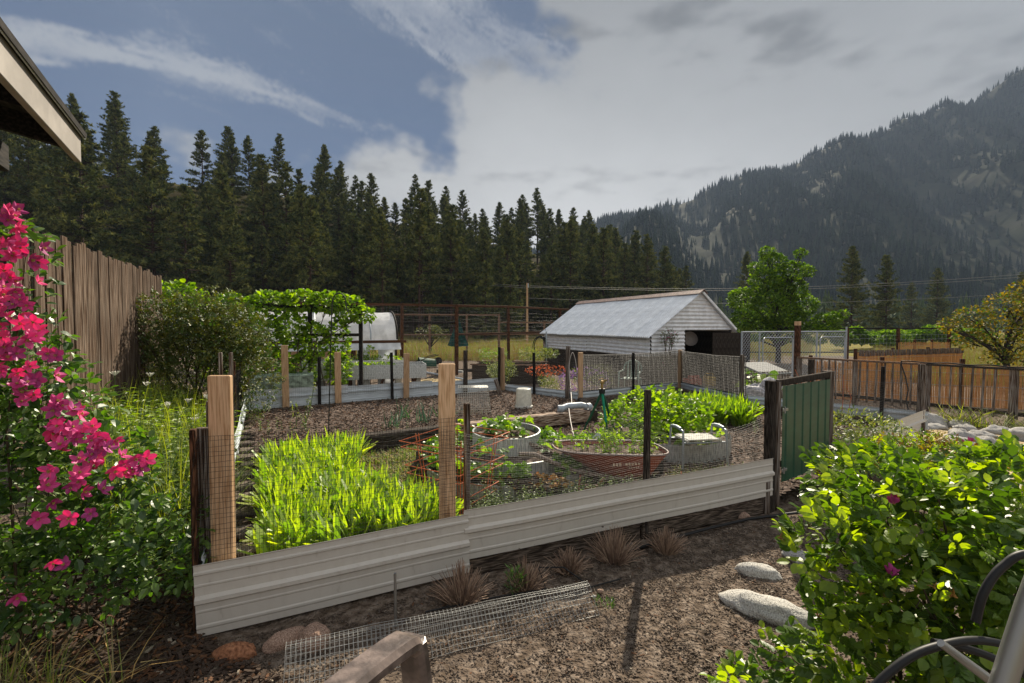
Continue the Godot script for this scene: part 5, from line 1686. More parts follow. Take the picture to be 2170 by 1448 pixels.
	for s in [-1, 1]:
		m = MB.new()
		m.tube([Vector3(-1.12, 0.45 if s < 0 else 0.42, s * 0.28), Vector3(-0.95, 0.41, s * 0.28), Vector3(-0.5, 0.2, s * 0.24), Vector3(0.1, 0.06, s * 0.2), Vector3(0.55, 0.1, s * 0.08)], [0.022, 0.026, 0.026, 0.024, 0.022], 8)
		part(w, "handle", m.mesh(), M.grey_2)
		m = MB.new()
		m.tube([Vector3(-0.42, 0.16, s * 0.23), Vector3(-0.45, 0.0, s * 0.25), Vector3(-0.25, 0.0, s * 0.25), Vector3(-0.15, 0.1, s * 0.22)], 0.014, 6)
		part(w, "leg", m.mesh(), M.barrow)
	m = MB.new()
	m.tube([Vector3(0.5, 0.13, -0.04), Vector3(0.5, 0.13, 0.04)], 0.14, 20)
	part(w, "wheel", m.mesh(), M.black_plastic)
	# bath bench with grey arms
	var be := thing("bath_bench", "white slotted bench seat with grey tube arms and legs", "bench", Vector3(2.42, 0.19, -6.25), 0.12)
	m = MB.new()
	for k in 9: m.box(Vector3(0, 0.36, -0.155 + 0.039 * k), Vector3(0.44, 0.02, 0.031), 0.004)
	m.box(Vector3(-0.22, 0.345, 0), Vector3(0.03, 0.03, 0.35), 0.005); m.box(Vector3(0.22, 0.345, 0), Vector3(0.03, 0.03, 0.35), 0.005)
	part(be, "seat", m.mesh(), M.white_plastic)
	for s in [-1, 1]:
		m = MB.new()
		m.tube(smooth([Vector3(s * 0.3, 0.0, 0.2), Vector3(s * 0.29, 0.42, 0.18), Vector3(s * 0.29, 0.48, 0.13), Vector3(s * 0.29, 0.49, -0.13), Vector3(s * 0.29, 0.42, -0.18), Vector3(s * 0.3, 0.0, -0.2)], 4), 0.015, 8)
		var ar := part(be, "arm_frame", m.mesh(), M.galv)
		m = MB.new()
		m.tube([Vector3(s * 0.29, 0.493, 0.11), Vector3(s * 0.29, 0.503, 0.0), Vector3(s * 0.29, 0.493, -0.11)], 0.022, 10)
		part(ar, "grip", m.mesh(), M.galv)
	m = MB.new()
	for z in [-0.15, 0.15]: m.tube([Vector3(-0.29, 0.32, z), Vector3(0.29, 0.32, z)], 0.012, 8)
	part(be, "crossbar", m.mesh(), M.galv).set_meta("kind", "stuff")
	# orange tomato cages: one square cage standing, one folded flat on the ground
	var tc := thing("tomato_cage", "orange square wire tomato cage by the middle post", "cage", Vector3(-0.55, 0.18, -4.75), 0.5)
	for x in [[-0.32, -0.24], [0.1, -0.3], [0.36, 0.1], [-0.06, 0.26]]:
		m = MB.new()
		m.tube([Vector3(x[0] * 0.75, 0, x[1] * 0.75), Vector3(x[0] * 1.05, 0.74, x[1] * 1.05)], 0.0055, 5)
		m.tube([Vector3(x[0] * 0.75 + 0.03, 0, x[1] * 0.75), Vector3(x[0] * 1.05 + 0.03, 0.74, x[1] * 1.05)], 0.0045, 5)
		part(tc, "upright", m.mesh(), M.cage)
	for y in [0.14, 0.22, 0.4, 0.48, 0.66, 0.72]:
		var s := lerpf(0.8, 1.15, y / 0.74)
		m = MB.new()
		m.tube([Vector3(-0.42 * s, y - 0.06, -0.3 * s), Vector3(0.12 * s, y + 0.04, -0.36 * s), Vector3(0.46 * s, y + 0.02, 0.12 * s), Vector3(-0.1 * s, y - 0.05, 0.32 * s), Vector3(-0.42 * s, y - 0.06, -0.3 * s)], 0.005, 5)
		part(tc, "hoop", m.mesh(), M.cage)
	tc = thing("tomato_cage", "rusty orange wire cage folded flat on the ground near the bench", "cage", Vector3(1.75, 0.17, -5.1), 0.25)
	for k in 2:
		m = MB.new()
		m.tube([Vector3(-0.15, 0.13 + 0.03 * k, 0.05 * k), Vector3(1.35, 0.2 + 0.03 * k, -0.1 + 0.05 * k)], 0.005, 5)
		part(tc, "upright", m.mesh(), M.cage)
	for k in 4:
		for j in 3:
			m = MB.new()
			m.tube([Vector3(0.0 + 0.38 * k + 0.012 * j, 0.0, 0.05), Vector3(0.06 + 0.38 * k + 0.012 * j, 0.26, -0.02 * j)], 0.006, 5)
			part(tc, "rung", m.mesh(), M.barrow if k % 2 else M.cage)
	# corrugated ring round the bean bed
	var rg := thing("corrugated_ring", "low pale corrugated ring around the potato plants", "edging", Vector3(2.35, 0.15, -7.2))
	m = MB.new()
	m.lathe([Vector2(0.85, 0.0), Vector2(0.85, 0.26)], 170, 0.006)
	m.lathe([Vector2(0.842, 0.26), Vector2(0.842, 0.0)], 170, 0.006)
	part(rg, "sheet", m.mesh(), M.zinc)
	m = MB.new()
	m.lathe([Vector2(0.001, 0.22), Vector2(0.84, 0.2)], 30)
	part(rg, "soil", m.mesh(), M.bed)
	m = MB.new()
	m.box(Vector3(0, 0.22, 0), Vector3(0.3, 0.45, 0.012), 0.002)
	single("metal_offcut", "tilted pale metal offcut behind the wheelbarrow", "metal sheet", m.mesh(), M.skirt, Transform3D(Basis(Vector3.UP, 0.3) * Basis(Vector3.BACK, 0.7), Vector3(1.35, 0.12, -6.6)))
	# paired posts hose peg
	m = MB.new()
	m.box(Vector3(0, 0.2, 0), Vector3(0.09, 0.4, 0.03), 0.004)
	single("wood_offcut", "short grey board leaning at the far corner of the bed", "board", m.mesh(), M.grey_1, Transform3D(Basis(Vector3.BACK, 0.3), Vector3(-0.28, 0.32, -11.6)))
# ---------------------------------------------------------------- plants in the beds
func blade_set(pts: Array, y: float, per: int, h0: float, h1: float, spread: float, lean: float) -> Array:
	var out := []
	for p in pts:
		var yaw := rr(0, TAU)
		for k in per:
			var t := (k - (per - 1) * 0.5) / per
			var o := Vector3(cos(yaw), 0, -sin(yaw)) * t * spread
			var b := Basis(Vector3.UP, yaw + rr(-0.5, 0.5)) * Basis(Vector3.BACK, -t * lean + rr(-0.12, 0.12)) * Basis(Vector3.RIGHT, rr(-0.15, 0.25))
			out.append(Transform3D(b * Basis.from_scale(Vector3(rr(0.8, 1.2), rr(h0, h1), 1.0)), Vector3(p.x, y, p.y) + o))
	return out
func sprig(h: float, n: int, leafs: Array, mats: Array, s0: float, s1: float, lean := 0.15) -> ArrayMesh:
	var xf := []
	for i in n:
		var t := (i + 0.5) / n
		var a := i * 2.4
		var d := Vector3(cos(a), rr(0.1, 0.7), sin(a))
		xf.append(Transform3D(facing(d, rr(-0.4, 0.4), rr(s0, s1) * (1.15 - 0.5 * t)), Vector3(lean * h * t * t, h * t, 0)))
	var m := merged(leafs, xf, mats)
	var mb := MB.new()
	mb.tube([Vector3.ZERO, Vector3(lean * h * 0.25, h * 0.5, 0), Vector3(lean * h, h, 0)], [0.004, 0.003, 0.0015], 3, false)
	mb.add_to(m, M.stem_green)
	return m
func scatter(pts: Array, y0: float, s0: float, s1: float, tilt := 0.15) -> Array:
	var out := []
	for p in pts:
		out.append(Transform3D(Basis(rdir(), rr(0, tilt)) * Basis(Vector3.UP, rr(0, TAU)) * Basis.from_scale(Vector3.ONE * rr(s0, s1)), Vector3(p.x, y0, p.y)))
	return out
func build_plants():
	R.seed = 90
	# iris beds
	var bed1 := PackedVector2Array([Vector2(-1.75, -3.45), Vector2(-0.55, -3.95), Vector2(-0.6, -4.45), Vector2(-1.3, -4.7), Vector2(-1.8, -5.2), Vector2(-2.1, -6.6), Vector2(-3.1, -6.15), Vector2(-2.4, -4.7)])
	var ir := thing("iris_bed", "bed of bright green iris leaves behind the near fence", "plants", Vector3(-1.8, 0.17, -4.6))
	var xf := blade_set(patch_points(bed1, 620), 0.0, 6, 0.75, 1.15, 0.09, 0.5)
	for i in xf.size(): xf[i].origin -= Vector3(-1.8, 0, -4.6)
	leaves(ir, "leaf", L.iris, xf, M.iris, 300)
	var bed2 := PackedVector2Array([Vector2(3.1, -8.9), Vector2(4.3, -8.6), Vector2(4.8, -9.6), Vector2(4.3, -10.6), Vector2(3.2, -10.0)])
	ir = thing("iris_bed", "smaller bed of green iris leaves near the far right corner", "plants", Vector3(3.9, 0.17, -9.5))
	xf = blade_set(patch_points(bed2, 260), 0.0, 6, 0.8, 1.15, 0.1, 0.6)
	for i in xf.size(): xf[i].origin -= Vector3(3.9, 0, -9.5)
	leaves(ir, "leaf", L.iris, xf, M.bean)
	# potato plants in the corrugated ring
	var po := thing("potato_plants", "leafy light green potato plants in the corrugated ring", "plants", Vector3(2.3, 0.3, -7.25))
	var lob := []
	for l in [[-0.65, 0.3, 0.1, 0.34], [-0.35, 0.4, -0.2, 0.36], [0.0, 0.42, 0.05, 0.38], [0.3, 0.32, 0.15, 0.34], [0.45, 0.3, -0.3, 0.36], [-0.1, 0.25, 0.5, 0.3], [0.35, 0.16, 0.5, 0.25], [-0.5, 0.2, 0.45, 0.28], [0.1, 0.45, -0.5, 0.35]]:
		lob.append([Vector3(l[0], l[1], l[2]), Vector3(l[3], l[3] * 0.72, l[3])])
	leaves(po, "leaf", L.bean, lobe_leaves(lob, 620, 0.65, 1.05, 0.45), M.bean, 150)
	stems(po, Vector3(0, -0.05, 0), lob, 0.012, M.stem_green, 0.4)
	# strawberries on the tiers
	var sb := thing("strawberry_plants", "strawberry plants spilling over the ring planter", "plants", Vector3(-0.1, 0.18, -5.95))
	xf = []
	for i in 900:
		var a := rr(0, TAU)
		var r := rr(0.76, 1.0)
		var y := 0.2
		var k := R.randf()
		if k < 0.12:
			r = rr(0.0, 0.36); y = 0.5
		elif k < 0.3:
			r = rr(0.48, 0.7); y = 0.34
		var o := Vector3(cos(a) * r, y + rr(0.0, 0.14), sin(a) * r)
		if a > 0.9 and a < 1.25 and r > 0.45: continue
		if a < PI and a > 0.3 and r < 0.75 and r > 0.4 and R.randf() < 0.55: continue
		xf.append(Transform3D(facing((rdir() + Vector3.UP * 0.5 + Vector3(cos(a), 0, sin(a)) * 0.3).normalized(), rr(-0.5, 0.5), rr(1.0, 1.6)), o))
	leaves(sb, "leaf", L.berry, xf, M.berry, 120)
	sb = thing("strawberry_plants", "mass of strawberry plants behind and right of the ring planter", "plants", Vector3(0.75, 0.17, -6.6))
	lob = []
	for i in 9: lob.append([Vector3(rr(-0.75, 0.55), 0.1 + rr(0, 0.12), rr(-0.35, 0.45)), Vector3(0.3, 0.16, 0.28)])
	leaves(sb, "leaf", L.berry, lobe_leaves(lob, 800, 1.0, 1.7, 0.5), M.berry, 60)
	sb = thing("withered_leaves", "browned strawberry leaves along the front edge of the ring planter", "plants", Vector3(0.05, 0.3, -5.02))
	lob = [[Vector3(0.25, 0.06, 0.02), Vector3(0.35, 0.07, 0.09)], [Vector3(-0.15, 0.05, 0.0), Vector3(0.2, 0.06, 0.08)]]
	leaves(sb, "leaf", L.berry, lobe_leaves(lob, 150, 0.5, 0.9), M.rustleaf)
	# young plants in the wheelbarrow
	var pe := thing("pea_seedlings", "young green plants growing in the wheelbarrow soil", "plants", Vector3(1.15, 0.5, -5.6))
	xf = []
	for c in [[0.0, 0.0, 22], [0.3, 0.03, 12], [0.42, -0.02, 14], [-0.35, -0.08, 8], [-0.08, 0.08, 10]]:
		for i in c[2] * 8:
			var o := Vector3(c[0] + rr(-0.12, 0.12), rr(0.0, 0.26), c[1] + rr(-0.1, 0.1))
			xf.append(Transform3D(facing((rdir() + Vector3.UP * 0.9).normalized(), rr(-0.6, 0.6), rr(0.9, 1.6)), o))
	leaves(pe, "leaf", L.weed, xf, M.bean, 100)
	# onions
	for c in [[-1.55, -8.35, "onion plant with tall green blades left of the wire basket"], [-2.0, -8.0, "thin onion plant at the left of the onion row"], [-1.15, -8.3, "onion plant right behind the middle post"], [-1.3, -8.9, "onion plant at the back of the onion row"], [-1.95, -8.75, "leaning garlic plant with broad pale blades"]]:
		var on := thing("onion_plant", c[2], "plant", Vector3(c[0], 0.31, c[1]), 0.0, "onions in the back bed")
		leaves(on, "blade", [blade(0.42, 0.018, 0.2, 4), blade(0.36, 0.016, 0.6, 4)], blade_set([Vector2.ZERO, Vector2(0.08, 0.03), Vector2(-0.06, 0.06)], 0.0, 4, 0.7, 1.2, 0.05, 0.8), M.onion, 12)
	# sapling and leggy weeds in the back bed
	var sap := thing("peach_sapling", "leggy sapling with narrow glossy leaves near the hook", "sapling", Vector3(-3.45, 0.3, -8.0))
	var m := MB.new()
	xf = []
	for st in [[0.0, 0.0, 0.35, 0.75, 34], [-0.12, 0.05, -0.15, 0.45, 18], [0.05, 0.1, 0.1, 0.5, 18], [-0.05, -0.1, -0.3, 0.38, 12]]:
		var tip := Vector3(st[0] + st[2] * 0.5, st[3], st[1])
		m.tube([Vector3(st[0], 0, st[1]), tip * Vector3(0.6, 0.5, 1), tip], [0.008, 0.006, 0.003], 4)
		for i in st[4]:
			var t := rr(0.25, 1.0)
			xf.append(Transform3D(facing((rdir() + Vector3.UP * 0.3).normalized(), 0, rr(0.9, 1.7)), Vector3(st[0], 0, st[1]).lerp(tip, t)))
	part(sap, "stem", m.mesh(), M.stem_green)
	leaves(sap, "leaf", L.thin, xf, M.mint, 60)
	var bs := sprig(0.32, 16, L.weed, M.weed, 0.7, 1.2)
	for c in [[-0.75, -9.2, "low green seedlings under the wire basket", 26, 0.28, 0.35], [-3.6, -7.6, "upright weeds at the left end of the back bed", 12, 0.35, 0.9], [-2.2, -7.6, "straggly weeds along the front of the back bed", 10, 0.5, 0.7], [4.2, -8.0, "row of small corn seedlings near the gate", 8, 0.5, 0.8]]:
		var w := thing("seedlings", c[2], "plants", Vector3(c[0], 0.3 if c[0] < 3 else 0.18, c[1]))
		var px := []
		for i in c[3]: px.append(Vector2(rr(-c[4], c[4]) * 1.3, rr(-c[4], c[4]) * 0.6))
		multi(w, "foliage", bs, scatter(px, 0.0, c[5] * 0.6, c[5]))
	var ys := thing("lettuce", "single bright yellow-green lettuce on the sleeper edge", "plant", Vector3(-0.78, 0.38, -7.65))
	leaves(ys, "leaf", L.broad, lobe_leaves([[Vector3(0, 0.05, 0), Vector3(0.06, 0.06, 0.06)]], 24, 0.5, 0.8, 0.6), M.iris, 24)
	# weeds on the garden floor
	var wp := PackedVector2Array([Vector2(-0.35, -4.25), Vector2(1.6, -4.85), Vector2(1.5, -5.25), Vector2(0.6, -5.1), Vector2(-0.5, -4.9)])
	var w := multi(self, "weeds", bs, scatter(patch_points(wp, 330), 0.16, 0.35, 0.9))
	tag(w, "leafy weeds behind the near fence below the ring planter", "weeds")
	wp = PackedVector2Array([Vector2(1.5, -5.0), Vector2(2.9, -5.5), Vector2(2.9, -6.0), Vector2(2.0, -5.9)])
	w = multi(self, "weeds", sprig(0.2, 14, L.thin, [M.grass[2], M.drygrass[1], M.weed[2]], 0.6, 1.0), scatter(patch_points(wp, 240), 0.16, 0.4, 0.9))
	tag(w, "pale low weeds around the bench and folded cage", "weeds")
	wp = PackedVector2Array([Vector2(-2.0, -5.3), Vector2(-1.0, -4.95), Vector2(-1.0, -6.4), Vector2(-1.4, -7.1), Vector2(-2.5, -6.5)])
	w = multi(self, "low_grass", tuft(14, 0.1, 0.008, 0.09, [M.grass[1], M.drygrass[2], M.weed[1]], 0.8), scatter(patch_points(wp, 520), 0.17, 0.5, 1.2))
	tag(w, "short yellowish grass between the irises and the ring planter", "grass")
	# flowers and bushes beyond the far fence
	var fb := thing("airy_bush", "airy light green bush behind the far fence corner", "bush", Vector3(-0.25, 0, -13.7))
	lob = random_lobes(Vector3(0, 0.55, 0), Vector3(0.5, 0.42, 0.4), 9, 0.42)
	leaves(fb, "leaf", L.thin, lobe_leaves(lob, 1700, 0.8, 1.6, 0.7, 0.3), M.mint)
	stems(fb, Vector3.ZERO, lob, 0.008, M.stem_green)
	fb = thing("flower_clump", "clump of orange flowers on thin stems behind the bucket fence", "flowers", Vector3(0.95, 0, -13.1))
	lob = random_lobes(Vector3(0, 0.32, 0), Vector3(0.45, 0.25, 0.3), 6, 0.5)
	leaves(fb, "leaf", L.thin, lobe_leaves(lob, 700, 1.0, 1.7, 0.8, 0.2), M.mint)
	leaves(fb, "flower", [leaf_shape(0.04, 0.045, 0.6, 0.0)], lobe_leaves([[Vector3(0, 0.76, 0), Vector3(0.6, 0.15, 0.3)]], 220, 1.0, 1.7, 0.8), M.orange)
	stems(fb, Vector3.ZERO, [[Vector3(-0.4, 0.65, 0), Vector3(0.1, 0.1, 0.1)], [Vector3(-0.15, 0.7, 0.1), Vector3(0.1, 0.1, 0.1)], [Vector3(0.15, 0.7, 0), Vector3(0.1, 0.1, 0.1)], [Vector3(0.4, 0.65, 0.05), Vector3(0.1, 0.1, 0.1)]], 0.006, M.stem_green)
	fb = thing("aster_clump", "clump of pale purple asters in front of the shed", "flowers", Vector3(1.85, 0, -12.5))
	lob = random_lobes(Vector3(0, 0.5, 0), Vector3(0.62, 0.36, 0.4), 8, 0.5)
	leaves(fb, "leaf", L.thin, lobe_leaves(lob, 900, 1.0, 1.6, 0.5, 0.3), M.mint)
	leaves(fb, "flower", [leaf_shape(0.035, 0.04, 0.5, 0.0)], lobe_leaves([[Vector3(0, 0.56, 0.03), Vector3(0.7, 0.36, 0.45)]], 560, 1.0, 1.7, 0.6, 0.9), M.violet)
	fb = thing("climbing_rose", "climbing rose with pink flowers beside the shed doorway", "bush", Vector3(5.1, 0, -15.9))
	lob = random_lobes(Vector3(0.1, 1.45, 0), Vector3(0.38, 0.45, 0.22), 7, 0.42)
	lob.append([Vector3(0.0, 0.6, 0), Vector3(0.25, 0.4, 0.15)])
	leaves(fb, "leaf", L.small, lobe_leaves(lob, 380, 0.7, 1.1, 0.3, 0.3), M.shrub)
	leaves(fb, "flower", [leaf_shape(0.06, 0.07, 0.6, 0.0)], lobe_leaves(lob, 36, 0.6, 1.0), M.rosepink)
	stems(fb, Vector3.ZERO, lob, 0.014, M.stem, 0.05)
	fb = thing("green_bush", "dark green bush against the shed base behind the netting", "bush", Vector3(2.6, 0, -14.6))
	lob = random_lobes(Vector3(0, 0.5, 0), Vector3(0.6, 0.4, 0.4), 7, 0.45)
	leaves(fb, "leaf", L.small, lobe_leaves(lob, 420, 0.7, 1.2), M.shrub)
	fb = thing("tall_weeds", "tall loose green weeds behind the boarded raised bed", "weeds", Vector3(1.0, 0, -19.5))
	lob = random_lobes(Vector3(0, 0.7, 0), Vector3(0.9, 0.5, 0.6), 9, 0.4)
	leaves(fb, "leaf", L.small, lobe_leaves(lob, 900, 0.9, 1.4, 0.5, 0.2), M.mint)
	fb = thing("raised_bed_plants", "straggly tomato plants growing in the boarded raised bed", "plants", Vector3(-0.6, 0.5, -17.2))
	lob = random_lobes(Vector3(0, 0.35, 0), Vector3(0.6, 0.35, 0.5), 6, 0.4)
	leaves(fb, "leaf", L.small, lobe_leaves(lob, 420, 0.7, 1.1, 0.4, 0.2), M.berry)
	fb = thing("rhubarb_plant", "big-leaved rhubarb plant behind the right fence", "plant", Vector3(6.0, 0, -11.7))
	xf = []
	m = MB.new()
	for i in 26:
		var a := rr(0, TAU)
		var o := Vector3(cos(a) * rr(0.1, 0.45), rr(0.45, 0.85), sin(a) * rr(0.1, 0.4))
		m.tube([Vector3(rr(-0.1, 0.1), 0, rr(-0.1, 0.1)), o * Vector3(0.6, 0.7, 0.6), o], [0.016, 0.012, 0.008], 5, false)
		xf.append(Transform3D(facing(Vector3(cos(a), rr(-0.5, 0.5), sin(a)), rr(-0.5, 0.5), rr(0.6, 0.95)), o))
	part(fb, "stalks", m.mesh(), M.stem_green).set_meta("kind", "stuff")
	leaves(fb, "leaf", [leaf_shape(0.38, 0.34, 0.3, 0.08, 2), leaf_shape(0.32, 0.3, 0.5, 0.05, 2)], xf, M.grape, 26)

# ---------------------------------------------------------------- left side
func flower_mesh(tint: int) -> ArrayMesh:
	var st := SurfaceTool.new()
	st.begin(Mesh.PRIMITIVE_TRIANGLES)
	for k in 5:
		st.append_from(leaf_shape(0.056, 0.034, 0.28, 0.012, 2), 0, Transform3D(Basis(Vector3.BACK, TAU * k / 5.0 + rr(-0.15, 0.15)) * Basis(Vector3.RIGHT, -PI / 2 + rr(0.15, 0.5)), Vector3.ZERO))
	var m := st.commit()
	m.surface_set_material(0, M.pink[tint])
	var c := MB.new()
	for k in 9:
		var d := Vector3(rr(-1, 1) * 0.5, rr(-1, 1) * 0.5, 1).normalized()
		c.tube([Vector3.ZERO, d * 0.018], [0.002, 0.003], 3, false)
	c.add_to(m, M.stamen)
	return m
func build_left_side():
	R.seed = 100
	# clematis on the porch post
	var c := Vector3(-2.8, 0, -2.95)
	var cl := thing("clematis_vine", "clematis with magenta flowers climbing the porch post", "vine", c)
	var lob := []
	for l in [[-3.02, 2.3, -3.0, 0.16, 0.34], [-3.0, 1.8, -2.95, 0.24, 0.34], [-2.85, 1.45, -2.95, 0.34, 0.28], [-2.65, 1.15, -3.0, 0.36, 0.26], [-2.95, 0.9, -2.9, 0.4, 0.36], [-2.42, 0.98, -2.98, 0.26, 0.2], [-2.55, 0.72, -3.0, 0.36, 0.28], [-2.2, 0.72, -3.2, 0.22, 0.2], [-2.75, 0.45, -2.95, 0.42, 0.28], [-2.3, 0.42, -3.2, 0.3, 0.2], [-3.1, 0.5, -2.7, 0.4, 0.35], [-3.15, 1.25, -2.8, 0.35, 0.35], [-3.2, 0.95, -2.6, 0.35, 0.35], [-2.95, 1.6, -3.0, 0.3, 0.3]]:
		lob.append([Vector3(l[0], l[1], l[2]) - c, Vector3(l[3], l[4], l[3] * 0.8)])
	leaves(cl, "leaf", L.clematis, lobe_leaves(lob, 3300, 0.7, 1.2, 0.15, 0.5), M.clematis, 300)
	stems(cl, Vector3(-0.1, 0, 0), lob, 0.008, M.stem, 0.3)
	var fm := [flower_mesh(0), flower_mesh(1), flower_mesh(2), flower_mesh(1)]
	var path := [[-2.98, 2.7, -2.92, 0.07, 3], [-2.95, 2.55, -2.88, 0.12, 11], [-2.9, 2.35, -2.84, 0.14, 16], [-2.86, 2.1, -2.8, 0.15, 18], [-2.8, 1.85, -2.76, 0.14, 16], [-2.7, 1.65, -2.75, 0.1, 8], [-2.55, 1.47, -2.76, 0.12, 10], [-2.5, 1.35, -2.72, 0.13, 13], [-2.36, 1.26, -2.78, 0.11, 13], [-2.22, 1.17, -2.82, 0.09, 9], [-2.42, 1.15, -2.68, 0.13, 6], [-2.45, 1.0, -2.64, 0.14, 5], [-2.65, 0.7, -2.6, 0.2, 3]]
	for p in path:
		for k in p[4]:
			var o: Vector3 = Vector3(p[0], p[1], p[2]) + Vector3(rr(-1, 1), rr(-1, 1) * 0.9, rr(-0.5, 0.5)) * p[3]
			var d: Vector3 = (Vector3(0, 2, 0) - o).normalized() * 0.7 + rdir() * 0.7 + Vector3(0.25, 0.1, 0)
			var b := facing(d, rr(0, TAU), rr(0.75, 1.1))
			part(cl, "flower", fm[k % 4], null, Transform3D(b, o - c))
	# big old rose shrub against the plank fence
	c = Vector3(-5.7, 0.3, -8.7)
	var sh := thing("rose_shrub", "large dense rose shrub in front of the plank fence", "shrub", c)
	lob = random_lobes(Vector3(0, 1.1, 0), Vector3(1.5, 1.2, 0.8), 30, 0.34)
	lob.append([Vector3(0.95, 0.75, 0.1), Vector3(0.6, 0.75, 0.5)]); lob.append([Vector3(-0.6, 1.6, 0), Vector3(0.6, 0.6, 0.5)]); lob.append([Vector3(0, 0.8, 0), Vector3(1.1, 0.9, 0.6)])
	leaves(sh, "leaf", L.small, lobe_leaves(lob, 8500, 1.0, 1.6, 0.2, 0.45), [M.shrub[0], M.shrub[1], M.shrub[2], M.weed[0], M.autumn[0]])
	stems(sh, Vector3.ZERO, lob.slice(0, 14), 0.02, M.stem, 0.3)
	for o in [Vector3(-1.05, 1.62, 0.75), Vector3(-0.85, 0.95, 0.8)]:
		part(sh, "flower", joined([leaf_shape(0.07, 0.06, 0.5, -0.02, 2)], lobe_leaves([[Vector3(0, 1, 0), Vector3.ONE * 0.03]], 12, 0.7, 1.0).map(func(t): return Transform3D(t.basis, t.origin - Vector3.UP))), M.rosepink[0], Transform3D(Basis(), o))
	# grape vine on its trellis
	c = Vector3(-5.8, 0, -12.6)
	var tr := thing("trellis", "dark wooden trellis carrying the grape vine", "trellis", c)
	for x in [[-2.2, 1.4], [-1.05, 0.2], [0.5, -0.1], [1.75, -0.35]]:
		part(tr, "post", post_mesh(0.09, 2.55, 0.09), M.blackwood, Transform3D(Basis(), Vector3(x[0], 0, x[1])))
	for y in [2.5, 1.75]:
		var m := MB.new()
		m.beam(Vector3(-1.1, y, 0.22), Vector3(1.8, y, -0.36), 0.05, 0.08)
		part(tr, "rail", m.mesh(), M.blackwood)
	var gv := thing("grape_vine", "bright green grape vine sprawling over the trellis", "vine", c)
	lob = []
	for l in [[-1.9, 2.55, 1.5, 0.7, 0.45], [-2.3, 2.3, 1.6, 0.6, 0.5], [-1.2, 2.3, 0.5, 0.6, 0.5], [-0.5, 2.6, 0.0, 0.6, 0.28], [0.2, 2.65, -0.2, 0.6, 0.26], [0.9, 2.6, -0.3, 0.55, 0.28], [1.4, 2.45, -0.35, 0.45, 0.36], [1.8, 2.3, -0.4, 0.3, 0.2], [-0.6, 1.7, 0.1, 0.55, 0.6], [0.1, 1.9, 0.0, 0.4, 0.5], [0.6, 1.6, -0.1, 0.35, 0.5], [1.15, 1.6, -0.3, 0.3, 0.55], [-0.4, 0.9, 0.2, 0.55, 0.6], [0.35, 0.8, 0.1, 0.4, 0.5], [1.2, 0.8, -0.2, 0.3, 0.4], [-1.3, 1.2, 0.8, 0.6, 0.8]]:
		lob.append([Vector3(l[0], l[1], l[2]), Vector3(l[3], l[4], 0.4)])
	leaves(gv, "leaf", L.broad, lobe_leaves(lob, 6500, 0.9, 1.5, 0.3, 0.4), M.grape)
	stems(gv, Vector3(0.3, 0, 0), lob, 0.02, M.stem, 1.0)
	# weeds and grass between the vine and the left fence
	var wp := PackedVector2Array([Vector2(-2.12, -3.35), Vector2(-5.25, -9.0), Vector2(-6.4, -8.6), Vector2(-4.7, -5.0), Vector2(-3.5, -3.9), Vector2(-2.6, -3.45)])
	var wd := []
	for p in patch_points(wp, 1500):
		wd.append(Transform3D(Basis(rdir(), rr(0, 0.25)) * Basis(Vector3.UP, rr(0, TAU)) * Basis.from_scale(Vector3.ONE * rr(0.7, 1.5) * (0.55 + 0.6 * smoothstep(-3.4, -4.8, p.y))), Vector3(p.x, yard(p.x, p.y) - 0.02, p.y)))
	var w := multi(self, "weeds", sprig(0.5, 30, L.weed, M.weed, 1.0, 1.7), wd)
	tag(w, "thick green weeds along the left fence", "weeds")
	wd = []
	for p in patch_points(wp, 420):
		if p.y > -4.0: continue
		wd.append(Transform3D(Basis(Vector3.UP, rr(0, TAU)) * Basis.from_scale(Vector3.ONE * rr(0.6, 1.1)), Vector3(p.x, yard(p.x, p.y), p.y)))
	w = multi(self, "tall_grass", tuft(16, 1.0, 0.014, 0.1, M.grass, 0.55), wd)
	tag(w, "tall arching grass among the weeds on the left", "grass")
	for k in 9:
		var o := Vector3(-5.2 + 0.14 * k + rr(-0.05, 0.05), 0, -6.3 - rr(0, 0.6))
		var y := thing("yarrow", "white yarrow head in the left weeds, %s from the left" % ["first", "second", "third", "fourth", "fifth", "sixth", "seventh", "eighth", "ninth"][k], "flower", Vector3(o.x, yard(o.x, o.z), o.z), 0.0, "yarrow among the weeds")
		var m := MB.new()
		var h := rr(0.75, 1.15)
		m.tube([Vector3.ZERO, Vector3(0.02, h, 0)], 0.004, 4, false)
		part(y, "stem", m.mesh(), M.stem_green)
		m = MB.new()
		for j in 16:
			var q := Vector3(rr(-0.045, 0.045) + 0.02, h + rr(0, 0.012), rr(-0.045, 0.045))
			m.tube([Vector3(0.02, h - 0.05, 0), q], [0.001, 0.006], 4)
		part(y, "flower_head", m.mesh(), M.white_petal)
	# ragged grass at the lower left corner
	wd = []
	for k in 26:
		var p := Vector2(rr(-2.9, -2.1), rr(-2.6, -2.05))
		wd.append(Transform3D(Basis(Vector3.UP, rr(0, TAU)) * Basis.from_scale(Vector3.ONE * rr(0.5, 1.0)), Vector3(p.x, yard(p.x, p.y), p.y)))
	w = multi(self, "dry_grass", tuft(12, 0.42, 0.009, 0.06, [M.drygrass[0], M.drygrass[2], M.grass[1]], 1.0), wd)
	tag(w, "dry arching grass blades at the lower left corner", "grass")
	# bark mulch on the ground at the lower left
	var mp := PackedVector2Array([Vector2(-3.8, -1.7), Vector2(-1.0, -1.7), Vector2(-1.25, -2.6), Vector2(-1.9, -3.0), Vector2(-2.15, -3.4), Vector2(-3.0, -4.4), Vector2(-4.2, -3.8)])
	var chip := MB.new()
	chip.box(Vector3.ZERO, Vector3(0.05, 0.006, 0.014))
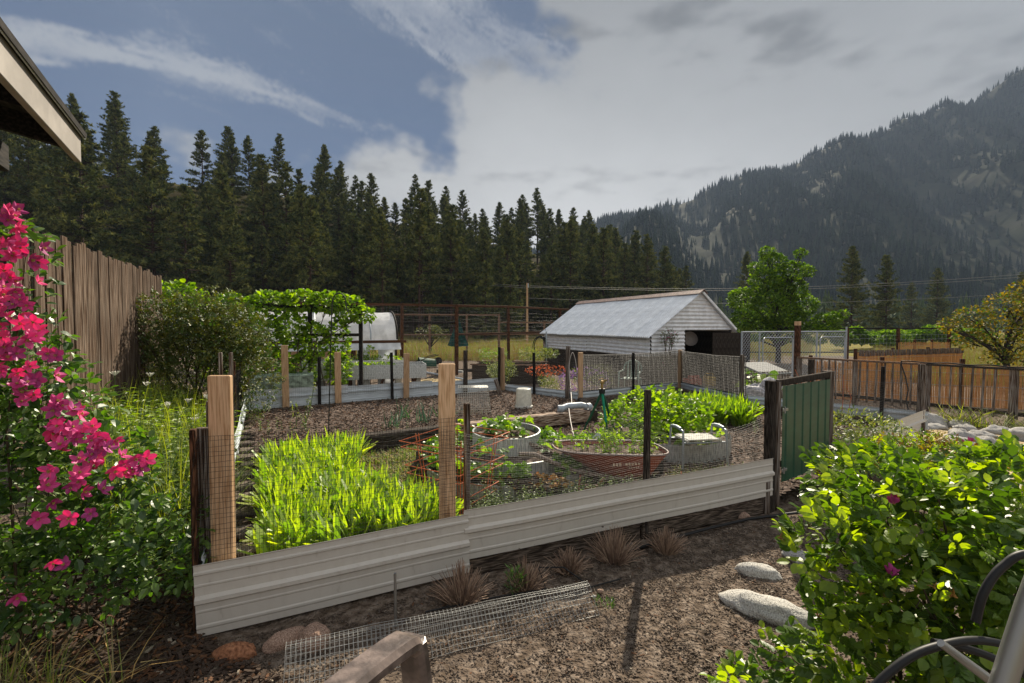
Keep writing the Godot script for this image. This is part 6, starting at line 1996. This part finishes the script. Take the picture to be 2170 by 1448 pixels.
	var cm := chip.mesh()
	for kind in 3:
		wd = []
		for p in patch_points(mp, [9000, 3200, 260][kind]):
			wd.append(Transform3D(Basis(Vector3.UP, rr(0, TAU)) * Basis(Vector3.RIGHT, rr(-0.5, 0.5)) * Basis(Vector3.BACK, rr(-0.35, 0.35)) * Basis.from_scale(Vector3(rr(0.4, 1.6), rr(0.6, 1.8), rr(0.5, 1.6))), Vector3(p.x, yard(p.x, p.y) + rr(0.0, 0.03), p.y)))
		w = multi(self, "bark_chips", cm, wd, [M.bark, M.bark_red, M.chip_pale][kind])
		tag(w, ["dark bark chips covering the ground at the lower left", "reddish bark pieces among the dark chips at the lower left", "pale wood slivers among the dark chips at the lower left"][kind], "mulch")
# ---------------------------------------------------------------- right side
func leafy_tree(called: String, label: String, at: Vector3, base: float, lobes: Array, n: int, mats: Array, leafs: Array, s0: float, s1: float, trunk: float):
	var t := thing(called, label, "tree", at)
	var m := MB.new()
	m.tube([Vector3(0, -0.3, 0), Vector3(0.05, base * 0.5, 0), Vector3(-0.05, base, 0.03), Vector3(0, base * 2.0, 0)], [trunk, trunk * 0.85, trunk * 0.7, trunk * 0.3], 9, false)
	for l in lobes:
		var e: Vector3 = l[0]
		var s := Vector3(0, clampf(e.y * 0.45, base * 0.7, base * 1.9), 0)
		m.tube([s, s.lerp(e, 0.55) + Vector3(rr(-0.2, 0.2), 0.15, rr(-0.2, 0.2)), e], [trunk * 0.4, trunk * 0.22, trunk * 0.06], 6, false)
		for k in 4:
			var q: Vector3 = e + rdir() * l[1] * 0.85
			m.tube([s.lerp(e, 0.7), e.lerp(q, 0.5), q], [trunk * 0.14, trunk * 0.08, trunk * 0.03], 4, false)
	part(t, "trunk", m.mesh(), M.trunk)
	part(t, "crown", merged(leafs, lobe_leaves(lobes, n, s0, s1, 0.2, 0.5), mats))
func build_right_side():
	R.seed = 110
	# broad leafy tree behind the shed
	var lob := []
	for l in [[0.0, 5.4, 0.9], [0.7, 4.9, 0.8], [-0.8, 4.4, 0.95], [0.9, 4.0, 1.0], [-1.7, 3.4, 1.0], [0.1, 3.9, 1.2], [1.6, 3.1, 0.95], [-0.6, 2.9, 1.3], [-2.0, 2.3, 0.9], [0.8, 2.5, 1.2], [2.2, 2.1, 0.85], [-1.2, 1.8, 1.0], [0.3, 1.8, 1.2], [1.6, 1.6, 0.9], [2.7, 2.4, 0.5], [-0.3, 6.0, 0.5], [0.9, 5.8, 0.35], [-1.3, 5.1, 0.4], [-2.5, 1.7, 0.6], [3.1, 2.6, 0.3], [1.5, 4.9, 0.4]]:
		lob.append([Vector3(l[0], l[1], rr(-0.7, 0.7)), Vector3(l[2] * 0.8, l[2] * 0.62, l[2] * 0.8)])
	leafy_tree("leafy_tree", "broad bright green leafy tree behind the shed and chain-link run", Vector3(14.3, 0, -26), 1.2, lob, 17000, M.maple, L.tree, 0.9, 1.6, 0.15)
	# yellow-green tree at the right edge
	lob = []
	for l in [[-1.6, 2.0, 0.5], [-0.9, 2.3, 0.7], [-0.2, 2.7, 0.8], [0.6, 3.1, 0.9], [0.9, 3.7, 0.6], [-0.3, 1.8, 0.8], [0.6, 2.0, 0.9], [1.5, 2.6, 0.9], [0.1, 1.2, 0.7], [1.2, 1.4, 0.8], [-0.9, 1.5, 0.6], [-0.4, 0.9, 0.5], [0.7, 0.8, 0.6], [-2.1, 1.9, 0.3], [1.9, 3.4, 0.8]]:
		lob.append([Vector3(l[0], l[1], rr(-0.5, 0.5)), Vector3(l[2] * 0.85, l[2] * 0.55, l[2] * 0.8)])
	leafy_tree("orchard_tree", "yellow-green tree leaning in at the right edge", Vector3(17.2, 0, -16.8), 0.9, lob, 6500, [M.autumn[0], M.autumn[1], M.autumn[2], M.maple[1]], L.tree, 0.55, 1.0, 0.12)
	lob = random_lobes(Vector3(0, 1.7, 0), Vector3(1.1, 0.8, 0.8), 9, 0.4)
	leafy_tree("apple_tree", "small half-bare apple tree in the dry meadow", Vector3(-5.6, -0.3, -33), 1.1, lob, 900, M.shrub, L.tree, 0.7, 1.1, 0.12)
	# rounded bushes at the edge of the far meadow
	for b in [[36.0, -47.0, 3.2, "rounded green bush at the meadow edge below the pines"], [31.0, -44.0, 2.2, "lower green bush at the meadow edge, left of the rounded one"], [43.0, -50.0, 2.6, "green bush at the meadow edge behind the yellow-green tree"], [52.0, -55.0, 3.0, "broad bush at the right end of the meadow edge"]]:
		var t := thing("meadow_bush", b[3], "bush", Vector3(b[0], valley(b[0], b[1]), b[1]), 0.0, "bushes at the meadow edge")
		lob = random_lobes(Vector3(0, 0.9, 0), Vector3(b[2], 1.0, 1.6), 12, 0.4)
		part(t, "foliage", merged([leaf_shape(0.3, 0.24, 0.3, 0.02)], lobe_leaves(lob, 2600, 0.7, 1.3), M.maple)).set_meta("kind", "stuff")
	# sandy path with stone edging
	var pp := PackedVector2Array([Vector2(5.6, -8.6), Vector2(7.6, -10.4), Vector2(9.4, -8.2), Vector2(12, -6.0), Vector2(12, -3.5), Vector2(7.0, -5.5), Vector2(5.0, -6.0), Vector2(7.3, -8.1)])
	var xs := []; var zs := []
	for i in 70: xs.append(4.8 + i * 0.105)
	for i in 70: zs.append(-10.6 + i * 0.105)
	setting("straw_path", height_mesh(xs, zs, func(x, z): return yard(x, z) + 0.03 + 0.015 * rough_noise.get_noise_2d(x * 6.0, z * 6.0), func(x, z): return poly_has(x, z, pp)), M.straw)
	var spots := [[7.15, -9.9, 0.35], [7.45, -9.6, 0.3], [7.8, -9.55, 0.34], [6.8, -10.2, 0.3], [6.5, -10.4, 0.28], [8.1, -9.2, 0.4], [7.6, -9.1, 0.55], [7.2, -9.2, 0.4], [8.5, -9.0, 0.4], [8.9, -8.8, 0.45], [8.9, -8.35, 0.5], [9.2, -8.0, 0.45], [8.4, -8.6, 0.4], [9.0, -7.5, 0.55], [8.2, -9.6, 0.75], [8.45, -9.9, 0.5], [7.7, -8.2, 0.45], [7.9, -8.0, 0.35], [8.1, -7.8, 0.3], [7.45, -8.0, 0.5], [8.4, -7.4, 0.4], [8.7, -9.35, 0.45], [6.2, -10.6, 0.26], [8.0, -8.6, 0.35], [9.3, -8.5, 0.4]]
	spots.sort_custom(func(a, b): return a[0] / -a[1] < b[0] / -b[1])
	var rocks := [rock_mesh(Vector3(1, 0.45, 0.7), 31, 0.2, 12), rock_mesh(Vector3(1, 0.35, 0.8), 32, 0.2, 12), rock_mesh(Vector3(1, 0.6, 0.85), 33, 0.22, 12)]
	for i in spots.size():
		var s: Array = spots[i]
		var lab := "%s grey edging stone of the straw path, counted from its left end" % ["first", "second", "third", "fourth", "fifth", "sixth", "seventh", "eighth", "ninth", "tenth", "eleventh", "twelfth", "thirteenth", "fourteenth", "fifteenth", "sixteenth", "seventeenth", "eighteenth", "nineteenth", "twentieth", "twenty-first", "twenty-second", "twenty-third", "twenty-fourth", "last"][i]
		if s[2] == 0.75: lab = "largest grey boulder at the foot of the picket fence"
		single("edging_stone", lab, "stone", rocks[i % 3], M.rock, Transform3D(Basis(Vector3.UP, rr(0, TAU)) * Basis.from_scale(Vector3.ONE * s[2]), Vector3(s[0], s[2] * 0.12, s[1])), "stones edging the straw path")
	# grasses and flowers by the picket fence
	for g in [[8.9, -9.5, "clump of drooping dry green grass at the picket fence", 0.6, 0], [9.6, -9.0, "second grass clump at the picket fence", 0.5, 0], [9.9, -8.6, "rounded grey-green tuft near the right edge", 0.55, 1]]:
		var t := thing("grass_clump", g[2], "grass", Vector3(g[0], 0, g[1]), 0.0, "grass clumps by the picket fence")
		leaves(t, "blade", [blade(g[3], 0.012, 0.6, 4), blade(g[3] * 0.85, 0.01, 1.0, 4)], blade_set([Vector2.ZERO, Vector2(0.2, 0.05), Vector2(-0.22, 0.1), Vector2(0.1, -0.2), Vector2(-0.1, 0.2), Vector2(0.35, 0.1), Vector2(-0.4, 0)], 0.0, 26, 0.6, 1.1, 0.3, 1.6), [M.grass[0], M.drygrass[0], M.grass[2]] if g[4] == 0 else M.mint)
	var fl := thing("flower_patch", "low orange and pink flowers beyond the green gate", "flowers", Vector3(6.5, 0, -10.0))
	lob = [[Vector3(-0.5, 0.25, -0.3), Vector3(0.5, 0.22, 0.3)], [Vector3(0.2, 0.16, 0.0), Vector3(0.5, 0.14, 0.3)], [Vector3(0.7, 0.12, 0.2), Vector3(0.4, 0.1, 0.3)]]
	leaves(fl, "leaf", L.weed, lobe_leaves(lob, 520, 0.6, 1.0, 0.5), M.weed)
	leaves(fl, "flower", [leaf_shape(0.035, 0.04, 0.5, 0.0)], lobe_leaves(lob, 120, 0.6, 1.1, 0.7, 0.95), [M.orange[0], M.orange[2], M.rosepink[1], M.orange[1]])
	# bush that leans over the skirt panel right of the gate
	var c := Vector3(4.55, 0, -6.35)
	var mb := thing("geranium_bush", "pale green bushy plant with small purple flowers right of the gate", "bush", c)
	lob = []
	for l in [[-0.35, 0.6, 0.0, 0.36], [0.0, 0.62, 0.05, 0.4], [0.4, 0.5, -0.1, 0.36], [-0.2, 0.38, 0.25, 0.36], [0.3, 0.3, 0.2, 0.36], [0.7, 0.42, -0.3, 0.3], [-0.4, 0.25, 0.3, 0.3]]:
		lob.append([Vector3(l[0], l[1], l[2]), Vector3(l[3], l[3] * 0.75, l[3])])
	leaves(mb, "leaf", L.weed, lobe_leaves(lob, 2600, 0.9, 1.5, 0.4, 0.4), M.mint)
	leaves(mb, "flower", [leaf_shape(0.025, 0.03, 0.5, 0.0)], lobe_leaves(lob, 26, 0.7, 1.1, 0.5, 1.0), M.violet)
	stems(mb, Vector3.ZERO, lob, 0.006, M.stem_green, 0.3)
	mb = thing("geranium_clump", "dark low plant with violet flowers at the foot of the gate", "plant", Vector3(3.55, 0, -5.25))
	lob = [[Vector3(0, 0.14, 0), Vector3(0.4, 0.16, 0.22)], [Vector3(0.4, 0.2, -0.1), Vector3(0.35, 0.2, 0.25)]]
	leaves(mb, "leaf", L.weed, lobe_leaves(lob, 500, 0.7, 1.1), M.clematis)
	leaves(mb, "flower", [leaf_shape(0.035, 0.04, 0.5, 0.0)], lobe_leaves(lob, 9, 0.7, 1.0, 0.5, 1.0), M.violet)
	# second shrub behind the near rose bush
	c = Vector3(4.1, 0, -5.0)
	mb = thing("low_shrub", "low shrub with yellowing leaves behind the near rose bush", "shrub", c)
	lob = random_lobes(Vector3(0.1, 0.55, 0), Vector3(0.75, 0.3, 0.45), 10, 0.4)
	leaves(mb, "leaf", L.small, lobe_leaves(lob, 1500, 0.8, 1.3), [M.rose[0], M.rose[1], M.autumn[2], M.rose[2], M.rustleaf[1]])
	stems(mb, Vector3.ZERO, lob, 0.008, M.stem, 0.2)
	# bronze stems seen above the flowers at the fence
	var m := MB.new()
	for k in 7:
		var o := Vector3(5.1 + 0.12 * k, 0.3, -8.6 + rr(-0.3, 0.3))
		m.tube([o, o + Vector3(rr(-0.1, 0.1), 0.45, 0), o + Vector3(rr(-0.2, 0.2), rr(0.6, 0.9), 0)], 0.005, 4, false)
	var dk := single("dry_stalks", "thin reddish dry stalks behind the gate", "stalks", m.mesh(), M.cage)
	dk.set_meta("kind", "stuff")
	# near rose bush on the right
	c = Vector3(1.85, 0, -2.2)
	var rb := thing("rose_bush", "large glossy green rose bush filling the lower right", "bush", c)
	lob = []
	for l in [[2.15, 1.12, -2.7, 0.42, 0.16], [1.88, 1.1, -2.4, 0.28, 0.17], [2.45, 1.2, -2.25, 0.38, 0.2], [1.95, 1.1, -2.15, 0.36, 0.2], [1.56, 0.93, -2.25, 0.26, 0.17], [2.2, 0.9, -1.95, 0.36, 0.25], [1.75, 0.85, -2.0, 0.3, 0.22], [1.6, 0.72, -2.2, 0.22, 0.18], [1.6, 0.5, -2.1, 0.28, 0.2], [2.1, 0.55, -2.0, 0.36, 0.25], [1.35, 0.34, -2.25, 0.2, 0.12], [1.15, 0.2, -2.25, 0.22, 0.1], [1.75, 0.25, -2.1, 0.3, 0.18], [2.6, 0.8, -2.1, 0.3, 0.3], [2.75, 1.1, -2.6, 0.36, 0.2]]:
		lob.append([Vector3(l[0], l[1], l[2]) - c, Vector3(l[3], l[4], l[3] * 0.8)])
	leaves(rb, "leaf", L.rose, lobe_leaves(lob, 1900, 0.85, 1.35, 0.3, 0.5), M.rose, 300)
	stems(rb, Vector3(0.1, 0, 0.0), lob, 0.012, M.stem, 0.25)
	# spent flower heads, hips and a few open roses
	var hip := MB.new()
	for k in 7:
		var d := Vector3(cos(k * 0.9), 0.7, sin(k * 0.9)).normalized()
		hip.tube([Vector3.ZERO, d * 0.02 + Vector3(rr(-0.01, 0.01), 0, 0), d * 0.045], [0.004, 0.004, 0.001], 4, false)
	hip.tube([Vector3(0, -0.015, 0), Vector3(0, 0, 0), Vector3(0, 0.008, 0)], [0.004, 0.009, 0.004], 6)
	var hm := hip.mesh()
	for o in lobe_leaves(lob.slice(0, 8), 30, 0.5, 0.8, 0.8, 1.0): part(rb, "spent_bloom", hm, [M.rustleaf[0], M.rustleaf[1], M.rustleaf[2]][R.randi() % 3], o)
	var petal := joined([leaf_shape(0.05, 0.045, 0.5, -0.015, 2)], lobe_leaves([[Vector3(0, 1, 0), Vector3.ONE * 0.012]], 9, 0.6, 0.9, 0.8).map(func(t): return Transform3D(t.basis, t.origin - Vector3.UP)))
	for o in [[2.62, 1.32, -2.75], [1.72, 1.2, -2.15], [1.55, 0.98, -1.95], [2.75, 1.28, -2.3], [1.9, 0.33, -1.85]]:
		part(rb, "flower", petal, M.pink[0], Transform3D(Basis(Vector3.UP, rr(0, 6)), Vector3(o[0], o[1], o[2]) - c))

# ---------------------------------------------------------------- foreground
func build_foreground():
	R.seed = 120
	# stones
	for s in [["small speckled pale stepping stone", 1.98, -3.82, 0.34, 0.14, 0.19, 0.45, 41, "stone"], ["long smooth pale stone beside the rose bush", 1.78, -3.3, 0.6, 0.18, 0.27, 0.6, 42, "stone"], ["flat grey stone half under the rose leaves", 2.5, -4.05, 0.4, 0.1, 0.2, 0.9, 47, "rock"], ["flat rust-coloured stone at the lower left", -1.68, -2.86, 0.25, 0.13, 0.14, -0.1, 43, "redstone"], ["slanting pale pink stone beside the round one", -1.42, -2.98, 0.27, 0.14, 0.13, -0.7, 44, "pinkstone"], ["round pink granite stone at the panel foot", -1.24, -2.97, 0.2, 0.2, 0.18, 0.3, 45, "pinkstone"], ["small round tan stone near the gate post", 2.4, -4.95, 0.14, 0.11, 0.12, 0.0, 46, "pinkstone"]]:
		single("garden_stone", s[0], "stone", rock_mesh(Vector3(s[3], s[4], s[5]), s[7], 0.1, 22), M[s[8]], Transform3D(Basis(Vector3.UP, -s[6]), Vector3(s[1], s[4] * 0.1, s[2])))
	for s in [[0.66, -3.55, 0.05, "tan pebble beside the wire roll"], [0.6, -3.48, 0.035, "white pebble beside the tan one"], [0.72, -3.42, 0.03, "grey-green pebble below the tan one"]]:
		single("pebble", s[3], "stone", rock_mesh(Vector3(s[2], s[2] * 0.6, s[2] * 0.8), 50 + int(s[2] * 1000), 0.15, 8), M.pinkstone if s[2] == 0.05 else M.stone, Transform3D(Basis(), Vector3(s[0], 0.015, s[1])))
	# folded piece of welded wire mesh lying along the fence
	var a := Vector3(-1.3, 0.0, -2.72); var b := Vector3(0.55, 0.0, -3.4)
	var d := (b - a).normalized()
	var side := Vector3(d.z, 0, -d.x) * -1.0
	var ln := a.distance_to(b)
	var wr := thing("wire_mesh_roll", "folded strip of silver welded wire mesh on the soil", "wire mesh", a)
	var prof := [Vector2(0.2, 0.01), Vector2(0.14, 0.05), Vector2(0.08, 0.1), Vector2(0.02, 0.15), Vector2(-0.03, 0.16), Vector2(-0.05, 0.12), Vector2(-0.03, 0.07), Vector2(0.03, 0.03)]
	var m := MB.new()
	for i in prof.size():
		for h in 2:
			var q: Vector2 = prof[i] if h == 0 or i == prof.size() - 1 else (prof[i] + prof[i + 1]) * 0.5
			if h == 1 and i == prof.size() - 1: continue
			var p := []
			for k in 9: p.append(d * ln * k / 8.0 + side * q.x * (1.0 - 0.25 * k / 8.0) + Vector3.UP * (q.y + 0.006 * sin(k * 1.9 + i)))
			m.tube(p, 0.0013, 4, false)
	part(wr, "long_wires", m.mesh(), M.wire)
	m = MB.new()
	var n := int(ln / 0.026)
	for k in n + 1:
		var p := []
		var t := float(k) / n
		for q in prof: p.append(d * ln * t + side * q.x * (1.0 - 0.25 * t) + Vector3.UP * (q.y + 0.006 * sin(t * 15.2 + 1.0)))
		m.tube(p, 0.0013, 4, false)
	part(wr, "cross_wires", m.mesh(), M.wire).set_meta("kind", "stuff")
	# thin steel stake
	m = MB.new()
	m.tube([Vector3(-0.77, -0.1, -3.14), Vector3(-0.775, 0.36, -3.15)], 0.009, 8)
	single("steel_stake", "thin grey steel stake in front of the near panel", "stake", m.mesh(), M.steel)
	# drip hoses
	m = MB.new()
	m.tube([Vector3(1.0, 0.03, -4.15), Vector3(1.45, 0.03, -4.4), Vector3(1.9, 0.035, -4.62), Vector3(2.4, 0.03, -4.86), Vector3(2.9, 0.03, -5.0), Vector3(3.3, 0.03, -5.1)], 0.014, 7)
	single("drip_hose", "black drip hose along the timber toward the gate", "hose", m.mesh(), M.black_plastic)
	m = MB.new()
	m.tube([Vector3(-0.6, 0.02, -3.28), Vector3(-0.1, 0.03, -3.45), Vector3(0.25, 0.06, -3.5), Vector3(0.2, 0.16, -3.62), Vector3(0.4, 0.12, -3.7), Vector3(0.6, 0.02, -3.6), Vector3(0.85, 0.03, -3.7)], 0.006, 6)
	single("drip_line", "thin black drip line winding among the cut lavender", "hose", m.mesh(), M.black_plastic)
	# cut-back lavender clumps
	var lav := [[-0.36, -3.42, 1.0, "clipped brown lavender clump under the panel join"], [0.1, -3.58, 0.85, "clipped brown lavender behind the green sprig"], [0.46, -3.84, 0.75, "clipped brown lavender, third along the fence"], [0.86, -4.02, 1.05, "largest clipped brown lavender clump on the right"], [1.35, -4.18, 0.8, "last clipped brown lavender clump toward the gate"]]
	for l in lav:
		var t := thing("lavender_stub", l[3], "plant", Vector3(l[0], 0, l[1]), 0.0, "clipped lavender along the fence")
		m = MB.new()
		var m2 := MB.new()
		for k in 240:
			var an := rr(0, TAU)
			var out := rr(0.02, 1.0)
			var tip := Vector3(cos(an) * out * 0.28, rr(0.1, 0.27) * (1.25 - 0.6 * out), sin(an) * out * 0.22) * float(l[2])
			var root := Vector3(tip.x * 0.3, 0, tip.z * 0.3)
			(m if k % 2 else m2).tube([root, root.lerp(tip, 0.6) + Vector3(rr(-0.01, 0.01), 0.02, rr(-0.01, 0.01)), tip], [0.0036, 0.0028, 0.0016], 3, false)
		part(t, "twigs", m.mesh(), M.twig_dry).set_meta("kind", "stuff")
		part(t, "old_twigs", m2.mesh(), M.twig_dark).set_meta("kind", "stuff")
	var gs := thing("lavender_sprig", "small fresh green lavender plant among the brown ones", "plant", Vector3(0.02, 0, -3.5))
	leaves(gs, "leaf", L.thin, lobe_leaves([[Vector3(0, 0.12, 0), Vector3(0.07, 0.11, 0.06)]], 130, 0.7, 1.1, 1.0, 0.2), M.clematis)
	gs = thing("lavender_sprig", "tiny green seedlings on the bare soil right of the wire", "plant", Vector3(0.68, 0, -3.3))
	leaves(gs, "leaf", L.thin, lobe_leaves([[Vector3(0, 0.05, 0), Vector3(0.03, 0.06, 0.03)], [Vector3(-0.07, 0.04, -0.05), Vector3(0.025, 0.04, 0.025)]], 70, 0.5, 0.8, 1.0, 0.2), M.clematis)
	# crumbs and litter on the bare soil
	var fp := PackedVector2Array([Vector2(-1.5, -1.7), Vector2(3.4, -1.7), Vector2(4.2, -5.2), Vector2(2.6, -4.95), Vector2(-1.9, -2.98)])
	var crumb := rock_mesh(Vector3(0.015, 0.01, 0.013), 61, 0.3, 3)
	var chip := MB.new()
	chip.box(Vector3.ZERO, Vector3(0.026, 0.004, 0.008))
	var cm := chip.mesh()
	for k in 5:
		var xf := []
		for p in patch_points(fp, [36000, 14000, 1800, 1200, 420][k]):
			xf.append(Transform3D(Basis(rdir(), rr(0, 0.5)) * Basis(Vector3.UP, rr(0, TAU)) * Basis.from_scale(Vector3(rr(0.4, 1.5), rr(0.3, 0.8), rr(0.5, 1.4))), Vector3(p.x, yard(p.x, p.y) + rr(-0.004, 0.008), p.y)))
		var o := multi(self, ["soil_crumbs", "soil_crumbs", "bark_litter", "bark_litter", "bark_litter"][k], crumb if k < 2 else cm, xf, [M.crumb, M.crumb_dark, M.bark, M.bark_red, M.chip_pale][k])
		tag(o, ["pale crumbs of bare soil in the foreground", "dark crumbs of bare soil in the foreground", "dark bark bits scattered on the foreground soil", "reddish bark bits scattered on the foreground soil", "pale wood bits scattered on the foreground soil"][k], "soil")
	var tw := MB.new()
	for k in 60:
		var p := Vector2(rr(-0.2, 1.8), rr(-4.0, -2.5))
		var an := rr(0, TAU)
		var l := rr(0.04, 0.13)
		var o := Vector3(p.x, yard(p.x, p.y) + 0.02, p.y)
		var e := Vector3(cos(an), rr(0, 0.12), sin(an)) * l
		tw.tube([o, o + e * 0.5 + Vector3(rr(-0.01, 0.01), 0.004, rr(-0.01, 0.01)), o + e], 0.0016, 4, false)
	var to := single("dry_twigs", "thin dry twigs scattered over the foreground soil", "twigs", tw.mesh(), M.chip_pale)
	to.set_meta("kind", "stuff")
	# brown plastic chair whose arm reaches into view at the bottom
	var ch := thing("patio_chair", "brown plastic patio chair whose arm shows at the bottom edge", "chair", Vector3(-0.3, 0.705, -0.71), -0.32)
	for s in [0, 1]:
		m = MB.new()
		var x0: float = 0.0 + 0.52 * s
		m.sweep(smooth([Vector3(x0 - 0.05, 0.67, 0.25), Vector3(x0 - 0.045, 0.665, 0.05), Vector3(x0 - 0.04, 0.65, -0.12), Vector3(x0 - 0.02, 0.635, -0.27), Vector3(x0 - 0.017, 0.615, -0.305), Vector3(x0 - 0.012, 0.56, -0.325), Vector3(x0 + 0.02, 0.0, -0.38)], 5), 0.07, 0.034, 0.01)
		part(ch, "arm", m.mesh(), M.taupe_plastic)
		m = MB.new()
		m.beam(Vector3(x0 - 0.05, 0.64, 0.25), Vector3(x0 - 0.02, 0.0, 0.3), 0.05, 0.035, 0.01)
		part(ch, "leg", m.mesh(), M.taupe_plastic)
	m = MB.new()
	m.box(Vector3(0.25, 0.4, -0.03), Vector3(0.46, 0.03, 0.46), 0.012)
	part(ch, "seat", m.mesh(), M.taupe_plastic)
	m = MB.new()
	m.box(Vector3(0.25, 0.62, 0.26), Vector3(0.48, 0.46, 0.03), 0.012)
	part(ch, "backrest", m.mesh(), M.taupe_plastic)
	# metal stand with black cable loops at the lower right
	var ms := thing("metal_stand", "grey metal tube stand at the lower right corner", "stand", Vector3(0.9, 0.705, -0.8))
	m = MB.new()
	m.tube([Vector3(-0.3, 0.0, 0.02), Vector3(-0.07, 0.68, 0.0), Vector3(-0.03, 0.82, 0.0), Vector3(0.03, 1.0, 0.0)], 0.017, 12)
	part(ms, "tube", m.mesh(), M.steel)
	m = MB.new()
	m.tube([Vector3(-0.13, 0.725, -0.05), Vector3(-0.03, 0.65, -0.05), Vector3(0.1, 0.55, -0.03)], [0.007, 0.009, 0.009], 8)
	part(ms, "rod", m.mesh(), M.steel)
	m = MB.new()
	m.tube([Vector3(0.2, 0, 0.05), Vector3(-0.03, 0.82, 0.0)], 0.014, 10)
	part(ms, "back_leg", m.mesh(), M.steel)
	for k in 3:
		m = MB.new()
		var pts: Array = [[Vector3(-0.3, 0.5, -0.1), Vector3(-0.18, 0.635, -0.1), Vector3(-0.09, 0.685, -0.1), Vector3(0.03, 0.69, -0.1), Vector3(0.2, 0.62, -0.08)], [Vector3(-0.09, 0.686, -0.11), Vector3(-0.02, 0.672, -0.11), Vector3(0.05, 0.645, -0.1), Vector3(0.2, 0.56, -0.08)], [Vector3(0.0, 0.72, -0.12), Vector3(0.015, 0.78, -0.12), Vector3(0.05, 0.83, -0.12), Vector3(0.1, 0.86, -0.11), Vector3(0.25, 0.85, -0.08)]][k]
		m.tube(smooth(pts, 8), 0.0075, 8)
		single("black_cable", ["lower loop of black cable at the lower right corner", "short black cable crossing the lower loop", "upper loop of black cable at the right edge"][k], "cable", m.mesh(), M.black_plastic, Transform3D(Basis(), Vector3(0.9, 0.705, -0.8)), "black cables at the corner")
